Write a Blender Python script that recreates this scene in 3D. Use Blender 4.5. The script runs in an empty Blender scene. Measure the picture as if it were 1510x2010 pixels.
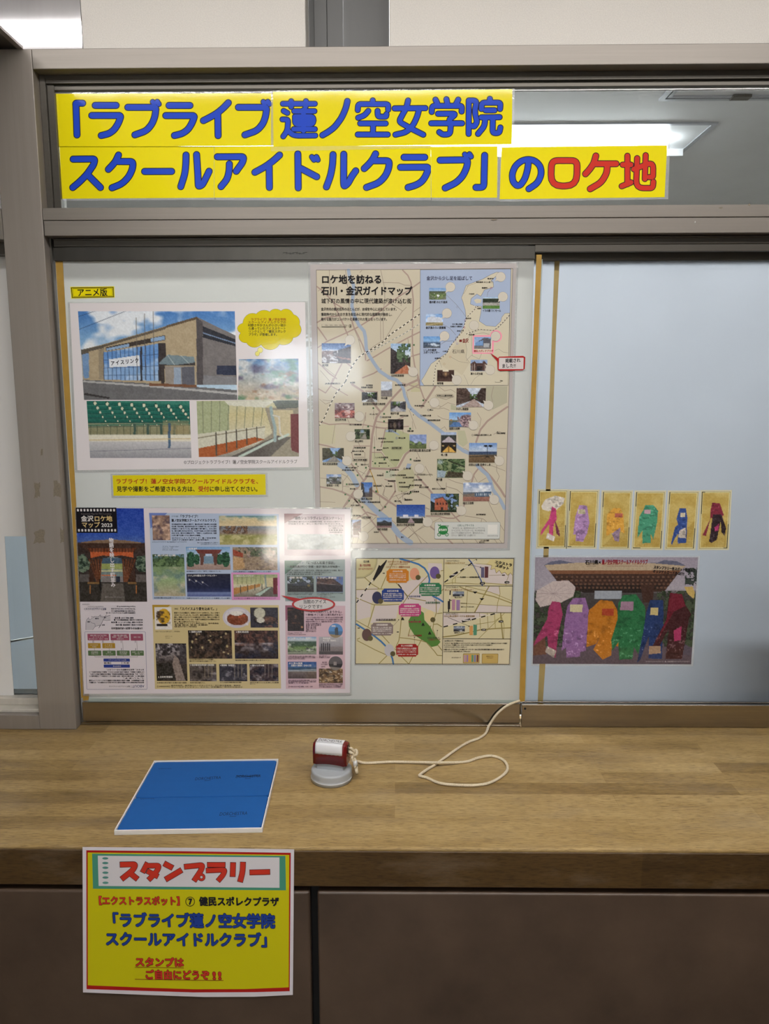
import bpy, bmesh, math, random
import numpy as np
from mathutils import Vector, Matrix
random.seed(7)
SC = bpy.context.scene
COL = SC.collection

# ------------------------------------------------------------------ camera, world, lights, exposure
IMG_W, IMG_H, FPX = 1510.0, 2010.0, 1500.0
CAM = np.array([0.0, -1.3895, 1.5282])
CR = np.array([[0.99990981, 0.01330489, -0.00183313],
               [-0.00020074, 0.15127949, 0.98849101],
               [-0.01342908, 0.98840149, -0.15126851]])     # rows: right, up, forward
cam = bpy.data.cameras.new('camera')
cam.sensor_fit = 'VERTICAL'; cam.sensor_height = 24.0; cam.lens = 24.0 * FPX / IMG_H
cam.clip_start = 0.02; cam.clip_end = 100
cam_o = bpy.data.objects.new('camera', cam); COL.objects.link(cam_o)
cam_o.matrix_world = Matrix(((CR[0][0], CR[1][0], -CR[2][0], CAM[0]), (CR[0][1], CR[1][1], -CR[2][1], CAM[1]),
                             (CR[0][2], CR[1][2], -CR[2][2], CAM[2]), (0, 0, 0, 1)))
SC.camera = cam_o
SC.view_settings.view_transform = 'Standard'; SC.view_settings.look = 'None'
SC.view_settings.exposure = -0.14; SC.view_settings.gamma = 1.0; SC.view_settings.use_curve_mapping = False
SC.cycles.max_bounces = 8; SC.cycles.transparent_max_bounces = 12
SC.cycles.caustics_reflective = False; SC.cycles.caustics_refractive = False
SC.cycles.use_denoising = True

world = bpy.data.worlds.new('sky'); SC.world = world; world.use_nodes = True
wb = world.node_tree.nodes['Background']; wb.inputs[0].default_value = (0.80, 0.90, 1.0, 1); wb.inputs[1].default_value = 10.0

def area_light(name, loc, sx, sy, power, col=(1, 0.975, 0.945), rot=(0, 0, 0)):
    l = bpy.data.lights.new(name, 'AREA'); l.shape = 'RECTANGLE'; l.size = sx; l.size_y = sy; l.energy = power; l.color = col
    o = bpy.data.objects.new(name, l); o.location = loc; o.rotation_euler = rot; COL.objects.link(o); return o
# ceiling lamp run over the counter, then added lobby fill lights farther back
area_light('lobby_lamp_near', (0.05, -1.00, 2.57), 2.6, 0.10, 34)
area_light('lobby_fill_second', (0.05, -1.42, 2.585), 2.6, 0.10, 18)
area_light('lobby_fill_back', (0.0, -4.4, 2.585), 2.6, 0.12, 36)
# added office fill light just inside the window, out of view
area_light('office_fill_near', (0.0, 0.75, 2.49), 2.4, 0.10, 118, (1.0, 0.99, 0.98))
sun = bpy.data.lights.new('sun', 'SUN'); sun.energy = 130; sun.angle = 0.009
sun_o = bpy.data.objects.new('sun', sun); sun_o.rotation_euler = (0, math.radians(38), 0); COL.objects.link(sun_o)

# ------------------------------------------------------------------ helpers
def lin(v):
    v = np.asarray(v, float) / 255.0
    return np.where(v <= 0.04045, v / 12.92, ((v + 0.055) / 1.055) ** 2.4)
def ray(px, py):
    return CR.T @ np.array([(px - IMG_W / 2) / FPX, -(py - IMG_H / 2) / FPX, 1.0])
def on_y(px, py, y):
    d = ray(px, py); return CAM + d * ((y - CAM[1]) / d[1])
def on_z(px, py, z):
    d = ray(px, py); return CAM + d * ((z - CAM[2]) / d[2])
def on_y_arr(X, Y, y):
    X = np.asarray(X, float); Y = np.asarray(Y, float)
    d = np.stack([(X - IMG_W / 2) / FPX, -(Y - IMG_H / 2) / FPX, np.ones_like(X)], -1) @ CR
    return CAM + d * ((y - CAM[1]) / d[..., 1])[..., None]

def link(name, me, mats=None, parent=None):
    o = bpy.data.objects.new(name, me); COL.objects.link(o)
    for m in (mats or []): me.materials.append(m)
    if parent is not None: o.parent = parent
    return o
def thing(name, label, cat, loc=(0, 0, 0), group=None):
    o = bpy.data.objects.new(name, None); o.empty_display_size = 0.02; COL.objects.link(o)
    o.location = loc; tag(o, label, cat, group); return o
def tag(o, label, cat, group=None):
    o['label'] = label; o['category'] = cat
    if group: o['group'] = group
    return o
def struct(o):
    o['kind'] = 'structure'; return o

class MB:
    """collects boxes and prisms (with a material index) into one mesh"""
    def __init__(s): s.v = []; s.f = []; s.m = []
    def box(s, x0, x1, y0, y1, z0, z1, m=0):
        b = len(s.v)
        s.v += [(x0, y0, z0), (x1, y0, z0), (x1, y1, z0), (x0, y1, z0), (x0, y0, z1), (x1, y0, z1), (x1, y1, z1), (x0, y1, z1)]
        for q in ((0, 3, 2, 1), (4, 5, 6, 7), (0, 1, 5, 4), (1, 2, 6, 5), (2, 3, 7, 6), (3, 0, 4, 7)):
            s.f.append(tuple(b + i for i in q)); s.m.append(m)
        return s
    def prism_y(s, pts, y0, y1, m=0):
        """outline in (x, z) extruded from y0 (front) to y1"""
        b = len(s.v); n = len(pts)
        s.v += [(p[0], y0, p[1]) for p in pts] + [(p[0], y1, p[1]) for p in pts]
        s.f.append(tuple(b + i for i in range(n))); s.m.append(m)
        s.f.append(tuple(b + n + i for i in reversed(range(n)))); s.m.append(m)
        for i in range(n):
            j = (i + 1) % n; s.f.append((b + j, b + i, b + n + i, b + n + j)); s.m.append(m)
        return s
    def prism_x(s, pts, x0, x1, m=0):
        b = len(s.v); n = len(pts)
        s.v += [(x0, p[0], p[1]) for p in pts] + [(x1, p[0], p[1]) for p in pts]
        s.f.append(tuple(b + i for i in range(n))); s.m.append(m)
        s.f.append(tuple(b + n + i for i in reversed(range(n)))); s.m.append(m)
        for i in range(n):
            j = (i + 1) % n; s.f.append((b + j, b + i, b + n + i, b + n + j)); s.m.append(m)
        return s
    def build(s, name, mats, parent=None, bevel=0.0, seg=2, smooth=False):
        me = bpy.data.meshes.new(name); me.from_pydata(s.v, [], s.f); me.update()
        me.polygons.foreach_set('material_index', s.m)
        bm = bmesh.new(); bm.from_mesh(me); bmesh.ops.recalc_face_normals(bm, faces=bm.faces[:])
        if bevel: bmesh.ops.bevel(bm, geom=bm.edges[:], offset=bevel, segments=seg, affect='EDGES', profile=0.5)
        bm.to_mesh(me); bm.free()
        if smooth or bevel:
            for p in me.polygons: p.use_smooth = bool(smooth)
        return link(name, me, mats if isinstance(mats, list) else [mats], parent)

def tube(path, r, n=10, closed=False, cap=True, rad=None):
    """swept round tube mesh along 3-D points -> (verts, faces)"""
    P = [Vector(p) for p in path]; N = len(P); V = []; F = []
    up = Vector((0.13, 0.21, 0.97)).normalized()
    for i in range(N):
        t = (P[(i + 1) % N] - P[i - 1]) if closed else (P[min(i + 1, N - 1)] - P[max(i - 1, 0)])
        t.normalize(); a = t.cross(up)
        if a.length < 1e-4: a = t.cross(Vector((1, 0, 0)))
        a.normalize(); b = a.cross(t)
        rr = r if rad is None else rad[i]
        for k in range(n):
            w = 2 * math.pi * k / n; V.append(P[i] + (a * math.cos(w) + b * math.sin(w)) * rr)
    for i in range(N if closed else N - 1):
        j = (i + 1) % N
        for k in range(n):
            l = (k + 1) % n; F.append((i * n + k, i * n + l, j * n + l, j * n + k))
    if cap and not closed:
        F.append(tuple(reversed(range(n)))); F.append(tuple((N - 1) * n + k for k in range(n)))
    return V, F
def mesh_obj(name, V, F, mat, parent=None, smooth=True):
    me = bpy.data.meshes.new(name); me.from_pydata([tuple(v) for v in V], [], F); me.update()
    bm = bmesh.new(); bm.from_mesh(me); bmesh.ops.recalc_face_normals(bm, faces=bm.faces[:]); bm.to_mesh(me); bm.free()
    if smooth: me.polygons.foreach_set('use_smooth', [True] * len(me.polygons))
    return link(name, me, [mat] if not isinstance(mat, list) else mat, parent)
def smooth_curve(pts, per=8):
    """Catmull-Rom through the points"""
    P = [np.array(p, float) for p in pts]; P = [2 * P[0] - P[1]] + P + [2 * P[-1] - P[-2]]; out = []
    for i in range(1, len(P) - 2):
        for k in range(per):
            t = k / per; a, b, c, d = P[i - 1], P[i], P[i + 1], P[i + 2]
            out.append(0.5 * (2 * b + (c - a) * t + (2 * a - 5 * b + 4 * c - d) * t * t + (3 * b - a - 3 * c + d) * t ** 3))
    out.append(P[-2]); return out

# ------------------------------------------------------------------ materials
def new_mat(name):
    m = bpy.data.materials.new(name); m.use_nodes = True
    return m, m.node_tree, m.node_tree.nodes['Principled BSDF']
def nd(nt, kind, **kw):
    n = nt.nodes.new(kind)
    for k, v in kw.items():
        if k.startswith('i_'): n.inputs[k[2:].replace('_', ' ')].default_value = v
        else: setattr(n, k, v)
    return n
def pos_node(nt, scale=(1, 1, 1), loc=(0, 0, 0)):
    g = nt.nodes.new('ShaderNodeNewGeometry'); mp = nt.nodes.new('ShaderNodeMapping')
    mp.inputs['Scale'].default_value = scale; mp.inputs['Location'].default_value = loc
    nt.links.new(g.outputs['Position'], mp.inputs['Vector']); return mp.outputs[0]
def plain(name, rgb, rough=0.5, metal=0.0, spec=0.5, var=0.0, scale=(8, 8, 8), bump=0.0, coat=0.0, coat_rough=0.1):
    m, nt, b = new_mat(name); c = [*lin(rgb), 1]
    b.inputs['Base Color'].default_value = c; b.inputs['Roughness'].default_value = rough
    b.inputs['Metallic'].default_value = metal; b.inputs['Specular IOR Level'].default_value = spec
    b.inputs['Coat Weight'].default_value = coat; b.inputs['Coat Roughness'].default_value = coat_rough
    n = nd(nt, 'ShaderNodeTexNoise', i_Scale=1.0, i_Detail=6.0, i_Roughness=0.6); nt.links.new(pos_node(nt, scale), n.inputs['Vector'])
    if var:
        r = nd(nt, 'ShaderNodeValToRGB'); r.color_ramp.elements[0].position = 0.3; r.color_ramp.elements[1].position = 0.7
        r.color_ramp.elements[0].color = [max(0, x * (1 - var)) for x in c[:3]] + [1]
        r.color_ramp.elements[1].color = [min(1, x * (1 + var)) for x in c[:3]] + [1]
        nt.links.new(n.outputs['Fac'], r.inputs['Fac']); nt.links.new(r.outputs[0], b.inputs['Base Color'])
    if bump:
        bp = nd(nt, 'ShaderNodeBump', i_Strength=1.0, i_Distance=bump); nt.links.new(n.outputs['Fac'], bp.inputs['Height'])
        nt.links.new(bp.outputs[0], b.inputs['Normal'])
    return m
M = {}
M['alu'] = plain('anodised_aluminium', (136, 129, 122), 0.40, 0.35, 0.5, 0.06, (3, 3, 160))
M['alu_post'] = plain('anodised_post', (146, 138, 131), 0.42, 0.2, 0.5, 0.05, (120, 3, 3))
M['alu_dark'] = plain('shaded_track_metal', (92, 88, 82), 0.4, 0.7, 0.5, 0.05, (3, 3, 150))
M['steel'] = plain('brushed_steel', (168, 160, 150), 0.22, 1.0, 0.5, 0.07, (6, 6, 220), 0.00002)
M['steel_reflection_dark'] = plain('steel_darkened_for_reflection', (88, 86, 82), 0.3, 0.8, 0.5, 0.1, (30, 6, 6))  # top rail steel, its dark reflection put into the base colour
M['steel_panel'] = plain('steel_panel', (206, 203, 206), 0.06, 0.5, 0.5, 0.05, (40, 4, 4))
M['black'] = plain('black_gap', (8, 8, 8), 0.8)
M['plaster'] = plain('speckled_board', (217, 212, 206), 0.55, 0, 0.4, 0.08, (520, 520, 520), 0.0003)
M['grey_metal'] = plain('grey_column', (98, 98, 98), 0.5, 0.1, 0.5, 0.05, (30, 30, 3))
M['white_paint'] = plain('white_paint', (222, 220, 215), 0.6, 0, 0.4, 0.03)
M['office_ceiling'] = plain('office_ceiling', (218, 217, 220), 0.7, 0, 0.3, 0.03, (5, 5, 5))
M['office_wall'] = plain('office_wall', (205, 203, 198), 0.7, 0, 0.3, 0.03)
M['lobby_wall'] = plain('lobby_wall', (150, 144, 136), 0.7, 0, 0.3, 0.05)
M['lobby_floor'] = plain('lobby_floor', (104, 88, 72), 0.4, 0, 0.4, 0.15, (3, 3, 3))
M['paving'] = plain('pale_paving', (190, 184, 172), 0.9, 0, 0.2, 0.1)
M['dark_wall'] = plain('garden_wall', (92, 94, 88), 0.9, 0, 0.2, 0.15)
M['tape'] = plain('ochre_tape', (168, 132, 56), 0.5, 0, 0.4, 0.12, (30, 30, 30), 0.0001)
M['tape_back'] = plain('ochre_tape_faded', (160, 140, 92), 0.6, 0, 0.3, 0.1, (30, 30, 30))
M['residue'] = plain('dry_glue', (128, 118, 104), 0.8, 0, 0.2, 0.2, (400, 400, 400))
M['white_plastic'] = plain('grey_white_plastic', (205, 205, 205), 0.32, 0, 0.5)
M['grey_plastic'] = plain('grey_plastic', (168, 172, 176), 0.3, 0, 0.5)
M['red_plastic'] = plain('dark_red_plastic', (108, 12, 18), 0.25, 0, 0.5)
M['steel_wire'] = plain('wire', (120, 112, 100), 0.3, 1.0)
M['label_white'] = plain('white_label', (222, 222, 226), 0.3, 0, 0.5)
M['card_white'] = plain('white_card', (228, 226, 224), 0.5, 0, 0.4)
M['blue_pad'] = plain('blue_mat', (24, 90, 162), 0.6, 0, 0.3, 0.03, (60, 60, 60))
M['ink'] = plain('dark_ink', (20, 26, 52), 0.6, 0, 0.2)
M['dirty_white'] = plain('worn_white_sill', (196, 190, 180), 0.5, 0, 0.4, 0.08, (40, 4, 4))
M['reflector'] = plain('white_reflector', (235, 236, 240), 0.35, 0, 0.5)
M['hatch_alu'] = plain('pale_grey_frame', (176, 178, 186), 0.4, 0.3, 0.5)
M['pale_box'] = plain('pale_grey_board', (196, 199, 208), 0.6, 0, 0.3, 0.06, (20, 20, 20))
M['blocker'] = plain('dark_blocker', (50, 52, 50), 0.6, 0, 0.3)

def wood(name, ca, cb, cc, rough=0.42):
    m, nt, b = new_mat(name); L = nt.links.new
    br = nd(nt, 'ShaderNodeTexBrick', offset=0.37, i_Scale=1.0, i_Mortar_Size=0.0005, i_Mortar_Smooth=0.3, i_Brick_Width=0.55, i_Row_Height=0.036)
    br.inputs['Color1'].default_value = (0, 0, 0, 1); br.inputs['Color2'].default_value = (1, 1, 1, 1); br.inputs['Mortar'].default_value = (0.45, 0.45, 0.45, 1)
    L(pos_node(nt, (1, 1, 0)), br.inputs['Vector'])
    g = nd(nt, 'ShaderNodeTexNoise', i_Scale=1.0, i_Detail=8.0, i_Roughness=0.7, i_Distortion=0.6); L(pos_node(nt, (24, 170, 170)), g.inputs['Vector'])
    bigs = nd(nt, 'ShaderNodeTexNoise', i_Scale=1.0, i_Detail=5.0, i_Roughness=0.65); L(pos_node(nt, (7, 26, 26), (3, 1, 0)), bigs.inputs['Vector'])
    mx = nd(nt, 'ShaderNodeMix', data_type='FLOAT'); mx.inputs[0].default_value = 0.58
    L(br.outputs['Color'], mx.inputs[2]); L(g.outputs['Fac'], mx.inputs[3])
    mx2 = nd(nt, 'ShaderNodeMix', data_type='FLOAT'); mx2.inputs[0].default_value = 0.46
    L(mx.outputs[0], mx2.inputs[2]); L(bigs.outputs['Fac'], mx2.inputs[3])
    r = nd(nt, 'ShaderNodeValToRGB'); e = r.color_ramp.elements
    e[0].position = 0.30; e[0].color = [*lin(ca), 1]; e[1].position = 0.72; e[1].color = [*lin(cc), 1]
    n = e.new(0.5); n.color = [*lin(cb), 1]; L(mx2.outputs[0], r.inputs['Fac'])
    # fine dark pores running with the grain
    po = nd(nt, 'ShaderNodeTexNoise', i_Scale=1.0, i_Detail=3.0, i_Roughness=0.6); L(pos_node(nt, (64, 560, 560)), po.inputs['Vector'])
    pr = nd(nt, 'ShaderNodeValToRGB'); pr.color_ramp.elements[0].position = 0.34; pr.color_ramp.elements[1].position = 0.52
    pr.color_ramp.elements[0].color = (0.36, 0.33, 0.31, 1); pr.color_ramp.elements[1].color = (1, 1, 1, 1); L(po.outputs['Fac'], pr.inputs['Fac'])
    mul = nd(nt, 'ShaderNodeMix', data_type='RGBA', blend_type='MULTIPLY'); mul.inputs[0].default_value = 0.62
    L(r.outputs[0], mul.inputs[6]); L(pr.outputs[0], mul.inputs[7])
    # grey worn patches
    wn = nd(nt, 'ShaderNodeTexNoise', i_Scale=1.0, i_Detail=6.0, i_Roughness=0.7); L(pos_node(nt, (7, 22, 22), (8, 3, 1)), wn.inputs['Vector'])
    wr = nd(nt, 'ShaderNodeValToRGB'); wr.color_ramp.elements[0].position = 0.50; wr.color_ramp.elements[1].position = 0.78
    wr.color_ramp.elements[1].color = (0.55, 0.55, 0.55, 1); L(wn.outputs['Fac'], wr.inputs['Fac'])
    gm = nd(nt, 'ShaderNodeMix', data_type='RGBA'); L(wr.outputs[0], gm.inputs[0]); L(mul.outputs[2], gm.inputs[6]); gm.inputs[7].default_value = [*lin((128, 112, 92)), 1]
    L(gm.outputs[2], b.inputs['Base Color']); b.inputs['Roughness'].default_value = rough; b.inputs['Specular IOR Level'].default_value = 0.35
    bp = nd(nt, 'ShaderNodeBump', i_Strength=0.5, i_Distance=0.0003); L(g.outputs['Fac'], bp.inputs['Height']); L(bp.outputs[0], b.inputs['Normal'])
    return m
M['wood'] = wood('butcher_block_wood', (116, 93, 54), (158, 131, 84), (186, 160, 111))
M['wood_edge'] = wood('darker_edge_wood', (52, 37, 16), (74, 53, 25), (92, 69, 36), 0.5)

def tile_mat():
    m, nt, b = new_mat('brown_glazed_tile'); L = nt.links.new
    n = nd(nt, 'ShaderNodeTexNoise', i_Scale=9.0, i_Detail=5.0, i_Roughness=0.6); L(pos_node(nt), n.inputs['Vector'])
    r = nd(nt, 'ShaderNodeValToRGB'); r.color_ramp.elements[0].color = [*lin((68, 54, 44)), 1]; r.color_ramp.elements[1].color = [*lin((90, 73, 60)), 1]
    r.color_ramp.elements[0].position = 0.3; r.color_ramp.elements[1].position = 0.7
    L(n.outputs['Fac'], r.inputs['Fac']); L(r.outputs[0], b.inputs['Base Color']); b.inputs['Roughness'].default_value = 0.38
    bp = nd(nt, 'ShaderNodeBump', i_Strength=0.4, i_Distance=0.002); L(n.outputs['Fac'], bp.inputs['Height']); L(bp.outputs[0], b.inputs['Normal'])
    return m
M['tile'] = tile_mat()

def film_mat(name, rgb, dif, trans, spec_rough=0.04):
    """frosted window film on glass: some light bounces, some comes through"""
    m, nt, b = new_mat(name); nt.nodes.remove(b); L = nt.links.new; out = nt.nodes['Material Output']
    n = nd(nt, 'ShaderNodeTexNoise', i_Scale=7.0, i_Detail=4.0); L(pos_node(nt), n.inputs['Vector'])
    r = nd(nt, 'ShaderNodeValToRGB'); c = lin(rgb)
    r.color_ramp.elements[0].color = [*(c * 0.95), 1]; r.color_ramp.elements[1].color = [*np.minimum(c * 1.04, 1), 1]; L(n.outputs['Fac'], r.inputs['Fac'])
    d = nd(nt, 'ShaderNodeBsdfDiffuse'); t = nd(nt, 'ShaderNodeBsdfTranslucent'); g = nd(nt, 'ShaderNodeBsdfGlossy'); g.inputs['Roughness'].default_value = spec_rough
    L(r.outputs[0], d.inputs[0]); L(r.outputs[0], t.inputs[0])
    m1 = nd(nt, 'ShaderNodeMixShader'); m1.inputs[0].default_value = trans / (dif + trans); L(d.outputs[0], m1.inputs[1]); L(t.outputs[0], m1.inputs[2])
    fr = nd(nt, 'ShaderNodeFresnel', i_IOR=1.45); m2 = nd(nt, 'ShaderNodeMixShader'); L(fr.outputs[0], m2.inputs[0]); L(m1.outputs[0], m2.inputs[1]); L(g.outputs[0], m2.inputs[2])
    L(m2.outputs[0], out.inputs[0]); return m
M['film'] = film_mat('white_window_film', (228, 230, 227), 0.45, 0.55)
M['film_blue'] = film_mat('bluish_window_film', (212, 217, 222), 0.09, 0.80)
M['film_green'] = film_mat('pale_green_film', (205, 216, 210), 0.55, 0.45)

def glass_mat(name, tint=(1, 1, 1), rough=0.0):
    m, nt, b = new_mat(name); nt.nodes.remove(b); L = nt.links.new; out = nt.nodes['Material Output']
    t = nd(nt, 'ShaderNodeBsdfTransparent'); t.inputs[0].default_value = (*tint, 1)
    g = nd(nt, 'ShaderNodeBsdfGlossy'); g.inputs['Roughness'].default_value = rough
    fr = nd(nt, 'ShaderNodeFresnel', i_IOR=1.5); mx = nd(nt, 'ShaderNodeMixShader')
    n = nd(nt, 'ShaderNodeTexNoise', i_Scale=3.0); L(pos_node(nt), n.inputs['Vector'])
    bp = nd(nt, 'ShaderNodeBump', i_Strength=0.05, i_Distance=0.001); L(n.outputs['Fac'], bp.inputs['Height']); L(bp.outputs[0], g.inputs['Normal'])
    L(fr.outputs[0], mx.inputs[0]); L(t.outputs[0], mx.inputs[1]); L(g.outputs[0], mx.inputs[2]); L(mx.outputs[0], out.inputs[0]); return m
M['glass'] = glass_mat('clear_glass', (0.93, 0.96, 0.95))
def laminate_mat():
    m, nt, b = new_mat('clear_laminate'); nt.nodes.remove(b); L = nt.links.new; out = nt.nodes['Material Output']
    t = nd(nt, 'ShaderNodeBsdfTransparent'); d = nd(nt, 'ShaderNodeBsdfDiffuse'); d.inputs[0].default_value = (0.8, 0.8, 0.8, 1)
    m0 = nd(nt, 'ShaderNodeMixShader'); m0.inputs[0].default_value = 0.16; L(t.outputs[0], m0.inputs[1]); L(d.outputs[0], m0.inputs[2])
    g = nd(nt, 'ShaderNodeBsdfGlossy'); g.inputs['Roughness'].default_value = 0.08
    fr = nd(nt, 'ShaderNodeFresnel', i_IOR=1.5); mx = nd(nt, 'ShaderNodeMixShader')
    n = nd(nt, 'ShaderNodeTexNoise', i_Scale=60.0); L(pos_node(nt), n.inputs['Vector'])
    bp = nd(nt, 'ShaderNodeBump', i_Strength=0.6, i_Distance=0.0006); L(n.outputs['Fac'], bp.inputs['Height']); L(bp.outputs[0], g.inputs['Normal'])
    L(fr.outputs[0], mx.inputs[0]); L(m0.outputs[0], mx.inputs[1]); L(g.outputs[0], mx.inputs[2]); L(mx.outputs[0], out.inputs[0]); return m
M['laminate'] = laminate_mat()
def print_mat(name, wrinkle, coat=1.0, rough=0.06):
    m, nt, b = new_mat(name); L = nt.links.new
    a = nd(nt, 'ShaderNodeVertexColor', layer_name='Col'); L(a.outputs['Color'], b.inputs['Base Color'])
    b.inputs['Roughness'].default_value = 0.6; b.inputs['Specular IOR Level'].default_value = 0.1
    b.inputs['Coat Weight'].default_value = coat; b.inputs['Coat Roughness'].default_value = rough; b.inputs['Coat IOR'].default_value = 1.5
    n = nd(nt, 'ShaderNodeTexNoise', i_Scale=210.0, i_Detail=3.0, i_Roughness=0.6, i_Distortion=0.8); L(pos_node(nt, (1, 1, 1.7)), n.inputs['Vector'])
    w = nd(nt, 'ShaderNodeTexNoise', i_Scale=9.0, i_Detail=2.0); L(pos_node(nt), w.inputs['Vector'])
    b1 = nd(nt, 'ShaderNodeBump', i_Strength=1.0, i_Distance=0.00002 * wrinkle); L(n.outputs['Fac'], b1.inputs['Height'])
    b2 = nd(nt, 'ShaderNodeBump', i_Strength=1.0, i_Distance=0.0006 * wrinkle); L(w.outputs['Fac'], b2.inputs['Height']); L(b1.outputs[0], b2.inputs['Normal'])
    L(b2.outputs[0], b.inputs['Coat Normal']); return m
M['print'] = print_mat('glossy_laminated_print', 1.0)
M['print_flat'] = print_mat('smooth_laminated_print', 0.35)
M['print_matte'] = print_mat('matte_print', 0.3, 0.25, 0.25)
# recessed ceiling lamp and hatch frame seen through the clear glass
ZO = 2.50
def czo(px, py): q = on_z(px, py, ZO); return q[0], q[1]
xr_, yn_ = czo(1411, 239); _, yf_ = czo(1331, 304); xl_, _ = czo(100, 252)
lampt = thing('ceiling_light', 'long recessed fluorescent ceiling light glowing behind the clear upper glass', 'ceiling light', ((xl_ + xr_) / 2, (yn_ + yf_) / 2, ZO))
def cb(mb, name, mat, **k):
    o = mb.build(name, mat, lampt, **k); o.matrix_parent_inverse = Matrix.Translation(-lampt.location); return o
w = 0.018
cb(MB().box(xl_, xr_, yn_, yn_ + w, ZO - 0.006, ZO + 0.001).box(xl_, xr_, yf_ - w, yf_, ZO - 0.006, ZO + 0.001)
   .box(xl_, xl_ + w, yn_ + w, yf_ - w, ZO - 0.006, ZO + 0.001).box(xr_ - w, xr_, yn_ + w, yf_ - w, ZO - 0.006, ZO + 0.001), 'frame', M['hatch_alu'])
ym = (yn_ + yf_) / 2
rf = MB().box(xl_ + w, xr_ - w, yn_ + w, yf_ - w, ZO - 0.0035, ZO - 0.0005)
rf.prism_x([(ym + 0.10, ZO - 0.0035), (yf_ - w, ZO - 0.0035), (yf_ - w, ZO - 0.012), (ym + 0.10, ZO - 0.030)], xl_ + w, xr_ - w)
cb(rf, 'reflector', M['reflector'])
te, tnt, tbs = new_mat('lit_tube'); tbs.inputs['Emission Color'].default_value = (0.95, 0.98, 1, 1); tbs.inputs['Emission Strength'].default_value = 26.0
V, F = tube([(xl_ + 0.06, ym - 0.02, ZO - 0.034), (xr_ - 0.13, ym - 0.02, ZO - 0.034)], 0.028, 14)
o = mesh_obj('tube', V, F, te, lampt); o.matrix_parent_inverse = Matrix.Translation(-lampt.location)
# hatch frame
hx, hy = czo(1293, 195); hx2 = hx + 0.62; hy0 = hy - 0.62
ht = thing('ceiling_hatch', 'pale double-lined metal frame of a ceiling hatch, behind the upper right glass', 'ceiling hatch', (hx + 0.31, hy - 0.31, ZO))
def fr(d, wd, z):
    a, b, c, d_ = hx + d, hx2 - d, hy0 + d, hy - d
    return MB().box(a, b, c, c + wd, z, ZO + 0.001).box(a, b, d_ - wd, d_, z, ZO + 0.001).box(a, a + wd, c + wd, d_ - wd, z, ZO + 0.001).box(b - wd, b, c + wd, d_ - wd, z, ZO + 0.001)
for mb, nm, mt in ((fr(0, 0.016, ZO - 0.006), 'outer_frame', M['hatch_alu']), (fr(0.016, 0.005, ZO - 0.001), 'gap', M['black']), (fr(0.021, 0.013, ZO - 0.005), 'inner_frame', M['hatch_alu'])):
    o = mb.build(nm, mt, ht); o.matrix_parent_inverse = Matrix.Translation(-ht.location)
lx, ly = czo(1455, 187)
o = MB().box(lx - 0.03, lx + 0.03, hy - 0.045, hy - 0.012, ZO - 0.010, ZO - 0.002).build('latch', M['alu_dark'], ht); o.matrix_parent_inverse = Matrix.Translation(-ht.location)
# ------------------------------------------------------------------ the place: counter, window frame, office, lobby
ZC = 0.900                      # counter top
YF = -0.0224                    # front of the aluminium frame
XL, XR = -1.70, 1.70
Z_TR0, Z_TR1, Z_RL0, Z_RL1 = 1.8007, 1.8464, 2.0680, 2.0995
XP0, XP1 = -0.6760, -0.6060     # left post

# lobby shell behind the camera
struct(MB().box(-4, 4, -5.6, 4.2, -0.06, 0.0).build('floor', M['lobby_floor']))
struct(MB().box(-4, 4, -5.6, 0.05, 2.62, 2.72).build('ceiling', M['white_paint']))
struct(MB().box(-4.1, -4, -5.6, 4.2, 0, 2.72).build('wall_left', M['lobby_wall']))
struct(MB().box(4, 4.1, -5.6, 4.2, 0, 2.72).build('wall_right', M['lobby_wall']))
back = MB().box(-4, -1.25, -5.7, -5.6, 0, 2.72).box(-0.25, 4, -5.7, -5.6, 0, 2.72).box(-1.25, -0.25, -5.7, -5.6, 2.05, 2.72)
struct(back.build('wall_back', M['lobby_wall']))
dr = MB().box(-1.25, -1.20, -5.70, -5.60, 0, 2.05).box(-0.30, -0.25, -5.70, -5.60, 0, 2.05).box(-1.2, -0.3, -5.70, -5.60, 2.0, 2.05).box(-0.765, -0.735, -5.67, -5.63, 0, 2.0)
struct(dr.build('door_1', M['alu_dark']))
struct(MB().box(-9, 9, -8.3, -5.7, -0.06, -0.01).build('ground', M['paving']))
struct(MB().box(-9, 9, -8.5, -8.3, -0.06, 1.55).build('wall_outside', M['dark_wall']))

# wall under and around the window
for a_, b_ in ((XL - 2.3, XL - 0.001), (XR + 0.001, XR + 2.3)): struct(MB().box(a_, b_, -0.02, 0.06, 0.0, 2.62).build('wall_front', M['lobby_wall']))
# boards above the top rail: steel sheet, two speckled boards, a grey recess between them
xs, xa, xb = -0.5283, -0.150, -0.0093
struct(MB().box(XL, xs - 0.0006, 0.002, 0.05, Z_RL1 - 0.01, 2.62).build('wall_steel_panel', M['steel_panel']))
ub = MB().box(xs + 0.0006, xa, 0.0, 0.05, Z_RL1 - 0.01, 2.62).box(xb, XR, 0.0, 0.05, Z_RL1 - 0.01, 2.62)
struct(ub.build('wall_upper', M['plaster'], bevel=0.001, seg=1))
rc = MB().box(xa, xb, 0.052, 0.10, Z_RL1 - 0.05, 2.62).box(xa + 0.010, xa + 0.032, 0.046, 0.052, Z_RL1 - 0.05, 2.62).box(xa + 0.032, xa + 0.060, 0.049, 0.052, Z_RL1 - 0.05, 2.62)
struct(rc.build('wall_recess', M['grey_metal'], bevel=0.0006, seg=1))

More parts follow.
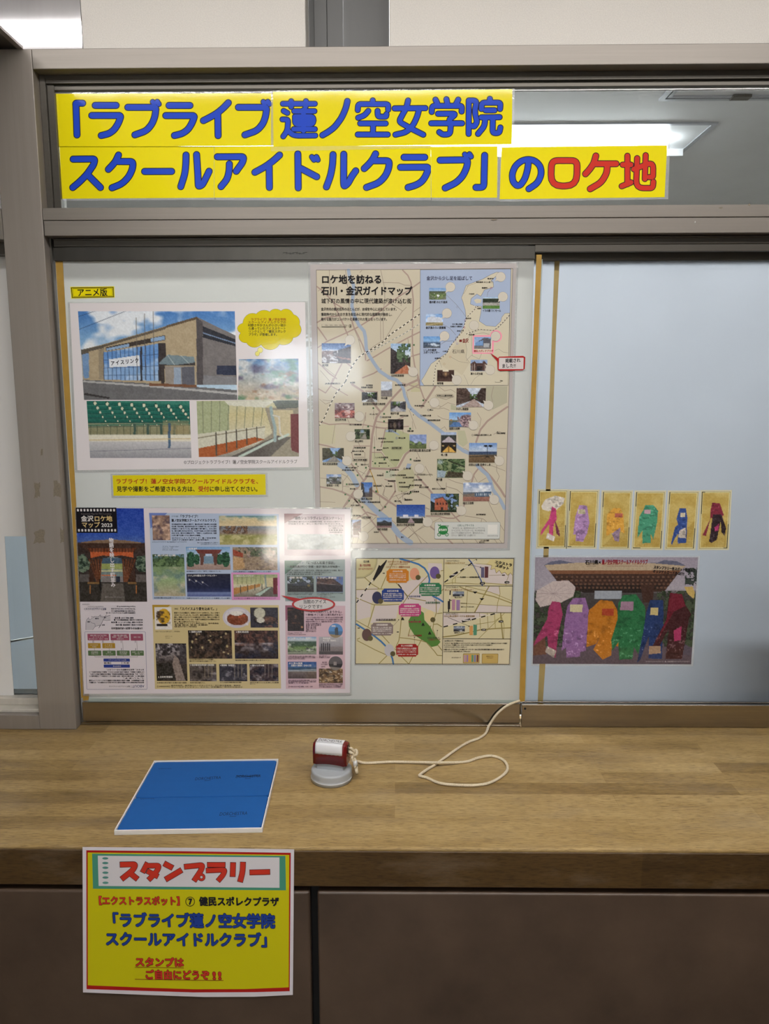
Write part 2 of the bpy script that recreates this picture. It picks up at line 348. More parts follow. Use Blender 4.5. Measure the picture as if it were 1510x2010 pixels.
# counter: worktop (thing) with a darker front edge, tiled front below it (structure)
ct = thing('countertop', 'long pale butcher-block wooden worktop with worn varnish under the service window', 'counter', (0, -0.2, ZC))
def child_box(mb, name, mat, par, **k):
    o = mb.build(name, mat, par, **k); o.matrix_parent_inverse = Matrix.Translation(-par.location); return o
child_box(MB().box(XL, XR, -0.4010, 0.05, 0.8415, ZC), 'top_board', M['wood'], ct, bevel=0.0022, seg=2)
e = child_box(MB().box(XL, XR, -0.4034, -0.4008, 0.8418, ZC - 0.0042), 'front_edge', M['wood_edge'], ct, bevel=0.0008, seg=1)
e['label'] = 'dark brown front edge'
tl = MB()
x = -0.1097
tiles = [(-0.1097, 0.5800), (0.5909, 1.25), (1.261, XR), (-0.7206, -0.1206), (-1.3315, -0.7315), (XL, -1.3424)]
for a, b_ in tiles:
    tl.box(a, b_, -0.4030, -0.375, 0.2340, 0.8328); tl.box(a, b_, -0.4030, -0.375, 0.0, 0.2235)
tb = MB().box(XL, XR, -0.386, 0.05, 0.0, 0.8413)
struct(tb.build('wall_counter', M['black']))
o = tl.build('wall_counter_tiles', M['tile'], bevel=0.003, seg=3); struct(o)

# aluminium frame --------------------------------------------------------------
post = struct(MB().box(XP0, XP1, YF, 0.065, ZC, Z_RL1).build('trim_1', M['alu_post'], bevel=0.0012, seg=2))
rb = random.Random(3)
def ragged(px, py, w, h, seed):
    r = random.Random(seed); n = 16; pts = []
    for k in range(n):
        a = 2 * math.pi * k / n; ex = max(abs(math.cos(a)), abs(math.sin(a))); q = r.uniform(0.62, 1.05)
        p = on_y(px + w / 2 * math.cos(a) / ex * q, py - h / 2 * math.sin(a) / ex * q, YF); pts.append((p[0], p[2]))
    return pts
rs = MB()
for px, py, w, h, sd in ((73, 962, 12, 34, 1), (112, 960, 15, 36, 2), (78, 1052, 24, 30, 3), (122, 1052, 8, 34, 4), (82, 888, 4, 14, 5)):
    rs.prism_y(ragged(px, py, w, h, sd), YF - 0.0003, YF + 0.0005)
rs.build('tape_residue', M['residue'], post)
struct(MB().box(XP1 + 0.0005, XR, YF, 0.065, Z_RL0, Z_RL1).box(XL, XP0 - 0.0005, YF, 0.065, Z_RL0, Z_RL1).build('trim_2', M['alu'], bevel=0.0010, seg=2))
struct(MB().box(XP1 + 0.0008, XR, YF - 0.0006, 0.06, 1.8264, Z_TR1).box(XP1 + 0.0020, XR, YF + 0.0002, 0.06, Z_TR0, 1.8256)
       .box(XL, XP0 - 0.0008, YF, 0.06, 1.795, Z_TR1).build('trim_3', M['alu'], bevel=0.0006, seg=1))
tr3 = bpy.data.objects['trim_3']
for px, py, rx, rz in ((970, 431, 0.006, 0.0016), (1416, 408, 0.004, 0.0022), (1471, 402, 0.003, 0.003), (1365, 436, 0.0006, 0.0022)):
    c = on_y(px, py, YF - 0.0006); r = random.Random(px)
    MB().prism_y([(c[0] + rx * math.cos(t) * r.uniform(0.5, 1), c[2] + rz * math.sin(t) * r.uniform(0.5, 1)) for t in np.linspace(0, 2 * math.pi, 12)[:-1]], YF - 0.0009, YF + 0.0004).build('scuff_mark', M['residue'] if px < 1360 or px > 1370 else M['card_white'], tr3)
# sliding track under the transom and on the counter
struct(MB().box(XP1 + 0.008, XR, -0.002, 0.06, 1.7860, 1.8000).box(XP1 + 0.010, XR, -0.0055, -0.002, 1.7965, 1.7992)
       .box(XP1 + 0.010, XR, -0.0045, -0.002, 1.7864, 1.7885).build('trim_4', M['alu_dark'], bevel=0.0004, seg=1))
struct(MB().box(XP1, 0.2400, -0.0035, 0.06, ZC, 0.9035).box(XP1, 0.2400, -0.0025, 0.0005, 0.9035, 0.9068).box(XP1, 0.2400, 0.010, 0.0125, 0.9035, 0.9098)
       .build('trim_5', M['steel'], bevel=0.0003, seg=1))
# cover plates fixed in front of the right-hand sash, above and below
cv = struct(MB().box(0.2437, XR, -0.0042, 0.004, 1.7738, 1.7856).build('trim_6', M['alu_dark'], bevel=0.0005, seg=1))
cv2 = struct(MB().box(0.2425, XR, -0.0042, 0.004, 0.9005, 0.9455).build('trim_7', M['steel'], bevel=0.0008, seg=1))
p = on_y(1031, 1391, -0.0042)
MB().prism_y([(p[0] + 0.0022 * math.cos(a * 0.7), p[2] + 0.0022 * math.sin(a * 0.7)) for a in range(9)], -0.0046, -0.004).build('screw', M['black'], cv2)
# reveal lining inside the post
struct(MB().box(XP1, XP1 + 0.003, -0.001, 0.06, ZC, Z_TR0).build('trim_8', M['alu_dark']))
# bar coming forward at the top left corner
a0 = on_y(45, 94, YF)[0]; b0 = on_y(34, 93, YF)[0]
struct(MB().box(b0, a0, -1.6, YF, Z_RL1 - 0.0005, Z_RL1 + 0.004).box(XL, b0, -1.6, YF + 0.02, Z_RL1 + 0.003, Z_RL1 + 0.0045, 1)
       .build('trim_9', [M['alu'], M['alu_dark']]))

# fixed light over the transom: glazing bead frame and clear glass
g0 = on_y(300, 400, 0.026)[2]
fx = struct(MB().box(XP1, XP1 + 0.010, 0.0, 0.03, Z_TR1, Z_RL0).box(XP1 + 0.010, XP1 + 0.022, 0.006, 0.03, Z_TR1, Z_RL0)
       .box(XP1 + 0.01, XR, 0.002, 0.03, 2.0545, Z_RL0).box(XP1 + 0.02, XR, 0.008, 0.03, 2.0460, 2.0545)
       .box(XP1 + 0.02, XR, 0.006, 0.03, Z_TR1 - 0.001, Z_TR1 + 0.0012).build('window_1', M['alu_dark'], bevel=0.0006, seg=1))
gl = MB().box(XP1 + 0.015, XR, 0.014, 0.019, Z_TR1 - 0.003, 2.056).build('pane', M['glass'], fx)

# left sliding sash: frameless film-covered glass between two steel rails
sl = struct(MB().box(-0.5985, 0.2442, -0.0045, 0.008, 1.7620, 1.7842).build('window_2', M['steel_reflection_dark'], bevel=0.0006, seg=1))
br = MB().box(-0.5985, 0.2385, -0.0045, 0.008, 0.9085, 0.9470).box(-0.5995, -0.588, -0.0052, 0.0, 0.9090, 0.9475)
br.build('bottom_rail', M['steel'], sl, bevel=0.0006, seg=1)
MB().box(-0.5985, 0.2435, 0.0005, 0.0055, 0.9470, 1.7620).build('pane', M['film'], sl)
MB().box(-0.590, 0.232, -0.0006, 0.0008, 0.9470, 0.9530).build('bottom_seal', M['film_green'], sl)
def strip(quad, y, t=0.0005):
    pts = []
    for q in quad: p = on_y(q[0], q[1], y); pts.append((p[0], p[2]))
    return MB().prism_y(pts, y - t, y + 0.0006)
strip([(109, 510), (123, 509), (150, 997), (141, 997)], 0.0, 0.0005).build('edge_tape', M['tape'], sl)
strip([(141, 996.5), (150, 996.5), (165.5, 1364), (160, 1372)], 0.0, 0.0004).build('edge_tape', M['tape'], sl)
strip([(163, 1362), (175, 1362), (174, 1374), (163, 1375)], 0.0, 0.0008).build('edge_tape', M['tape'], sl)
strip([(1053, 500), (1063.6, 500), (1045.5, 940), (1033, 1290), (1030.3, 1376), (1019.7, 1377), (1022, 1290), (1036, 940), (1053, 511)], 0.0, 0.0010).build('edge_tape', M['tape'], sl)
strip([(1063.6, 509), (1065.2, 509), (1032.5, 1373), (1030.6, 1373)], 0.0, 0.0012).build('glass_edge', M['film_green'], sl)
# scribble marks on the top rail
mk = MB()
for k in range(7):
    px = 560 + k * 6.5; c = on_y(px, 496 + (k % 3) * 1.2, -0.0046); a = 0.004 + 0.001 * (k % 2)
    mk.prism_y([(c[0] - a, c[2] - 0.0006), (c[0] + a, c[2] + 0.0003), (c[0] + a, c[2] + 0.0009), (c[0] - a, c[2] + 0.0002)], -0.0048, -0.0044)
mk.build('pen_mark', M['black'], sl)

# right sliding sash, one glass thickness further back
YR = 0.030
sr = struct(MB().box(0.236, 1.12, YR - 0.004, YR + 0.012, 1.764, 1.7842).build('window_3', M['alu_dark'], bevel=0.0006, seg=1))
MB().box(0.236, 1.12, YR, YR + 0.005, 0.935, 1.765).build('pane', M['film_blue'], sr)
MB().box(0.236, 1.12, YR - 0.004, YR + 0.012, 0.912, 0.9385).build('bottom_rail', M['steel'], sr, bevel=0.0006, seg=1)
strip([(1089, 508), (1099, 505), (1092, 650), (1081, 955), (1070.5, 1310), (1066, 1376), (1056, 1376), (1059, 1310), (1072, 955), (1084, 650)], YR, 0.0004).build('edge_tape', M['tape_back'], sr)
# far post on the right and the sash of the next bay
struct(MB().box(1.12, 1.19, YF, 0.065, ZC, Z_TR0).build('trim_10', M['alu_post'], bevel=0.0012))
struct(MB().box(1.19, XR, 0.02, 0.025, ZC, Z_TR0).build('window_4', M['film']))

# next window to the left of the post
YN = 0.030
def pz(px, py, y): q = on_y(px, py, y); return (q[0], q[2])
wn = struct(MB().box(XL, XP0, YF, 0.06, ZC, on_y(40, 1404, YF)[2]).build('window_5', M['alu_post'], bevel=0.001))
zl = on_y(40, 1404, YF)[2]
MB().box(XL, XP0, YF + 0.012, 0.06, zl, zl + 0.006).box(XL, XP0, 0.012, 0.06, zl + 0.006, zl + 0.020).build('sill', M['dirty_white'], wn, bevel=0.001, seg=1)
MB().box(XL, XP0, -0.002, 0.06, 1.775, 1.80).build('head_rail', M['alu_dark'], wn, bevel=0.001, seg=1)
MB().box(XL, XP0, YN, YN + 0.005, 0.93, 1.775).build('pane', M['glass'], wn)
# sheet of white paper hung on the pane, cut away at its lower right
q = [pz(-80, 460, YN), pz(90, 460, YN), pz(130, 1052, YN), pz(11, 1052, YN), pz(24, 1290, YN), pz(30, 1370, YN), pz(24, 1374, YN), pz(22, 1366, YN), pz(-80, 1368, YN)]
q[0] = (XL + 0.01, q[0][1]); q[-1] = (XL + 0.01, q[-1][1])
o = MB().prism_y([(a, b) for a, b in q], YN - 0.004, YN - 0.0032).build('paper_blind', M['card_white'])
tag(o, 'white paper sheet covering the next window left of the post, torn short at the bottom', 'paper')
# things seen through the clear corner of that window
o = MB().box(-1.05, -0.66, 0.070, 0.073, 0.912, 1.30).build('interior_panel', M['film_blue'])  # translucent panel added for the interior, office light turns it pale grey
tag(o, 'backlit panel added as grey interior behind the clear corner of the window left of the post', 'panel')
a = on_y(20, 1261, 0.070); c = on_y(68, 1253, 0.070)
MB().prism_y([(a[0], a[2]), (c[0], c[2]), (c[0], c[2] + 0.004), (a[0], a[2] + 0.004)], 0.0690, 0.0702).build('white_strip', M['card_white'], o)
MB().box(-1.05, -0.66, 0.066, 0.077, 0.898, 0.914).build('foot_rail', M['dirty_white'], o)
# office room ------------------------------------------------------------------
struct(MB().box(-4, 4, 0.066, 4.2, 2.50, 2.60).build('ceiling_office', M['office_ceiling']))
struct(MB().box(-4, 4, 0.07, 4.1, 0.0, 0.01).build('floor_office', M['office_wall']))
struct(MB().box(-4, 4, 4.1, 4.2, 0, 2.6).build('wall_office', M['office_wall']))
o = MB().box(-1.2, -0.60, 0.10, 0.7, 0.011, 0.898).box(-0.5, 0.55, 0.10, 0.6, 0.011, 0.72).build('office_desk', M['grey_plastic'], bevel=0.004)
tag(o, 'grey desk inside the office behind the left window', 'desk')
o = MB().box(0.610, 1.35, 0.125, 0.45, 0.011, 1.24).build('dark_blocker', M['blocker'], bevel=0.004)  # unseen block added behind the pane to darken its corner
tag(o, 'dark cabinet added behind the lower right of the frosted sash to dim it', 'blocker')
# ------------------------------------------------------------------ printing: flat inks laid on a sheet, each ink layer 0.05 mm proud of the last
LAY = 0.00006
_gl = {}
def _glyph(ch):
    if ch in _gl: return _gl[ch]
    def mesh_of(s):
        cu = bpy.data.curves.new('glyph', 'FONT'); cu.body = s; cu.size = 1.0; cu.resolution_u = 2; cu.fill_mode = 'FRONT'
        o = bpy.data.objects.new('glyph', cu); COL.objects.link(o)
        dg = bpy.context.evaluated_depsgraph_get(); me = bpy.data.meshes.new_from_object(o.evaluated_get(dg))
        v = np.array([p.co[:2] for p in me.vertices]).reshape(-1, 2); me.calc_loop_triangles()
        t = np.array([tuple(q.vertices) for q in me.loop_triangles], int).reshape(-1, 3)
        bpy.data.objects.remove(o); bpy.data.curves.remove(cu); bpy.data.meshes.remove(me); return v, t
    v, t = mesh_of(ch)
    if len(v) == 0: r = (v, t, 0.28)
    else:
        v2, _ = mesh_of(ch + ch); adv = (v2[:, 0].max() - v2[:, 0].min()) - (v[:, 0].max() - v[:, 0].min()); r = (v, t, max(adv, 0.05))
    _gl[ch] = r; return r
def _em():
    v, t, a = _glyph('国'); return v[:, 1].min(), v[:, 1].max(), a
EM_LO, EM_HI, EM_ADV = _em()
EM_MID = (EM_LO + EM_HI) / 2; EM_H = (EM_HI - EM_LO) / 0.92

def rgb(c):
    return np.asarray(c, float)
class Ink:
    """flat printed shapes; coordinates are positions on the sheet's plane (measured in photo pixels and put on the plane y)"""
    def __init__(s, y, lay=1): s.y = y; s.lay = lay; s.V = []; s.F = []; s.C = []; s.n = 0; s.k = 0
    def _add(s, P3, faces, c):
        b = s.n; P3 = np.array(P3, float); s.k = (s.k + 1) % 59; P3[:, 1] -= s.k * 1e-6   # overlapping strokes never share one plane
        s.V.append(P3); s.n += len(P3); s.C.append(np.tile(lin(rgb(c)), (len(P3), 1)))
        s.F += [tuple(b + i for i in f) for f in faces]
    def pts(s, pts, lay): 
        a = np.asarray(pts, float); return on_y_arr(a[:, 0], a[:, 1], s.y - LAY * (s.lay + lay))
    def poly(s, pts, c, lay=0):
        if sum(a[0] * b[1] - b[0] * a[1] for a, b in zip(pts, list(pts[1:]) + [pts[0]])) > 0: pts = list(reversed(list(pts)))
        s._add(s.pts(pts, lay), [tuple(range(len(pts)))], c); return s
    def rect(s, x0, y0, x1, y1, c, lay=0, r=0):
        if r:
            p = []
            for cx, cy, a in ((x1 - r, y0 + r, -90), (x1 - r, y1 - r, 0), (x0 + r, y1 - r, 90), (x0 + r, y0 + r, 180)):
                for k in range(5): t = math.radians(a + k * 22.5); p.append((cx + r * math.cos(t), cy + r * math.sin(t)))
        else: p = [(x0, y0), (x1, y0), (x1, y1), (x0, y1)]
        return s.poly(lean(p), c, lay)
    def ell(s, cx, cy, rx, ry, c, lay=0, n=28):
        return s.poly([(cx + rx * math.cos(2 * math.pi * k / n), cy + ry * math.sin(2 * math.pi * k / n)) for k in range(n)], c, lay)
    def ring(s, cx, cy, rx, ry, w, c, lay=0, n=32):
        return s.path([(cx + rx * math.cos(2 * math.pi * k / n), cy + ry * math.sin(2 * math.pi * k / n)) for k in range(n + 1)], w, c, lay, cap=False)
    def path(s, pts, w, c, lay=0, cap=True, dash=None):
        P = [np.array(p, float) for p in pts]; h = w / 2
        if dash:
            on, off = dash; segs = []; d = 0
            for a, b in zip(P[:-1], P[1:]):
                L = np.linalg.norm(b - a); t = 0
                while t < L:
                    ph = d % (on + off); st = min((on - ph) if ph < on else (on + off - ph), L - t)
                    if ph < on: segs.append((a + (b - a) * t / L, a + (b - a) * (t + st) / L))
                    t += max(st, 1e-3); d += max(st, 1e-3)
            for a, b in segs: s.path([a, b], w, c, lay, cap=False)
            return s
        for a, b in zip(P[:-1], P[1:]):
            d = b - a; L = np.linalg.norm(d)
            if L < 1e-6: continue
            d /= L; n = np.array([-d[1], d[0]]) * h; s.poly([a + n, b + n, b - n, a - n], c, lay)
        k0 = 0 if cap else 1; k1 = len(P) if cap else len(P) - 1
        m = 6 if w < 4 else 16
        for p in P[k0:k1]: s.ell(p[0], p[1], h, h, c, lay, m)
        return s
    def text(s, t, x0, x1, yc, h, c, bold=0.0, lay=0, ang=0.0, vertical=False, outline=None, fit=True, flip=False):
        """one line from x0 to x1, em height h, centred on yc (a number, or left/right pair); flip prints it upside down"""
        if outline: s.text(t, x0, x1, yc, h, outline[0], bold=outline[1], lay=lay, vertical=vertical, flip=flip)
        yl, yr = yc if isinstance(yc, (tuple, list)) else (yc, yc)
        if vertical:
            n = len(t); y0, y1 = yl, yr
            for i, ch in enumerate(t):
                cy = y0 + (y1 - y0) * (i + 0.5) / n; dx = (x1 - x0) * (i + 0.5) / n
                s.text(ch, x0 + dx - h / 2, x0 + dx + h / 2, cy, h, c, bold, lay)
            return s
        G = [_glyph(ch) for ch in t]; tot = sum(g[2] for g in G); 
        sx = (x1 - x0) / tot; sy = h / EM_H; x = 0
        # right-hand and up directions on the real sheet
        yp = s.y - LAY * (s.lay + lay + (1 if outline else 0))
        a = on_y((x0), yl, yp); b = on_y(x1, yr, yp); e = (b - a) / np.linalg.norm(b - a); ux = np.linalg.norm(b - a) / (x1 - x0)
        uz = np.linalg.norm(on_y((x0 + x1) / 2, (yl + yr) / 2 - 0.5, yp) - on_y((x0 + x1) / 2, (yl + yr) / 2 + 0.5, yp))
        up = np.array([-e[2], 0, e[0]])
        if flip: a = b; e = -e; up = -up
        offs = [(0, 0)]
        if bold: nb = 8 if h > 8 else 4; offs = [(bold * math.cos((k + 0.5) * 2 * math.pi / nb), bold * math.sin((k + 0.5) * 2 * math.pi / nb)) for k in range(nb)] + ([(0, 0)] if nb == 8 else [])
        for g in G:
            v, tr, adv = g
            if len(v):
                for ox, oy in offs:
                    X = ((v[:, 0] + x) * sx + ox) * ux; Z = ((v[:, 1] - EM_MID) * sy + oy) * uz
                    s._add(a + X[:, None] * e + Z[:, None] * up, [tuple(q) for q in tr], c)
            x += adv
        return s
    def para(s, lines, x0, x1, y0, dy, h, c, lay=0, flip=False):
        """a block of small print; last line keeps its natural share of the width"""
        n = max(len(l) for l in lines)
        for i, l in enumerate(lines):
            w = (x1 - x0) * len(l) / n
            if flip: s.text(l, x1 - w, x1, y0 + i * dy, h, c, lay=lay, flip=True)
            else: s.text(l, x0, x0 + w, y0 + i * dy, h, c, lay=lay)
        return s
    def build(s, name, parent, mat='print', label=None):
        if not s.n: return None
        V = np.concatenate(s.V); C = np.concatenate(s.C)
        me = bpy.data.meshes.new(name); me.from_pydata(V.tolist(), [], s.F); me.update()
        ca = me.color_attributes.new('Col', 'FLOAT_COLOR', 'POINT'); ca.data.foreach_set('color', np.concatenate([C, np.ones((len(C), 1))], 1).astype(np.float32).ravel())
        # all ink faces the viewer
        o = link(name, me, [M[mat]], parent)
        if label: o['label'] = label
        return o

def lean(p):
    """upright edges of a sheet run down toward the vanishing point: shear a pixel rectangle accordingly"""
    yc = sum(q[1] for q in p) / len(p)
    return [(q[0] + (704 - q[0]) / 9000 * (q[1] - yc), q[1]) for q in p]

# ---- painted pictures: a fine grid of coloured cells -----------------------------
_rs = np.random.RandomState(5)
_tab = _rs.rand(256, 256)
def vnoise(X, Y, sc, seed=0):
    x = X / sc + seed * 17.3; y = Y / sc + seed * 9.7; xi = np.floor(x).astype(int); yi = np.floor(y).astype(int); fx = x - xi; fy = y - yi
    fx = fx * fx * (3 - 2 * fx); fy = fy * fy * (3 - 2 * fy); g = lambda a, b: _tab[a % 256, b % 256]
    return (g(xi, yi) * (1 - fx) + g(xi + 1, yi) * fx) * (1 - fy) + (g(xi, yi + 1) * (1 - fx) + g(xi + 1, yi + 1) * fx) * fy
def fbm(X, Y, sc, seed=0): return 0.55 * vnoise(X, Y, sc, seed) + 0.3 * vnoise(X, Y, sc / 2.1, seed + 1) + 0.15 * vnoise(X, Y, sc / 4.3, seed + 2)
class Pic:
    """a printed picture on a sheet; corner pixels TL, TR, BR, BL; ops use the same coordinates as the corners"""
    def __init__(s, q, step=1.5):
        q = np.array(q, float); s.q = q
        w = (np.linalg.norm(q[1] - q[0]) + np.linalg.norm(q[2] - q[3])) / 2; h = (np.linalg.norm(q[3] - q[0]) + np.linalg.norm(q[2] - q[1])) / 2
        s.nx = max(4, int(round(w / step))); s.ny = max(4, int(round(h / step)))
        U, V = np.meshgrid(np.linspace(0, 1, s.nx), np.linspace(0, 1, s.ny)); s.u = U; s.v = V
        P = ((1 - U) * (1 - V))[..., None] * q[0] + (U * (1 - V))[..., None] * q[1] + (U * V)[..., None] * q[2] + ((1 - U) * V)[..., None] * q[3]
        s.X = P[..., 0]; s.Y = P[..., 1]; s.c = np.full(s.X.shape + (3,), 128.0)
    def mix(s, m, c, a=1.0):
        m = np.asarray(m, float) * a; s.c = s.c * (1 - m[..., None]) + rgb(c) * m[..., None]; return s
    def fill(s, c): s.c[:] = c; return s
    def vgrad(s, stops):
        ks = [k for k, _ in stops]; 
        for i in range(3): s.c[..., i] = np.interp(s.v, ks, [c[i] for _, c in stops])
        return s
    def inside(s, pts):
        m = np.zeros(s.X.shape, bool); n = len(pts)
        for i in range(n):
            x1, y1 = pts[i]; x2, y2 = pts[(i + 1) % n]
            if y1 == y2: continue
            k = ((y1 > s.Y) != (y2 > s.Y)) & (s.X < (x2 - x1) * (s.Y - y1) / (y2 - y1) + x1); m ^= k
        return m
    def poly(s, pts, c, a=1.0): return s.mix(s.inside(pts), c, a)
    def box(s, x0, y0, x1, y1, c, a=1.0): return s.mix((s.X >= x0) & (s.X < x1) & (s.Y >= y0) & (s.Y < y1), c, a)
    def ell(s, cx, cy, rx, ry, c, a=1.0, soft=0.0):
        d = np.sqrt(((s.X - cx) / rx) ** 2 + ((s.Y - cy) / ry) ** 2)
        return s.mix((d < 1) if not soft else np.clip((1 - d) / soft, 0, 1), c, a)
    def line(s, p, q, w, c, a=1.0):
        p = np.array(p, float); q = np.array(q, float); d = q - p; L2 = (d ** 2).sum() + 1e-9
        t = np.clip(((s.X - p[0]) * d[0] + (s.Y - p[1]) * d[1]) / L2, 0, 1); D = np.hypot(s.X - p[0] - t * d[0], s.Y - p[1] - t * d[1])
        return s.mix(np.clip(w / 2 + 0.5 - D, 0, 1), c, a)
    def lines(s, pts, w, c, a=1.0):
        for p, q in zip(pts[:-1], pts[1:]): s.line(p, q, w, c, a)
        return s
    def clouds(s, c, sc=20, th=0.5, gain=4, a=0.9, seed=0, m=None, sy=1.6):
        k = np.clip((fbm(s.X, s.Y * sy, sc, seed) - th) * gain, 0, 1)
        return s.mix(k if m is None else k * m, c, a)
    def leaves(s, c1, c2, sc=5, seed=0, m=None, th=0.42):
        n = fbm(s.X, s.Y, sc, seed); m = np.ones_like(n) if m is None else m
        s.mix(m * (n > th), c1); return s.mix(m * (n > th + 0.14), c2)
    def grain(s, amt, sc=2.0, seed=3): s.c += (vnoise(s.X, s.Y, sc, seed) - 0.5)[..., None] * amt; return s
    def build(s, name, y, parent, mat='print', lay=1, label=None):
        P = on_y_arr(s.X, s.Y, y - LAY * lay).reshape(-1, 3); nx, ny = s.nx, s.ny
        i = np.arange((ny - 1) * (nx - 1)); r = i // (nx - 1); k = i % (nx - 1); a = r * nx + k
        F = np.stack([a, a + nx, a + nx + 1, a + 1], 1)
        me = bpy.data.meshes.new(name); me.vertices.add(len(P)); me.vertices.foreach_set('co', P.astype(np.float32).ravel())
        me.loops.add(F.size); me.loops.foreach_set('vertex_index', F.ravel().astype(np.int32)); me.polygons.add(len(F))
        me.polygons.foreach_set('loop_start', (np.arange(len(F)) * 4).astype(np.int32)); me.polygons.foreach_set('loop_total', np.full(len(F), 4, np.int32)); me.update(calc_edges=True)
        C = lin(np.clip(s.c, 0, 255)).reshape(-1, 3); ca = me.color_attributes.new('Col', 'FLOAT_COLOR', 'POINT')
        ca.data.foreach_set('color', np.concatenate([C, np.ones((len(C), 1))], 1).astype(np.float32).ravel())
        o = link(name, me, [M[mat]], parent)
        if label: o['label'] = label
        return o
def rq(x0, y0, x1, y1): return lean([(x0, y0), (x1, y0), (x1, y1), (x0, y1)])

def sheet(name, quad, y, t, c, parent, mat='print'):
    """the paper itself: a thin slab, its front on the plane y"""
    quad = list(reversed(list(quad))); P = [on_y(px, py, y) for px, py in quad]; n = len(P)
    V = [tuple(p) for p in P] + [(p[0], y + t, p[2]) for p in P]
    F = [tuple(range(n)), tuple(reversed(range(n, 2 * n)))] + [((i + 1) % n, i, n + i, n + (i + 1) % n) for i in range(n)]
    me = bpy.data.meshes.new(name); me.from_pydata(V, [], F); me.update()
    ca = me.color_attributes.new('Col', 'FLOAT_COLOR', 'POINT'); ca.data.foreach_set('color', np.tile(np.append(lin(rgb(c)), 1), (len(V), 1)).astype(np.float32).ravel())
    return link(name, me, [M[mat]], parent)
def laminate(quad_out, quad_in, y, parent, t=0.0003):
    """clear plastic rim of a laminating pouch around a sheet"""
    V = []
    for yy in (y, y + t):
        for px, py in list(quad_out) + list(quad_in):
            p = on_y(px, py, y); V.append((p[0], yy, p[2]))
    F = []
    for i in range(4):
        j = (i + 1) % 4; F += [(i, j, 4 + j, 4 + i), (8 + j, 8 + i, 12 + i, 12 + j), (j, i, 8 + i, 8 + j)]
    me = bpy.data.meshes.new('laminate_rim'); me.from_pydata(V, [], F); me.update()
    return link('laminate_rim', me, [M['laminate']], parent)
# ------------------------------------------------------------------ yellow banner cards on the clear glass
YG = 0.0135                       # front of the upper glass
YEL, BLU, RED, BLK = (238, 222, 4), (34, 74, 200), (206, 52, 40), (22, 20, 40)
BAN_G = 'yellow laminated title cards on the upper glass'
T1 = lambda p: [(100 + a / 6.29, 170 + b / 6.29) for a, b in p]
T2 = lambda p: [(320 + a / 6.29, 170 + b / 6.29) for a, b in p]
T3 = lambda p: [(530 + a / 6.29, 170 + b / 6.29) for a, b in p]
T4 = lambda p: [(750 + a / 6.04, 170 + b / 6.04) for a, b in p]
T5 = lambda p: [(970 + a / 4.314, 270 + b / 4.314) for a, b in p]
def rounded(pts):
    """smooth the bends of a pen stroke"""
    if len(pts) < 3: return pts
    out = [np.array(pts[0], float)]
    for a, b, c in zip(pts[:-2], pts[1:-1], pts[2:]):
        a, b, c = (np.array(q, float) for q in (a, b, c)); la = np.linalg.norm(b - a); lc = np.linalg.norm(c - b); r = min(la, lc) * 0.45
        p0 = b + (a - b) * r / la; p2 = b + (c - b) * r / lc
        for t in (0, 0.25, 0.5, 0.75, 1): out.append((1 - t) ** 2 * p0 + 2 * t * (1 - t) * b + t * t * p2)
    out.append(np.array(pts[-1], float)); return out
def glyphs(ink, strokes, T, col, wo=14.3, wi=11.2):
    for st in strokes:
        w = 0
        if isinstance(st, tuple): w, st = st
        p = rounded(T(st)); ink.path(p, wo + w, BLK, 0); 
    for st in strokes:
        w = 0
        if isinstance(st, tuple): w, st = st
        p = rounded(T(st)); ink.path(p, wi + w, col, 1)
DK = -2.6
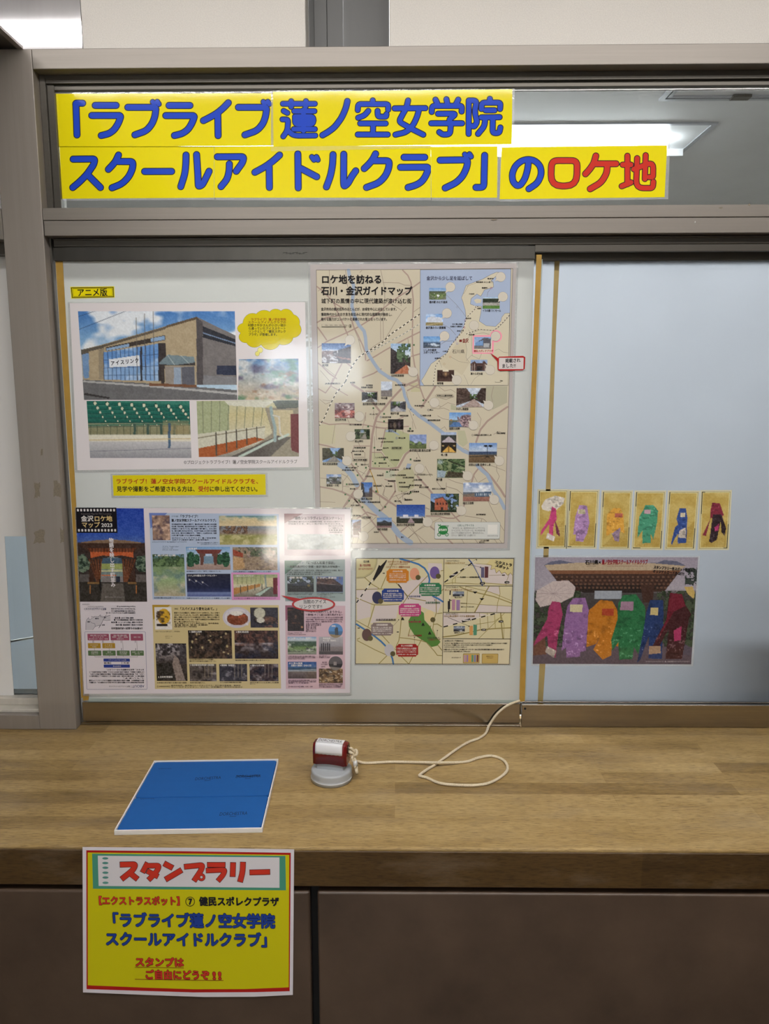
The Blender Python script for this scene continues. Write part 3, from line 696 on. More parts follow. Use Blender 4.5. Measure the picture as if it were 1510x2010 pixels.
cards = [
 ('yellow card with a blue katakana word after an opening bracket, above the other cards', [(104, 184), (537, 183), (538, 286), (112, 288)], 0.0006, [(102, 181), (539, 180), (540, 290), (111, 291)],
  [(T1, BLU, 0, [[(392, 205), (330, 204), (307, 205), (310, 240), (322, 597)], [(547, 232), (805, 232)], [(505, 357), (850, 357), (862, 372), (835, 450), (785, 530), (720, 580), (622, 604)],
      [(950, 256), (1285, 256), (1297, 275), (1285, 370), (1250, 460), (1180, 545), (1037, 596)], (DK, [(1257, 188), (1275, 212)]), (DK, [(1313, 186), (1333, 216)])]),
   (T2, BLU, 0, [[(75, 233), (333, 233)], [(35, 358), (375, 358), (388, 372), (360, 450), (310, 530), (240, 580), (142, 604)],
      [(807, 200), (740, 270), (660, 335), (560, 390), (500, 420)], [(677, 340), (681, 605)], [(932, 256), (1265, 256), (1280, 275), (1268, 370), (1235, 460), (1160, 545), (1012, 596)],
      (DK, [(1240, 188), (1257, 212)]), (DK, [(1295, 186), (1315, 215)])])]),
 ('yellow card with five blue kanji and a slash stroke in the upper title line', [(536, 180), (1006, 175), (1005, 283), (537, 288)], 0.0014, [(532, 176), (1011, 171), (1009, 287), (532, 297)],
  [(T3, BLU, -2.2, [[(160, 212), (555, 212)], [(263, 180), (263, 250)], [(445, 180), (440, 250)], [(170, 300), (215, 325)], [(155, 405), (225, 405), (217, 540), (165, 615)], [(220, 540), (280, 595), (340, 606), (560, 604)],
      [(300, 303), (550, 303)], [(415, 290), (415, 545)], [(310, 370), (540, 370), (535, 465), (310, 465), (310, 370)], [(310, 416), (540, 416)], [(295, 525), (555, 525)]]),
   (T3, BLU, -1.0, [[(957, 180), (940, 260), (890, 380), (800, 500), (720, 560), (650, 600)]]),
   (T3, BLU, -2.0, [[(1270, 170), (1270, 205)], [(1085, 290), (1090, 216), (1462, 216), (1460, 285)], [(1215, 300), (1170, 355), (1090, 385)], [(1330, 300), (1332, 371), (1435, 371), (1440, 340)],
      [(1115, 455), (1430, 455)], [(1275, 470), (1272, 590)], [(1085, 592), (1455, 592)]]),
   (T4, BLU, -1.8, [[(150, 258), (515, 255)], [(310, 165), (290, 250), (240, 340), (200, 415), (350, 500), (490, 570)], [(440, 270), (420, 350), (370, 460), (290, 540), (160, 570)],
      [(635, 155), (655, 195)], [(765, 150), (775, 200)], [(905, 155), (880, 205)], [(590, 300), (595, 228), (950, 228), (945, 295)], [(665, 322), (885, 320), (795, 392), (818, 440), (808, 565), (720, 570), (680, 540)],
      [(585, 435), (950, 435)], [(1030, 165), (1028, 560)], [(1030, 165), (1125, 165), (1098, 300), (1130, 420), (1095, 475), (1060, 465)], [(1280, 145), (1280, 185)], [(1180, 265), (1185, 190), (1408, 190), (1400, 265)],
      [(1230, 281), (1335, 281)], [(1180, 365), (1395, 362)], [(1225, 380), (1215, 470), (1140, 560)], [(1315, 380), (1312, 552), (1392, 550), (1405, 485)]])]),
 ('yellow card starting the lower title line with blue katakana and a long bar', [(116.6, 287), (422, 287), (422, 388), (122, 390)], 0.0008, [(116, 289), (423, 289), (424, 392), (119, 394)],
  [(T1, BLU, 0, [[(275, 896), (545, 893), (530, 960), (440, 1090), (350, 1180), (270, 1246)], [(455, 1090), (612, 1246)], [(835, 845), (800, 920), (760, 970), (710, 1022)],
      [(830, 925), (1015, 925), (1010, 1010), (965, 1110), (880, 1200), (755, 1250)]]), (lambda p: p, BLU, 0, [[(284, 336.6), (337, 336.4)]]),
   (T2, BLU, 0, [[(285, 845), (283, 960), (270, 1080), (220, 1235)], [(415, 840), (430, 1060), (437, 1235), (485, 1215), (530, 1130), (570, 1045)]])]),
 ('yellow card with six blue katakana in the middle of the lower title line', [(421, 287), (846, 286), (846, 388), (421, 388)], 0.0012, [(420, 289), (848, 285), (848, 393), (420, 393)],
  [(T2, BLU, 0, [[(672, 867), (1000, 865), (985, 935), (905, 1045)], [(820, 955), (818, 1040), (795, 1140), (717, 1235)], [(1440, 845), (1370, 910), (1270, 985), (1135, 1058)], [(1312, 990), (1315, 1245)]]),
   (T3, BLU, 0, [[(345, 832), (350, 1250)], [(385, 1012), (578, 1113)], (DK, [(518, 868), (545, 905)]), (DK, [(575, 868), (592, 905)]), [(780, 840), (775, 960), (750, 1100), (698, 1238)],
      [(912, 835), (910, 1180), (915, 1235), (965, 1195), (1010, 1110), (1060, 1040)], [(1305, 830), (1270, 900), (1220, 960), (1165, 1012)], [(1275, 915), (1475, 915), (1470, 1000), (1430, 1100), (1345, 1190), (1193, 1245)]]),
   (T4, BLU, 0, [[(262, 838), (507, 838)], [(220, 957), (540, 955), (550, 975), (520, 1060), (470, 1130), (400, 1170), (310, 1196)]])]),
 ('small yellow card with one blue katakana and a closing bracket', [(846, 288), (977, 287), (976, 388), (847, 388)], 0.0018, [(846, 285), (980, 283), (979, 394), (846, 394)],
  [(T4, BLU, 0, [[(690, 873), (1010, 868), (1015, 900), (1005, 960), (960, 1060), (880, 1140), (750, 1202)], (DK, [(983, 803), (1003, 830)]), (DK, [(1038, 800), (1057, 830)]), [(1218, 815), (1208, 1195), (1115, 1195)]])]),
 ('yellow card with one blue character and three red ones ending the title', [(985, 289), (1310, 285), (1305, 387), (981, 391)], 0.0022, [(981, 283), (1316, 279), (1312, 391), (979, 396)],
  [(T5, BLU, -0.6, [[(293, 200), (285, 270), (262, 350), (225, 402), (195, 410), (160, 375), (152, 310), (180, 240), (230, 198), (290, 182), (350, 197), (395, 245), (402, 310), (370, 385), (295, 435)]]),
   (T5, RED, -0.6, [[(600, 195), (705, 195), (700, 410), (480, 410), (488, 195), (602, 195)], [(863, 155), (845, 220), (810, 270), (775, 308)], [(850, 222), (1035, 222)], [(960, 235), (955, 300), (910, 380), (815, 435)]]),
   (T5, RED, -1.8, [[(1090, 230), (1160, 230)], [(1130, 155), (1130, 395)], [(1082, 412), (1160, 380)], [(1185, 268), (1350, 206), (1347, 335), (1315, 335)], [(1285, 150), (1278, 350)], [(1213, 175), (1203, 428), (1345, 428), (1350, 375)]])]),
]
for lab, quad, dz, pouch, groups in cards:
    y = YG - dz
    t = thing('title_card', lab, 'sign', tuple(on_y(sum(q[0] for q in quad) / 4, max(q[1] for q in quad), y)), BAN_G)
    off = Matrix.Translation(-t.location)
    parts = [sheet('card_sheet', quad, y, 0.0003, YEL, t, 'print_flat'), laminate(pouch, quad, y, t)]
    ik = Ink(y)
    for T, col, dw, strokes in groups: glyphs(ik, strokes, T, col, 14.3 + dw, 11.2 + dw)
    parts.append(ik.build('lettering', t, 'print_flat'))
    for p in parts: p.matrix_parent_inverse = off
# ------------------------------------------------------------------ papers stuck on the left sash
BLACK, DARK, PAPER = (24, 22, 26), (52, 48, 50), (226, 220, 222)
def begin(name, label, cat, quad, y, group=None):
    return thing(name, label, cat, tuple(on_y((quad[2][0] + quad[3][0]) / 2, (quad[2][1] + quad[3][1]) / 2, y)), group)
def settle(root):
    """keep the printed parts where they were laid out although the thing's origin is at its lower edge"""
    off = Matrix.Translation(-root.location)
    for c in root.children: c.matrix_parent_inverse = off

# --- small yellow label -----------------------------------------------------------
y = -0.0004; q = [(138, 563), (224, 562), (225, 584), (140, 586)]
t = begin('yellow_label', 'small yellow label with black double border and four characters, above the pictures', 'label', q, y)
sheet('label_sheet', q, y, 0.0003, YEL, t, 'print_flat')
ik = Ink(y); ik.path([(140, 565), (222, 564), (223, 582.5), (142, 584), (140, 565)], 1.5, BLACK, 0); ik.path([(142.5, 567), (220, 566), (221, 580.5), (144, 582), (142.5, 567)], 0.6, BLACK, 0)
ik.text('アニメ版', 151, 211, (574.6, 573.6), 15.5, BLACK, bold=0.35); ik.build('lettering', t, 'print_flat'); settle(t)

# --- picture sheet with the ice rink views ----------------------------------------
y = -0.0004; q = [(137, 595), (599, 593), (606, 917), (152, 923)]
t = begin('picture_sheet', 'large laminated sheet with four pictures of the ice rink building and a yellow cloud', 'poster', q, y)
sheet('paper', q, y, 0.0003, PAPER, t)
laminate([(133, 593), (604, 591), (611, 922), (147, 927)], q, y, t)
# building
B = lambda p: [(100 + a / 2.904, 480 + b / 2.904) for a, b in p]
p = Pic([(153, 611), (461, 611), (466, 785), (165, 785)], 1.25)
p.vgrad([(0, (74, 124, 190)), (0.45, (150, 188, 220)), (1, (190, 210, 225))]); p.clouds((236, 240, 244), 46, 0.46, 5, 0.95, 2)
W1, W2, W3 = (176, 160, 132), (150, 138, 118), (122, 118, 118)
def P_(pts, c, a=1.0): p.poly(B(pts), c, a)
P_([(170, 602), (310, 565), (655, 465), (830, 412), (855, 440), (1060, 540), (1062, 800), (185, 800)], W1)
P_([(830, 412), (1055, 520), (1060, 800), (830, 800)], W3); P_([(828, 415), (865, 440), (868, 800), (834, 800)], (86, 82, 84)); P_([(865, 465), (1052, 540), (1053, 580), (866, 530)], (52, 54, 62))
P_([(866, 500), (1052, 560), (1052, 566), (866, 507)], (120, 140, 170))
P_([(170, 600), (300, 572), (300, 600), (172, 628)], (96, 90, 80)); P_([(175, 628), (216, 618), (218, 760), (188, 765)], (118, 150, 190)); P_([(216, 610), (302, 590), (302, 768), (222, 765)], W1); P_([(272, 600), (304, 590), (306, 768), (274, 768)], W2)
P_([(655, 462), (835, 410), (835, 425), (655, 476)], (98, 84, 66)); P_([(302, 570), (655, 467), (655, 482), (302, 585)], (102, 92, 78))
P_([(312, 586), (652, 516), (652, 545), (312, 608)], (70, 62, 58)); P_([(318, 592), (445, 565), (445, 582), (318, 605)], (140, 170, 205)); P_([(570, 535), (650, 520), (650, 542), (570, 556)], (140, 170, 205))
P_([(300, 615), (628, 562), (628, 778), (306, 770)], (104, 148, 206)); P_([(300, 700), (628, 690), (628, 778), (306, 770)], (134, 170, 214)); P_([(612, 562), (655, 560), (658, 640), (630, 660), (630, 778), (612, 780)], (62, 56, 56))
p.clouds((206, 224, 240), 18, 0.5, 3, 0.6, 9, p.inside(B([(300, 615), (612, 562), (612, 778), (306, 770)])).astype(float))
for i in range(14): x = 300 + i * 24; p.line(B([(x, 612 - i * 3.6)])[0], B([(x + 3, 772)])[0], 0.9, (44, 60, 96))
for yy0, yy1 in ((660, 624), (705, 692), (745, 744)): p.line(B([(300, yy0)])[0], B([(612, yy1)])[0], 0.8, (50, 66, 104))
P_([(508, 585), (520, 583), (522, 778), (510, 778)], (58, 58, 66))
P_([(330, 655), (505, 630), (506, 692), (332, 700)], (228, 232, 238))
P_([(612, 680), (665, 628), (815, 640), (822, 672), (700, 688)], (120, 138, 146)); P_([(612, 680), (700, 688), (822, 672), (822, 690), (612, 692)], (70, 66, 66)); p.line(B([(665, 630)])[0], B([(705, 686)])[0], 0.9, (200, 210, 214)); p.line(B([(740, 632)])[0], B([(790, 680)])[0], 0.9, (190, 200, 204))
P_([(650, 695), (820, 692), (822, 800), (652, 800)], (150, 142, 134)); P_([(628, 690), (648, 690), (648, 800), (630, 798)], (72, 66, 64)); P_([(745, 700), (815, 695), (820, 810), (748, 808)], (96, 98, 108)); P_([(700, 702), (742, 700), (744, 800), (702, 800)], (150, 166, 186))
P_([(945, 688), (1055, 690), (1056, 745), (946, 742)], (52, 58, 78)); P_([(868, 745), (1060, 755), (1060, 800), (868, 800)], (132, 132, 136))
P_([(180, 770), (620, 795), (1065, 830), (1070, 890), (180, 890)], (110, 110, 112)); P_([(185, 775), (560, 800), (1065, 845), (1065, 858), (560, 812), (185, 785)], (176, 176, 176)); p.box(0, 0, 1, 1, (0, 0, 0))
P_([(560, 790), (830, 800), (830, 815), (560, 806)], (120, 84, 62)); P_([(190, 845), (340, 872), (330, 880), (190, 858)], (62, 60, 60))
for x0, y0, y1 in ((486, 418, 775), (533, 395, 770), (583, 380, 775)): p.line(B([(x0, y0)])[0], B([(x0 + 6, y1)])[0], 1.1, (96, 92, 88))
p.line(B([(158, 410)])[0], B([(250, 380)])[0], 0.8, (40, 56, 90)); p.line(B([(160, 484)])[0], B([(430, 378)])[0], 0.8, (40, 56, 90))
p.grain(16, 2.0); p.grain(10, 9, 4); p.build('printed_picture', y, t, label='picture of the ice rink building under a blue sky')
ik = Ink(y, 3)
for i, ch in enumerate('アイスリンク'): cx, cy = B([(352 + i * 27.5, 677 - i * 3.2)])[0]; ik.text(ch, cx - 4, cx + 4, cy, 9.5, (40, 40, 50), bold=0.3)
# lower left: rink hall
p = Pic([(170, 787), (372, 787), (376, 899), (177, 899)], 1.25)
p.vgrad([(0, (58, 128, 112)), (0.38, (40, 96, 86)), (0.4, (150, 150, 120)), (0.58, (136, 134, 104)), (0.6, (226, 224, 206)), (0.70, (222, 216, 198)), (0.72, (196, 196, 198)), (1, (150, 150, 156))])
for k in range(6):
    yy = 790 + k * 9.0; p.line((168, yy), (378, yy + 9 - k * 2.4), 5.6 - k * 0.7, (34, 104, 92)); p.line((168, yy + 3.2), (378, yy + 12 - k * 2.4), 1.0, (24, 66, 62))
    for i in range(9):
        cx = 186 + i * 24 + k * 5; p.ell(cx, yy + (cx - 168) * (9 - k * 2.4) / 210, 3.6 - k * 0.4, 4.2 - k * 0.5, (30, 66, 60)); p.ell(cx + 0.8, yy + 0.8 + (cx - 168) * (9 - k * 2.4) / 210, 2.8 - k * 0.35, 3.4 - k * 0.45, (214, 216, 190))
for i in range(15): p.line((178 + i * 13, 836), (178 + i * 13, 853), 1.0, (78, 84, 66))
for i in range(4): p.box(262 + i * 26, 832, 267 + i * 26, 853, (70, 92, 82))
p.box(320, 825, 371, 852, (168, 150, 110), 0.5); p.box(330, 830, 335, 880, (54, 86, 120), 0.8); p.line((172, 864), (376, 861), 1.4, (196, 176, 120)); p.line((176, 886), (376, 880), 1.0, (120, 120, 132)); p.grain(18, 2.2)
p.build('printed_picture', y, t, label='picture of the ice rink hall with green roof beams')
# lower right: benches by the rink
p = Pic([(386, 787), (586, 785), (587, 896), (390, 897)], 1.25)
p.vgrad([(0, (196, 196, 166)), (0.25, (200, 190, 146)), (0.58, (206, 200, 170)), (1, (150, 146, 138))]); p.poly([(386, 787), (450, 787), (450, 850), (388, 853)], (168, 176, 140))
for i in range(8): p.line((398 + i * 17, 787), (399 + i * 16, 850), 1.2, (120, 126, 104))
p.poly([(388, 852), (520, 836), (520, 866), (420, 897), (390, 897)], (206, 204, 186)); p.poly([(390, 880), (500, 858), (520, 862), (452, 888), (420, 897), (390, 897)], (170, 96, 56)); p.line((388, 860), (520, 838), 1.6, (118, 108, 84))
for i in range(5): x = 424 + i * 20; p.line((x, 850 - i * 3), (x + 1, 893 - i * 7), 3.0 - i * 0.3, (86, 82, 74))
p.poly([(520, 800), (588, 800), (588, 897), (470, 897), (535, 850)], (150, 142, 126)); p.poly([(535, 805), (576, 805), (576, 862), (540, 858)], (196, 184, 150)); p.poly([(570, 812), (588, 812), (588, 890), (572, 884)], (112, 50, 58))
p.poly([(452, 897), (545, 855), (572, 858), (530, 897)], (98, 92, 88)); 
for a_, b_ in (((470, 897), (512, 876)), ((515, 874), (540, 862)), ((548, 861), (566, 853))): p.line(a_, b_, 5, (190, 206, 196))
p.lines([(532, 800), (534, 815), (540, 840), (540, 865)], 6, (150, 170, 172)); p.lines([(536, 815), (548, 818), (550, 850), (556, 858)], 3, (206, 204, 196)); p.poly([(440, 787), (540, 787), (520, 800), (450, 796)], (214, 214, 200)); p.poly([(535, 787), (588, 785), (588, 800), (545, 803)], (60, 70, 76), 0.7)
p.grain(22, 2.2); p.build('printed_picture', y, t, label='picture of benches along the rink boards')
# upper right: plain sky-and-water picture
p = Pic([(469, 705), (586, 704), (587, 785), (467, 785)], 1.4)
p.vgrad([(0, (92, 134, 186)), (0.4, (168, 178, 182)), (1, (196, 178, 152))]); p.clouds((228, 226, 220), 22, 0.48, 4, 0.8, 6); p.clouds((92, 84, 112), 30, 0.56, 5, 0.7, 12); p.clouds((96, 138, 110), 26, 0.58, 5, 0.8, 17); p.clouds((150, 104, 76), 18, 0.62, 6, 0.6, 21); p.grain(26, 2.6)
p.build('printed_picture', y, t, label='soft picture of sky, water and greenery')
# yellow cloud with the notice
cl = Ink(y, 1); CL = lambda a, b: (440 + a / 8.389, 590 + b / 8.389)
lob = [(470, 380, 160, 170), (660, 290, 150, 130), (850, 260, 125, 120), (1020, 280, 130, 140), (1120, 360, 125, 130), (1130, 480, 140, 130), (370, 460, 150, 95), (360, 600, 115, 95), (500, 620, 150, 150), (760, 640, 170, 170), (980, 600, 155, 130), (760, 480, 420, 200)]
for cx, cy, rx, ry in lob: x, yy = CL(cx, cy); cl.ell(x, yy, rx / 8.389 + 0.45, ry / 8.389 + 0.45, (70, 70, 30), 0)
for cx, cy, rx, ry in lob: x, yy = CL(cx, cy); cl.ell(x, yy, rx / 8.389, ry / 8.389, (216, 200, 10), 1)
for cx, cy, r in ((595, 815, 42), (548, 875, 34)): x, yy = CL(cx, cy); cl.ell(x, yy, r / 8.389 + 0.4, r / 8.389 + 0.8, (90, 90, 40), 0); cl.ell(x, yy, r / 8.389, r / 8.389 + 0.4, (232, 224, 120), 1)
cl.build('thought_cloud', t, label='yellow thought cloud')
L6 = [('ラブライブ！蓮ノ空女学院', 440, 1022, 312, (150, 60, 30)), ('スクールアイドルクラブの', 392, 1022, 360, (120, 70, 30)), ('村野さやかさんが小さい頃か', 392, 1022, 408, BLACK), ('ら通っていたアイススケート', 398, 1020, 460, BLACK), ('リンクとして「健民スポレク', 400, 1020, 510, BLACK), ('プラザ」が登場します。', 400, 900, 560, BLACK)]
ik.lay = 4
for s_, a, b, c_, k in L6: x0, yy = CL(a, c_); x1, _ = CL(b, c_); ik.text(s_, x0, x1, yy, 5.6, k, bold=0.12)
ik.text('©プロジェクトラブライブ！蓮ノ空女学院スクールアイドルクラブ', 361, 584, (907.6, 906.2), 8.0, (50, 48, 48)); ik.build('lettering', t); settle(t)

# --- yellow notice ---------------------------------------------------------------
y = -0.0004; q = [(221, 933), (521, 931), (522, 971), (223, 973)]
t = begin('yellow_notice', 'long yellow laminated strip with a red line over a black line of writing', 'sign', q, y)
sheet('notice_sheet', q, y, 0.0003, (222, 206, 20), t); laminate([(217, 930), (525, 928), (526, 975), (219, 977)], q, y, t)
ik = Ink(y); ik.text('ラブライブ！蓮ノ空女学院スクールアイドルクラブを、', 227, 514, 945, 10.2, (170, 40, 34), bold=0.25)
for s_, a, b, k in (('見学や撮影をご希望される方は、', 229, 389, BLACK), ('受付', 389, 411, (170, 40, 34)), ('に申し出てください。', 411, 512, BLACK)): ik.text(s_, a, b, 960, 11.0, k, bold=0.25)
ik.build('lettering', t); settle(t)
# ------------------------------------------------------------------ the big city map
def conv(ox, oy, s): return lambda p: [(ox + a / s, oy + b / s) for a, b in p]
mA, mB, mC, mD, mE, mF = conv(610, 510, 6.864), conv(810, 510, 6.565), conv(610, 740, 6.864), conv(800, 740, 6.565), conv(800, 900, 6.565), conv(670, 900, 8.389)

# small-picture painters: each fills one printed photo
def ph_street(p, x0, y0, x1, y1, sky=(150, 176, 210), wall=(84, 66, 56), road=(150, 128, 116), vp=None):
    vx, vy = vp or (x0 + (x1 - x0) * 0.58, y0 + (y1 - y0) * 0.52); p.fill(sky); p.clouds((225, 232, 240), 14, 0.5, 3, 0.6)
    p.poly([(x0 - 9, y0), (x0 + (x1 - x0) * 0.34, y0), (vx, vy - 2), (vx, vy + 2), (x0 - 9, y1)], wall); p.poly([(x1 + 9, y0), (x0 + (x1 - x0) * 0.84, y0), (vx + 2, vy - 2), (vx + 2, vy + 2), (x1 + 9, y1)], tuple(int(v * 0.75) for v in wall))
    p.poly([(vx, vy), (vx + 2, vy), (x1 - 2, y1 + 4), (x0 + 3, y1 + 4)], road); p.leaves((52, 78, 44), (86, 110, 66), 4, 3, ((abs(p.X - vx) < 7) & (p.Y < vy) & (p.Y > vy - 9)).astype(float))
    for i in range(4): p.line((x0, y0 + (y1 - y0) * (0.25 + i * 0.17)), (vx, vy - 1 + i * 0.5), 0.9, (44, 36, 34), 0.8)
    p.grain(44, 2.2, 7)
def ph_trees(p, x0, y0, x1, y1, sky=(150, 178, 214), g1=(34, 52, 30), g2=(78, 98, 58), ground=(104, 96, 84), hz=0.5, gh=0.75):
    h = y1 - y0; p.fill(sky); p.clouds((230, 234, 240), 16, 0.52, 3, 0.6, 3); m = np.clip((p.Y - (y0 + h * hz) + (fbm(p.X, p.Y, 9, 5) - 0.5) * h * 0.7) / 1.5, 0, 1); p.mix(m, g1); p.leaves(g2, (120, 140, 90), 3.5, 8, m * (p.Y < y0 + h * gh))
    p.mix(p.Y > y0 + h * gh, ground); p.grain(34, 2.0, 9)
def ph_build(p, x0, y0, x1, y1, sky=(120, 158, 208), body=(204, 204, 208), ground=(140, 122, 92), top=0.3, low=0.72, rise=0.1, dark=True):
    w, h = x1 - x0, y1 - y0; p.vgrad([(0, sky), (0.6, tuple(min(255, v + 40) for v in sky))]); p.clouds((236, 238, 242), 18, 0.54, 4, 0.6, 4)
    p.poly([(x0 + w * 0.08, y0 + h * low), (x0 + w * 0.08, y0 + h * (top + rise)), (x0 + w * 0.35, y0 + h * top), (x0 + w * 0.95, y0 + h * (top + rise)), (x0 + w * 0.95, y0 + h * low)], body)
    if dark:
        for i in range(7): p.box(x0 + w * (0.14 + i * 0.11), y0 + h * (low - 0.22), x0 + w * (0.20 + i * 0.11), y0 + h * (low - 0.06), (66, 70, 84))
    p.mix(p.Y > y0 + h * low, ground); p.line((x0, y1), (x1, y0 + h * low), 2, tuple(min(255, v + 50) for v in ground), 0.7); p.grain(30, 2.2, 12)
def ph_night(p, x0, y0, x1, y1, base=(38, 32, 30), lamp=(206, 188, 140), n=6, sd=1):
    p.fill(base); p.leaves((58, 48, 44), (84, 66, 54), 5, sd); r = random.Random(sd)
    for i in range(n): p.ell(r.uniform(x0 + 2, x1 - 2), r.uniform(y0 + 2, y1 - 3), r.uniform(1.2, 3.2), r.uniform(1.4, 4.0), lamp, 0.85, 0.5)
    p.grain(36, 2.2, 5)
def ph_sea(p, x0, y0, x1, y1, sky=(120, 160, 214), sea=(58, 96, 140), land=(150, 132, 108), a=0.4, b=0.62):
    p.vgrad([(0, sky), (a, tuple(min(255, v + 50) for v in sky)), (a + 0.01, sea), (b, sea), (b + 0.06, (190, 196, 190)), (b + 0.1, land), (1, land)]); p.clouds((236, 238, 242), 20, 0.5, 3, 0.7, 8); p.grain(26, 3, 3)

y = -0.0004
q = [(609, 519), (1014, 517), (996, 1076), (621, 1076)]
mp_ = begin('guide_map', 'large beige city guide map with many small photos and a blue sea inset', 'map', q, y)
sheet('paper', q, y, 0.0003, (178, 171, 170), mp_); laminate([(605, 515), (1018, 514), (1001, 1080), (618, 1080)], q, y, mp_)
BG, ROAD, ROADT, RIV, GRN = (198, 189, 168), (168, 146, 136), (150, 136, 124), (156, 170, 190), (176, 178, 140)
fr_ = [(621, 530), (1007, 527), (990, 1066), (630, 1067)]
k = Ink(y, 1)
k.poly(fr_, BG, 0)
def fill(T, pts, c, lay=1): k.poly(T(pts), c, lay)
fill(mC, [(1010, 700), (1110, 690), (1330, 770), (1330, 980), (1250, 1040), (1150, 1220), (1060, 1140), (960, 1000)], GRN)
fill(mC, [(830, 1020), (960, 1020), (1050, 1140), (1150, 1220), (830, 1225)], (184, 184, 150)); fill(mF, [(940, 220), (1150, 120), (1210, 260), (1200, 480), (1060, 560), (940, 540), (890, 320)], (184, 180, 148)); fill(mF, [(730, 200), (880, 200), (880, 320), (720, 320)], (188, 190, 168))
fill(mD, [(640, 690), (740, 690), (780, 850), (720, 900), (660, 860), (650, 760)], (182, 180, 152)); fill(mD, [(1010, 120), (1290, 120), (1285, 330), (1100, 420), (1020, 330)], (176, 172, 150)); fill(mD, [(560, 350), (640, 380), (630, 430), (560, 420)], (178, 176, 150))
for a_, b_, c_ in (((110, 640), (330, 900), (196, 190, 160)), ((950, 520), (1040, 700), (200, 190, 165)), ((1350, 80), (1480, 200), (190, 184, 150))): fill(mC, [a_, (b_[0], a_[1]), b_, (a_[0], b_[1])], c_)
def road(T, pts, w=2.6, c=ROAD, lay=2): k.path(T(pts), w, c, lay, cap=True)
for pts in ([(85, 360), (160, 420), (260, 520), (310, 570), (350, 680), (440, 870), (500, 1015)], [(85, 845), (200, 780), (370, 755)], [(100, 1180), (220, 1100), (480, 985), (650, 900), (780, 820), (900, 720), (1060, 590), (1210, 480), (1340, 400), (1475, 300)],
            [(1240, 140), (1310, 210), (1350, 300), (1370, 420), (1385, 560), (1375, 800), (1370, 1030), (1375, 1250), (1400, 1420), (1450, 1580), (1475, 1680)], [(95, 910), (160, 1000), (215, 1080)], [(545, 780), (585, 915), (640, 1020), (700, 1150), (735, 1250), (740, 1350)],
            [(760, 1360), (870, 1300), (1000, 1220), (1200, 1110), (1370, 1020), (1475, 970)], [(1360, 1300), (1475, 1265)], [(100, 1390), (160, 1440), (250, 1530), (350, 1600)], [(420, 1400), (350, 1530), (270, 1700)], [(700, 1590), (850, 1530), (950, 1470)], [(330, 590), (430, 650)], [(460, 1370), (560, 1450)]): road(mA, pts)
for pts in ([(470, 140), (490, 320), (520, 420), (520, 720), (560, 860), (590, 940), (640, 1060), (690, 1250)], [(250, 140), (265, 500)], [(945, 140), (990, 350), (1000, 520), (975, 740), (980, 1060)], [(940, 760), (945, 1090)], [(975, 305), (1190, 310), (1260, 340), (1350, 345)],
            [(1290, 640), (1230, 700), (1150, 820), (1080, 940), (1010, 1060), (800, 1200)], [(1105, 605), (1240, 690)], [(130, 1490), (260, 1640)], [(180, 1440), (330, 1560)], [(660, 170), (690, 145)], [(1220, 510), (1218, 620)], [(100, 420), (150, 390)], [(1390, 700), (1475, 640)], [(640, 1060), (720, 1180)], [(1310, 1060), (1320, 1130)]): road(mA, pts, 0.9, ROADT)
k.path(mA([(510, 140), (530, 260), (580, 340), (570, 480), (555, 620), (590, 760), (650, 880), (720, 960), (740, 1050), (750, 1200), (790, 1290), (860, 1400), (930, 1500), (1050, 1580), (1160, 1620), (1210, 1680)]), 6.6, RIV, 3)
k.path(mC([(1050, 10), (1160, 45), (1210, 90), (1250, 160), (1270, 260), (1320, 370), (1360, 440)]), 6, RIV, 3); k.path(mD([(20, 380), (60, 420), (150, 500), (300, 600), (430, 700), (560, 800), (650, 900), (720, 950), (800, 985)]), 7, RIV, 3); k.path(mE([(900, 90), (960, 150), (1030, 210), (1070, 290), (1100, 400), (1200, 540), (1250, 640)]), 7, RIV, 3)
k.path(mC([(390, 1180), (470, 1230), (560, 1330), (620, 1450)]), 10.5, RIV, 3); k.path(mF([(360, 670), (450, 740), (560, 850), (650, 920), (730, 980), (850, 1120), (950, 1250), (1050, 1330), (1140, 1385)]), 11, RIV, 3); fill(mC, [(1010, 740), (1110, 745), (1200, 790), (1190, 770), (1090, 700), (1010, 720)], RIV, 3); fill(mF, [(1090, 80), (1160, 90), (1120, 170), (1060, 160)], RIV, 3)
for pts, w in (([(110, 160), (200, 215), (270, 120), (300, 20)], 2.2), ([(270, 120), (380, 180), (500, 250)], 1.6), ([(560, 100), (700, 190), (860, 370), (940, 470)], 4), ([(940, 470), (890, 540), (860, 640), (830, 780), (810, 1000), (800, 1240)], 4.4), ([(960, 460), (1100, 290), (1250, 130), (1440, 40)], 4),
               ([(118, 600), (250, 640), (430, 630), (700, 640), (860, 670), (980, 690), (1320, 665)], 2.2), ([(110, 905), (230, 930), (330, 960)], 2.6), ([(580, 930), (800, 930)], 1.6), ([(590, 930), (555, 1020), (570, 1100)], 1.6), ([(820, 1015), (950, 1015), (1000, 1080)], 1.6),
               ([(800, 1240), (740, 1370), (640, 1480), (560, 1600), (480, 1710)], 4), ([(820, 1230), (1050, 1240), (1180, 1220), (1280, 1040), (1330, 1000)], 4), ([(130, 1480), (300, 1510), (420, 1550), (560, 1620), (640, 1700)], 2.8), ([(540, 1160), (640, 1290), (710, 1390)], 3),
               ([(830, 1530), (960, 1620), (1080, 1700)], 3), ([(700, 690), (720, 600), (745, 480)], 1.2), ([(890, 600), (1050, 620), (1250, 540)], 2), ([(880, 680), (1010, 690), (980, 820), (950, 940)], 2.4), ([(1050, 1680), (1140, 1550), (1130, 1420), (1000, 1380)], 2), ([(1230, 80), (1475, 150)], 2), ([(740, 190), (900, 200)], 2)): road(mC, pts, w)
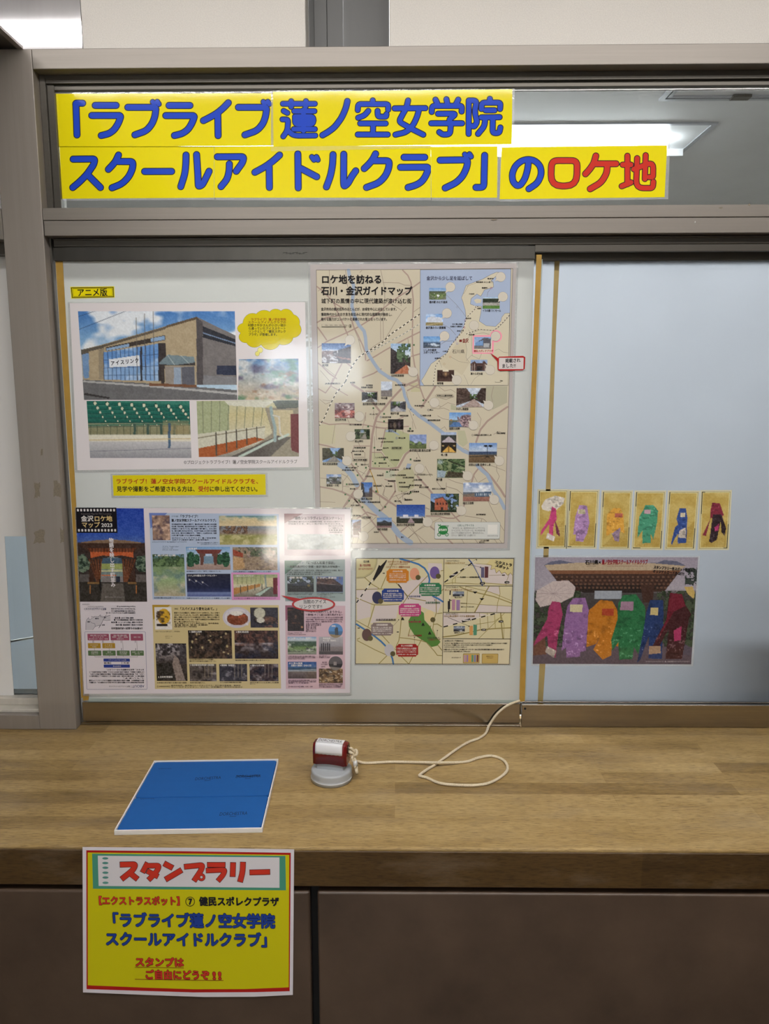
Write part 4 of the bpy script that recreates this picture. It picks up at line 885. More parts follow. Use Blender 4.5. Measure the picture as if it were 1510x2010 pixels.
for pts in ([(160, 310), (240, 320), (300, 320)], [(120, 300), (200, 365), (290, 330)], [(330, 640), (310, 760), (290, 900)], [(740, 480), (740, 590)], [(900, 200), (910, 330)], [(850, 450), (850, 570)], [(890, 640), (880, 760), (890, 850)], [(640, 880), (690, 990), (730, 1020), (730, 1200)], [(590, 1080), (720, 1080)], [(620, 1140), (630, 1260)], [(130, 1360), (210, 1370)],
            [(430, 1470), (520, 1480)], [(430, 1380), (430, 1530)], [(1000, 1490), (980, 1600)], [(1330, 450), (1420, 700)], [(1230, 680), (1250, 760)], [(1370, 600), (1380, 700)], [(1290, 200), (1340, 400)], [(120, 1680), (330, 1690)], [(640, 1260), (740, 1310)], [(690, 1330), (760, 1240)], [(1100, 1620), (1300, 1540)], [(1380, 900), (1475, 1100)], [(480, 530), (520, 620)], [(860, 800), (860, 1100)]): road(mC, pts, 0.8, ROADT)
k.path(mC([(800, 1250), (860, 1400), (910, 1560)]), 1.8, (186, 152, 84), 3)
for pts, w in (([(130, 10), (160, 130), (210, 270), (240, 310)], 2.6), ([(360, 120), (270, 260), (180, 390)], 4), ([(0, 175), (140, 100)], 2.6), ([(0, 90), (130, 30)], 2), ([(1290, 385), (1150, 480), (1030, 570), (940, 680), (885, 840)], 3.6)): road(mD, pts, w)
for pts in ([(400, 120), (480, 180), (560, 160), (620, 200)], [(410, 400), (520, 330), (620, 360)], [(300, 400), (400, 410), (470, 400), (540, 430)], [(390, 500), (460, 540), (530, 550)], [(900, 460), (950, 540), (930, 640)], [(1110, 120), (1080, 250), (1100, 320)], [(330, 600), (420, 680), (480, 640), (510, 690)], [(690, 920), (740, 920), (790, 950)], [(1110, 740), (1180, 700), (1260, 740)], [(420, 270), (500, 290), (600, 250)], [(300, 330), (430, 380)], [(560, 830), (640, 830)], [(1160, 920), (1275, 922)]): road(mD, pts, 0.8, ROADT)
for pts, w in (([(930, 110), (860, 200), (830, 300)], 3), ([(950, 100), (1080, 240), (1200, 400), (1255, 490)], 4.2), ([(240, 740), (400, 745), (520, 770), (600, 770), (680, 730), (740, 580)], 2.6), ([(560, 690), (640, 780), (680, 820)], 2.6), ([(130, 230), (230, 340), (320, 450)], 3.6), ([(300, 880), (350, 920)], 3), ([(520, 1040), (580, 1095)], 3)): road(mE, pts, w)
for pts in ([(1040, 550), (1150, 780), (1245, 930)], [(860, 230), (900, 300)], [(920, 305), (1015, 250)], [(740, 740), (880, 760), (980, 780), (1020, 815)], [(380, 300), (440, 380), (500, 450)], [(520, 260), (610, 300), (720, 330)], [(230, 100), (300, 230)], [(0, 1030), (120, 930), (420, 770)], [(1150, 90), (1150, 160), (1185, 230), (1155, 300)], [(500, 310), (500, 440)], [(500, 360), (640, 400), (720, 470)], [(700, 1040), (730, 1095)], [(870, 1040), (910, 1095)], [(1120, 1040), (1160, 1095)], [(1180, 1040), (1220, 1095)], [(960, 780), (950, 815)], [(0, 870), (120, 990), (180, 1095)], [(100, 960), (260, 1095)], [(1080, 90), (1260, 160)], [(230, 640), (280, 650)], [(420, 770), (460, 820)]): road(mE, pts, 0.9, ROADT)
for pts, w in (([(0, 540), (140, 610), (210, 650), (300, 760), (400, 890), (480, 1000), (600, 1150), (700, 1280), (795, 1395)], 3), ([(490, 170), (380, 360), (270, 460), (160, 610), (30, 820)], 3.4), ([(530, 540), (640, 610), (780, 700), (910, 790)], 3.4), ([(890, 540), (780, 710), (680, 830), (600, 930)], 3), ([(1110, 1100), (1000, 1190), (900, 1260), (935, 1395)], 2.4), ([(400, 890), (430, 885), (520, 920), (580, 940)], 2.6), ([(260, 990), (400, 900)], 2.6)): road(mF, pts, w)
for pts in ([(350, 1140), (500, 1030), (580, 960)], [(420, 1240), (560, 1120)], [(1360, 1100), (1220, 1210), (1110, 1310)], [(1150, 1120), (1230, 1250), (1320, 1385)], [(630, 620), (640, 740), (690, 810)], [(160, 870), (200, 730), (250, 690)], [(680, 600), (720, 480), (660, 420)], [(770, 660), (690, 600)], [(180, 1395), (200, 1300)], [(260, 1395), (290, 1290)], [(500, 760), (900, 1070)], [(360, 1395), (380, 1350)], [(900, 600), (960, 700), (1000, 750)], [(950, 660), (1080, 570), (1220, 510)], [(1000, 560), (1020, 680)], [(1300, 570), (1400, 620), (1460, 660)], [(1390, 800), (1450, 840)], [(0, 250), (100, 300), (160, 380)], [(20, 540), (30, 380), (130, 250)]): road(mF, pts, 0.9, ROADT)
# railway lines
rl = mA([(470, 1640), (520, 1500), (580, 1400), (650, 1310), (740, 1250), (830, 1200), (950, 1130), (1080, 1000), (1200, 920), (1340, 820), (1470, 732)]); k.path(rl, 1.6, (230, 226, 216), 3); k.path(rl, 1.8, (44, 42, 42), 4, dash=(5, 4))
rl = mC([(470, 60), (400, 150), (340, 220), (250, 400), (180, 560), (118, 655)]); k.path(rl, 1.4, (230, 226, 216), 3); k.path(rl, 1.6, (44, 42, 42), 4, dash=(5, 4))
rl = mA([(760, 1270), (900, 1190), (1060, 1100), (1250, 1000), (1470, 862)]); k.path(rl, 1.0, (214, 212, 206), 3); k.path(rl, 1.1, (110, 124, 128), 4, dash=(4, 4))
k.path(fr_ + fr_[:1], 0.7, (96, 90, 88), 4)
# sea inset
inset = mB([(100, 128), (1270, 118), (1232, 1617), (95, 1622)]); k.poly(inset, (164, 178, 204), 4)
land = mB([(1080, 160), (1010, 190), (900, 250), (790, 290), (690, 330), (655, 430), (630, 490), (650, 540), (680, 650), (690, 740), (660, 860), (610, 950), (550, 1030), (480, 1130), (440, 1200), (340, 1270), (240, 1340), (150, 1500), (110, 1560), (148, 1618), (1232, 1617), (1252, 685), (1190, 690), (1150, 740), (1140, 790), (1070, 860), (950, 850), (860, 790), (880, 690), (890, 600), (810, 595), (745, 570), (755, 500), (830, 440), (880, 470), (925, 390), (1045, 350), (1040, 290), (1010, 270), (1090, 200), (1110, 160)])
k.poly(land, (204, 196, 174), 5); k.poly(mB([(570, 1080), (700, 1060), (690, 1250), (735, 1330), (640, 1490), (560, 1430), (430, 1400), (370, 1350), (340, 1285), (470, 1200)]), (198, 188, 164), 6); k.path(land + land[:1], 0.5, (92, 96, 104), 6)
k.poly(mB([(790, 520), (830, 500), (890, 510), (880, 555), (820, 560)]), (204, 196, 174), 6); k.poly(mB([(760, 530), (790, 480), (880, 490), (890, 590), (770, 585)]), (164, 178, 204), 5)
k.path(inset + inset[:1], 0.6, (86, 84, 88), 6)
for pts in ([(435, 450), (560, 570), (650, 680), (690, 740)], [(390, 830), (480, 880), (560, 970)], [(360, 1090), (430, 1050), (560, 1040)], [(1010, 370), (970, 420), (960, 480)], [(720, 900), (760, 960), (680, 1040), (700, 1160), (690, 1260), (740, 1330)], [(1250, 720), (1180, 800), (1100, 880), (1040, 910), (880, 900), (760, 940)], [(1060, 1170), (1110, 1150), (1170, 1190), (1235, 1200)], [(690, 1300), (760, 1230), (860, 1280), (890, 1210)], [(490, 1250), (600, 1310), (720, 1330)], [(340, 1290), (380, 1390)], [(870, 1480), (800, 1530), (750, 1610)], [(660, 1480), (700, 1560), (720, 1615)], [(760, 970), (770, 1240)], [(770, 960), (920, 940), (990, 960)], [(700, 340), (820, 300)], [(660, 440), (720, 330)]): k.path(mB(pts), 0.5, (132, 126, 120), 7, cap=False)
for pts in ([(265, 1615), (300, 1360), (370, 1270), (440, 1210), (480, 1120), (570, 1010), (650, 920), (690, 750), (820, 620), (800, 590)], [(1250, 712), (1170, 800), (1090, 880), (1040, 912), (860, 895), (680, 960)]): k.path(mB(pts), 0.9, (226, 222, 212), 7, cap=False); k.path(mB(pts), 1.0, (58, 54, 54), 8, cap=False, dash=(3.5, 2.5))
for x_, yy_, c_ in ((575, 610, (150, 150, 170)), (680, 775, (150, 110, 140)), (668, 873, (190, 110, 140)), (568, 1005, (130, 120, 120)), (575, 1080, (110, 120, 190)), (553, 1040, (150, 150, 200)), (485, 1252, (190, 130, 90)), (410, 1342, (170, 140, 100)), (1025, 285, (140, 130, 110)), (1015, 362, (190, 100, 110))): a_ = mB([(x_, yy_)])[0]; k.ring(a_[0], a_[1], 1.8, 1.8, 0.5, c_, 8, 14)
# pink marker round the plaza photo
k.rect(928, 658, 969.5, 694.5, (240, 150, 172), 6, r=2); a_ = mB([(1075, 985)])[0]; k.ell(a_[0], a_[1], 12, 12, (240, 150, 172), 6); k.rect(930.5, 661, 966, 692, (214, 206, 186), 7)
# round white call-outs that carry the (left out) codes, with their pointers
def callout(T, x_, yy_, tip=None, r=9.3):
    cx, cy = T([(x_, yy_)])[0]
    if tip:
        tx, ty = T([tip])[0]; d = np.array([tx - cx, ty - cy]); d /= np.linalg.norm(d); n_ = np.array([-d[1], d[0]]); k.poly([(cx + n_[0] * 4 + d[0] * 5, cy + n_[1] * 4 + d[1] * 5), (cx - n_[0] * 4 + d[0] * 5, cy - n_[1] * 4 + d[1] * 5), (tx, ty)], (204, 197, 184), 11)
    k.ell(cx, cy, r + 0.4, r + 0.4, (150, 142, 136), 10); k.ell(cx, cy, r, r, (204, 197, 184), 11)
for T, x_, yy_, tip in ((mA, 530, 1080, (455, 1165)), (mA, 1380, 1510, (1300, 1420)), (mB, 1137, 220, (1060, 275)), (mB, 488, 350, (420, 430)), (mB, 1165, 475, (1100, 545)), (mB, 443, 688, (375, 765)), (mB, 793, 845, None), (mB, 413, 982, (345, 1055)), (mB, 1072, 985, (1005, 1050)), (mB, 1000, 1420, (935, 1345)), (mB, 570, 1550, (500, 1475)),
                        (mD, 348, 330, None), (mD, 1045, 365, (975, 300)), (mD, 850, 622, (780, 555)), (mD, 340, 880, None), (mD, 1185, 1080, (1115, 1010)), (mE, 155, 128, None), (mE, 775, 225, (705, 155)), (mE, 1118, 530, (1045, 460)), (mE, 695, 672, (620, 610)), (mE, 260, 817, (190, 750)), (mC, 655, 532, None), (mC, 540, 800, (605, 735)), (mC, 490, 1130, (420, 1065)), (mC, 640, 1578, (705, 1515)), (mF, 370, 1282, (280, 1205))): callout(T, x_, yy_, tip)
k.build('map_drawing', mp_)
# photos on the map
def mphoto(T, x0, y0, x1, y1, fn, lab=None, **kw):
    (a, b), (c, d) = T([(x0, y0), (x1, y1)]); p = Pic(rq(a, b, c, d), 1.1); fn(p, a, b, c, d, **kw); p.build('printed_photo', y, mp_, lay=10, label=lab)
mphoto(mA, 150, 1125, 542, 1392, lambda p, a, b, c, d: (p.vgrad([(0, (62, 92, 148)), (0.35, (110, 140, 186)), (0.4, (120, 90, 80)), (1, (92, 78, 74))]), p.poly([(a + 22, b + 16), (c, b + 6), (c, d), (a + 24, d)], (66, 48, 44)), p.poly([(a + 24, b + 25), (c, b + 30), (c, d - 6), (a + 40, d - 8)], (150, 104, 86)), p.clouds((226, 230, 238), 8, 0.46, 6, 0.8, 5, ((p.X < a + 32) & (p.Y > b + 12)).astype(float)), p.grain(50, 2.2)))
mphoto(mA, 1078, 1128, 1345, 1535, lambda p, a, b, c, d: (p.vgrad([(0, (150, 180, 216)), (0.4, (206, 216, 226)), (0.5, (70, 62, 60)), (1, (60, 52, 50))]), p.poly([(a, b + 8), (a + 26, b + 26), (a + 28, d), (a, d)], (58, 52, 54)), p.leaves((52, 74, 50), (92, 112, 84), 6, 3, (p.X > a + 12) & (p.Y < b + 36)), p.poly([(a + 30, b + 42), (a + 36, b + 44), (a + 34, d + 2), (a + 4, d + 2)], (176, 112, 84)), p.grain(40, 2.2)))
mphoto(mC, 948, 60, 1098, 262, ph_trees, sky=(196, 206, 222), g1=(92, 104, 118), g2=(132, 136, 140), ground=(128, 122, 120), hz=0.5, gh=0.6)
mphoto(mC, 690, 205, 897, 338, ph_street, sky=(186, 190, 196), wall=(60, 62, 66), road=(120, 116, 112))
mphoto(mC, 325, 350, 592, 552, lambda p, a, b, c, d: (p.vgrad([(0, (150, 140, 146)), (0.45, (120, 100, 108)), (0.55, (186, 104, 96)), (1, (150, 92, 90))]), p.clouds((226, 214, 214), 6, 0.5, 6, 0.8, 3), p.clouds((84, 50, 60), 7, 0.55, 6, 0.8, 9), p.grain(40, 2)))
mphoto(mC, 1077, 330, 1283, 466, ph_street, sky=(120, 124, 132), wall=(84, 84, 94), road=(176, 172, 176), vp=(778, 797))
mphoto(mC, 1043, 570, 1250, 707, lambda p, a, b, c, d: (p.fill((38, 32, 34)), p.ell(a + 13, b + 12, 4, 9, (120, 106, 92), 0.9, 0.6), p.ell(a + 22, b + 10, 4, 8, (92, 78, 84), 0.8, 0.6), p.ell(a + 6, b + 12, 3, 7, (80, 66, 60), 0.7, 0.6), p.grain(46, 2.2)))
mphoto(mC, 592, 703, 797, 837, lambda p, a, b, c, d: (p.fill((48, 60, 40)), p.leaves((74, 90, 58), (34, 44, 30), 5, 6), p.poly([(a + 11, d), (a + 18, b + 10), (a + 22, b + 10), (c - 6, d)], (146, 140, 130)), p.line((a + 10, b + 7), (c - 8, b + 7), 1.6, (170, 170, 160)), p.line((a + 12, b + 6), (a + 12, d), 1.2, (150, 146, 138)), p.line((c - 10, b + 6), (c - 10, d), 1.2, (150, 146, 138)), p.ell(a + 15, b + 4, 5, 4, (150, 170, 206), 0.8, 0.5), p.grain(30, 2)))
mphoto(mC, 158, 957, 447, 1147, ph_street, sky=(116, 152, 204), wall=(72, 70, 56), road=(132, 128, 124), vp=(655, 895))
mphoto(mC, 213, 1312, 413, 1440, lambda p, a, b, c, d: (p.vgrad([(0, (120, 146, 196)), (0.5, (176, 186, 206)), (0.75, (74, 70, 76)), (1, (120, 112, 112))]), p.leaves((60, 64, 62), (94, 96, 92), 5, 8, p.Y > b + 5), p.clouds((216, 220, 226), 6, 0.55, 5, 0.8, 2), p.grain(36, 2)))
mphoto(mC, 680, 1420, 832, 1618, lambda p, a, b, c, d: (p.vgrad([(0, (70, 112, 186)), (0.6, (120, 152, 206)), (0.75, (88, 86, 92)), (1, (110, 100, 98))]), p.poly([(a, b), (a + 5, b + 3), (a + 8, d), (a, d)], (52, 50, 56)), p.poly([(c, b + 6), (c - 7, b + 14), (c - 6, d), (c, d)], (94, 82, 80)), p.grain(34, 2)))
mphoto(mC, 1332, 775, 1560, 965, ph_trees, sky=(132, 150, 196), g1=(58, 66, 60), g2=(84, 92, 78), ground=(92, 104, 66), hz=0.55, gh=0.72)
mphoto(mD, 632, 143, 1010, 388, ph_street, sky=(186, 196, 212), wall=(82, 66, 60), road=(164, 146, 140), vp=(930, 783))
mphoto(mD, 538, 457, 818, 645, lambda p, a, b, c, d: (p.vgrad([(0, (106, 152, 212)), (0.5, (160, 190, 222)), (0.55, (96, 100, 84)), (1, (96, 112, 132))]), p.ell(c - 8, b + 17, 17, 14, (128, 106, 108), 1, 0.2), p.leaves((176, 152, 156), (96, 78, 84), 4, 4, (p.X > c - 26) & (p.Y > b + 6)), p.poly([(a, d), (a + 8, b + 19), (a + 20, b + 19), (a + 26, d)], (84, 118, 168)), p.ell(a + 4, b + 15, 3, 2.5, (170, 120, 70), 0.9, 0.5), p.grain(26, 2)))
mphoto(mD, 433, 712, 630, 846, lambda p, a, b, c, d: (p.vgrad([(0, (150, 170, 206)), (0.25, (176, 188, 210)), (0.3, (54, 62, 58)), (1, (70, 64, 66))]), p.poly([(a + 14, b + 9), (a + 17, b + 9), (c, d), (a, d)], (184, 174, 182)), p.grain(26, 2)))
mphoto(mD, 433, 846, 630, 973, lambda p, a, b, c, d: (p.fill((40, 34, 30)), p.poly([(a + 14, b + 7), (a + 16, b + 7), (c, d), (a + 2, d)], (206, 164, 84)), p.line((a + 15, b + 6), (a + 15, d), 2, (120, 82, 40)), p.ell(a + 4, b + 6, 3, 1.5, (220, 190, 130), 0.9, 0.5), p.ell(c - 4, b + 6, 3, 1.5, (220, 190, 130), 0.9, 0.5), p.grain(22, 2)))
mphoto(mD, 793, 850, 1153, 1103, lambda p, a, b, c, d: (p.vgrad([(0, (110, 146, 204)), (0.42, (186, 200, 218)), (0.46, (54, 70, 104)), (0.6, (66, 78, 92)), (0.62, (120, 98, 72)), (1, (96, 78, 58))]), p.clouds((226, 230, 238), 16, 0.5, 3, 0.6, 3, p.Y < b + 14), p.line((a + 36, b + 7), (a + 36, b + 28), 1.0, (40, 42, 50)), p.ell(a + 33, b + 6, 4, 2, (30, 32, 40)), p.ell(a + 42, b + 6, 4.5, 2, (30, 32, 40)), p.lines([(a + 31, d - 8), (a + 36, b + 26), (a + 42, d - 8)], 1.0, (50, 42, 38)), p.line((a, b + 27), (c, b + 25), 1.5, (52, 50, 44)), p.grain(30, 2)))
mphoto(mE, 383, 5, 742, 247, lambda p, a, b, c, d: (p.fill((92, 112, 76)), p.leaves((52, 72, 48), (128, 140, 104), 7, 4), p.poly([(a, b + 22), (a + 18, b + 24), (a + 14, d), (a, d)], (150, 166, 178)), p.poly([(a + 14, d), (a + 22, b + 24), (c, b + 28), (c, d)], (70, 64, 50)), p.line((a + 24, b + 4), (c, b + 16), 2.6, (44, 48, 34)), p.ell(a + 6, b + 6, 8, 6, (176, 190, 200), 0.7, 0.6), p.grain(44, 2.4)))
mphoto(mE, 718, 310, 1083, 550, lambda p, a, b, c, d: (p.vgrad([(0, (120, 142, 186)), (0.5, (190, 198, 210)), (0.52, (96, 104, 116)), (0.76, (110, 108, 108)), (0.78, (156, 110, 96)), (1, (140, 98, 88))]), p.clouds((236, 238, 242), 13, 0.44, 4, 0.9, 8, p.Y < b + 19), p.poly([(a, b + 24), (a + 22, b + 21), (a + 22, b + 28), (a, b + 28)], (120, 106, 96)), p.poly([(a + 24, b + 20), (c, b + 17), (c, b + 27), (a + 24, b + 28)], (74, 96, 120)), [p.box(a + 26 + i * 4, b + 21, a + 27.6 + i * 4, b + 26, (190, 198, 206)) for i in range(8)], p.grain(26, 2)))
mphoto(mE, 298, 453, 663, 690, lambda p, a, b, c, d: (p.vgrad([(0, (94, 128, 186)), (0.6, (160, 180, 212)), (1, (60, 70, 60))]), p.leaves((40, 52, 38), (70, 84, 56), 5, 2, (p.X > a + 30) & ((p.Y < b + 22) | (p.Y > b + 22))), p.poly([(a + 8, b + 11), (a + 24, b + 7), (a + 34, b + 20), (a + 34, d - 3), (a + 8, d - 2)], (168, 96, 72)), p.line((a + 7, b + 11), (a + 24, b + 6.5), 1.4, (70, 62, 66)), p.line((a + 24, b + 6.5), (a + 35, b + 20), 1.4, (70, 62, 66)), [p.box(a + 12 + i * 6, b + 17, a + 14.5 + i * 6, b + 22, (66, 44, 44)) for i in range(4)], p.box(a + 20, b + 26, a + 25, d - 3, (60, 42, 40)), p.poly([(a, b + 14), (a + 8, b + 18), (a + 8, d), (a, d)], (44, 48, 44)), p.mix(p.Y > d - 3.5, (44, 54, 40)), p.grain(34, 2)))
mphoto(mF, 912, 760, 1380, 1063, lambda p, a, b, c, d: (p.vgrad([(0, (44, 74, 150)), (0.6, (78, 112, 182)), (0.64, (150, 160, 180)), (0.7, (60, 62, 56)), (1, (52, 54, 44))]), p.box(a + 13, b + 20, a + 23, b + 24.5, (214, 214, 224)), p.box(a + 35, b + 20, a + 43, b + 24.5, (208, 206, 216)), p.box(a + 6, b + 24, a + 50, b + 26, (190, 192, 202)), p.poly([(a + 27, b + 26), (a + 29, b + 26), (a + 36, d), (a + 21, d)], (160, 140, 146)), p.grain(22, 2)))
mphoto(mF, 588, 975, 832, 1138, lambda p, a, b, c, d: (p.vgrad([(0, (110, 144, 196)), (0.4, (150, 172, 206)), (0.45, (52, 54, 52)), (0.8, (58, 54, 50)), (0.84, (140, 110, 110)), (1, (130, 104, 104))]), p.poly([(a + 3, b + 11), (a + 15, b + 4.5), (c - 3, b + 11)], (66, 70, 78)), p.grain(26, 2)))
mphoto(mF, 150, 1010, 327, 1300, lambda p, a, b, c, d: (p.vgrad([(0, (140, 162, 206)), (0.5, (206, 208, 220)), (1, (176, 160, 156))]), p.poly([(a + 5, b + 7), (c, b), (c, d - 4), (a + 5, d - 6)], (96, 54, 48)), p.line((a + 5, b + 12), (c, b + 8), 1.2, (60, 34, 34)), p.line((a + 5, b + 20), (c, b + 18), 1.2, (60, 34, 34)), p.grain(24, 2)))
mphoto(mB, 215, 363, 433, 512, lambda p, a, b, c, d: (p.vgrad([(0, (120, 160, 210)), (0.25, (150, 176, 210)), (0.3, (70, 80, 62)), (0.5, (96, 108, 78)), (1, (120, 118, 112))]), p.poly([(a + 9, b + 11), (a + 24, b + 14), (a + 28, b + 20), (a + 12, b + 16)], (222, 226, 228)), p.line((a + 4, b + 14), (a + 20, d), 2, (170, 168, 164)), p.leaves((80, 104, 62), (120, 136, 90), 4, 3, p.Y > b + 12), p.grain(26, 2)))
mphoto(mB, 905, 480, 1125, 630, lambda p, a, b, c, d: (p.vgrad([(0, (140, 176, 214)), (0.1, (190, 206, 220)), (0.14, (48, 58, 46)), (0.46, (52, 60, 50)), (0.5, (160, 160, 156)), (0.72, (176, 172, 164)), (0.75, (86, 122, 62)), (1, (92, 130, 66))]), p.clouds((120, 116, 108), 4, 0.5, 5, 0.7, 3, (p.Y > b + 11) & (p.Y < b + 17)), p.grain(26, 2)))
mphoto(mB, 172, 697, 393, 848, ph_build, body=(196, 202, 214), ground=(140, 128, 90), top=0.22, low=0.72, dark=False)
mphoto(mB, 140, 987, 360, 1135, lambda p, a, b, c, d: (p.vgrad([(0, (104, 152, 210)), (0.45, (140, 180, 220)), (0.5, (90, 116, 150)), (1, (92, 98, 104))]), p.poly([(a + 2, b + 15), (a + 20, b + 13), (c, b + 17), (a + 24, b + 20)], (190, 204, 220)), p.clouds((60, 72, 90), 5, 0.5, 5, 0.8, 4, p.Y > b + 13), p.grain(26, 2)))
mphoto(mB, 795, 995, 1012, 1147, lambda p, a, b, c, d: (p.vgrad([(0, (126, 158, 206)), (0.7, (176, 192, 216)), (0.78, (126, 122, 122)), (1, (110, 108, 110))]), p.poly([(a + 2, b + 12), (a + 20, b + 1), (c, b + 3), (c, b + 18), (a + 2, b + 18)], (92, 92, 100)), p.poly([(a + 2, b + 11), (a + 18, b + 6), (a + 18, b + 17), (a + 2, b + 17)], (116, 150, 196)), p.poly([(a + 19, b + 12), (c - 3, b + 12), (c - 4, d - 3), (a + 19, d - 3)], (170, 172, 176)), p.grain(24, 2)), lab='photo of the plaza circled in pink')
mphoto(mB, 748, 1288, 965, 1435, lambda p, a, b, c, d: (p.fill((146, 166, 200)), p.poly([(a, d), (a, b + 8), (a + 8, b + 2), (a + 12, b + 7), (c - 10, b + 6), (c - 7, b + 2), (c, b + 8), (c, d)], (84, 62, 58)), p.box(a + 12, b + 12, a + 23, d, (44, 36, 36)), [p.line((a + 3 + i * 5, b + 8), (a + 3 + i * 5, d), 0.8, (196, 186, 176)) for i in (0, 1, 5, 6)], p.grain(34, 2)))
mphoto(mB, 317, 1420, 535, 1568, lambda p, a, b, c, d: (p.vgrad([(0, (70, 50, 44)), (0.6, (58, 40, 36)), (1, (84, 62, 54))]), p.ell(a + 17, b + 8, 7, 6, (196, 160, 116), 0.8, 0.9), [p.line((a + 2 + i * 6, b + 6), (a + 2 + i * 6, d - 5), 0.8, (40, 28, 28)) for i in range(6)], p.box(a + 11, b - 1, a + 22, b + 2.6, (236, 228, 206), 0.9), p.grain(24, 2)))
# writing on the map
w_ = Ink(y, 12)
def tx(T, s_, x0, x1, yc, h, c=BLACK, sc=None, **kw):
    (a, b), (c2, d) = T([(x0, yc), (x1, yc)]); w_.text(s_, a, c2, b, h, c, **kw)
tx(mA, 'ロケ地を訪ねる', 140, 965, 265, 17.4, BLACK, bold=0.55); tx(mA, '石川・金沢ガイドマップ', 140, 1370, 420, 17.4, BLACK, bold=0.55); tx(mA, '城下町の風情の中に現代建築が溶け込む街', 142, 1362, 555, 10.2, (36, 34, 36), bold=0.12)
tx(mA, '金沢市内の観光名所のほとんどが、お城を中心に点在しています。', 140, 1180, 665, 6.4, (40, 38, 40), bold=0.1); tx(mA, '藩政時代からの古き良き街並みに現代的な建築物が融合し、', 140, 1120, 735, 6.4, (40, 38, 40), bold=0.1); tx(mA, '様々な魅力がコンパクトに凝縮された街となっています。', 140, 1050, 800, 6.4, (40, 38, 40), bold=0.1)
tx(mA, '0', 145, 155, 880, 2.6); 
for i, s_ in enumerate(('100m', '200m', '300m', '400m', '500m')): tx(mA, s_, 190 + i * 65, 235 + i * 65, 880, 2.6)
w_.path(mA([(148, 903), (478, 903)]), 0.9, BLACK, 0); w_.ring(*mA([(533, 892)])[0], 3, 3, 0.5, BLACK, 0, 16); w_.poly(mA([(533, 865), (541, 905), (525, 905)]), BLACK, 0)
w_.rect(*mB([(603, 1028)])[0], *mB([(637, 1058)])[0], (120, 34, 30), 0); tx(mB, '金沢', 643, 722, 1042, 8.6, (130, 40, 36), bold=0.2); tx(mB, '石川県', 510, 672, 1182, 8.0, (70, 66, 66)); tx(mB, '金沢から少し足を延ばして', 180, 775, 238, 8.4, (52, 52, 78), bold=0.1)
for T, s_, x0, x1, yc, h in ((mA, '金沢駅', 155, 240, 1420, 4.8), (mA, '主計町茶屋街', 1083, 1258, 1560, 4.8), (mC, '金沢駅前別院通り商店街', 700, 1010, 364, 4.8), (mC, '中の橋', 948, 1035, 286, 4.8), (mC, '暗がり坂', 1077, 1190, 492, 4.8), (mC, '近江町市場', 330, 478, 577, 4.8), (mC, 'あかり坂', 1045, 1155, 728, 4.8), (mC, '尾山神社', 595, 710, 866, 4.8), (mC, '長町武家屋敷跡', 158, 365, 1172, 4.8), (mC, '香林坊・片町', 213, 385, 1462, 4.8), (mC, '竪町商店街', 682, 832, 1643, 4.8),
                          (mD, 'ひがし茶屋街', 628, 788, 413, 5), (mD, '浅野川河畔', 535, 678, 667, 5), (mD, '金沢城公園 新丸広場', 25, 300, 947, 5), (mD, '梅ノ橋', 433, 515, 1003, 5), (mD, '卯辰山公園 見晴らし台', 790, 1073, 1130, 5), (mE, '兼六園', 370, 450, 272, 5), (mE, '国立工芸館', 716, 855, 574, 5), (mE, '石川県立歴史博物館', 298, 552, 714, 5), (mF, '金沢21世紀美術館', 912, 1208, 1092, 5), (mF, '寺町寺院群', 593, 765, 1168, 5),
                          (mB, '道の駅 のと千里浜', 215, 450, 545, 5), (mB, '金沢海みらい図書館', 170, 430, 875, 5), (mB, 'いしかわ総合', 140, 308, 1163, 4.8), (mB, 'スポーツセンター', 140, 350, 1195, 4.8), (mB, 'イカの駅 つくモール', 903, 1140, 655, 5), (mB, '瀬々らぎの森', 748, 905, 1468, 4.8), (mB, '無限庵', 316, 398, 1592, 4.8)): tx(T, s_, x0, x1, yc, h, (34, 30, 30), bold=0.12)
tx(mB, '健民スポレクプラザ', 790, 1040, 1175, 4.8, (176, 30, 54), bold=0.15)
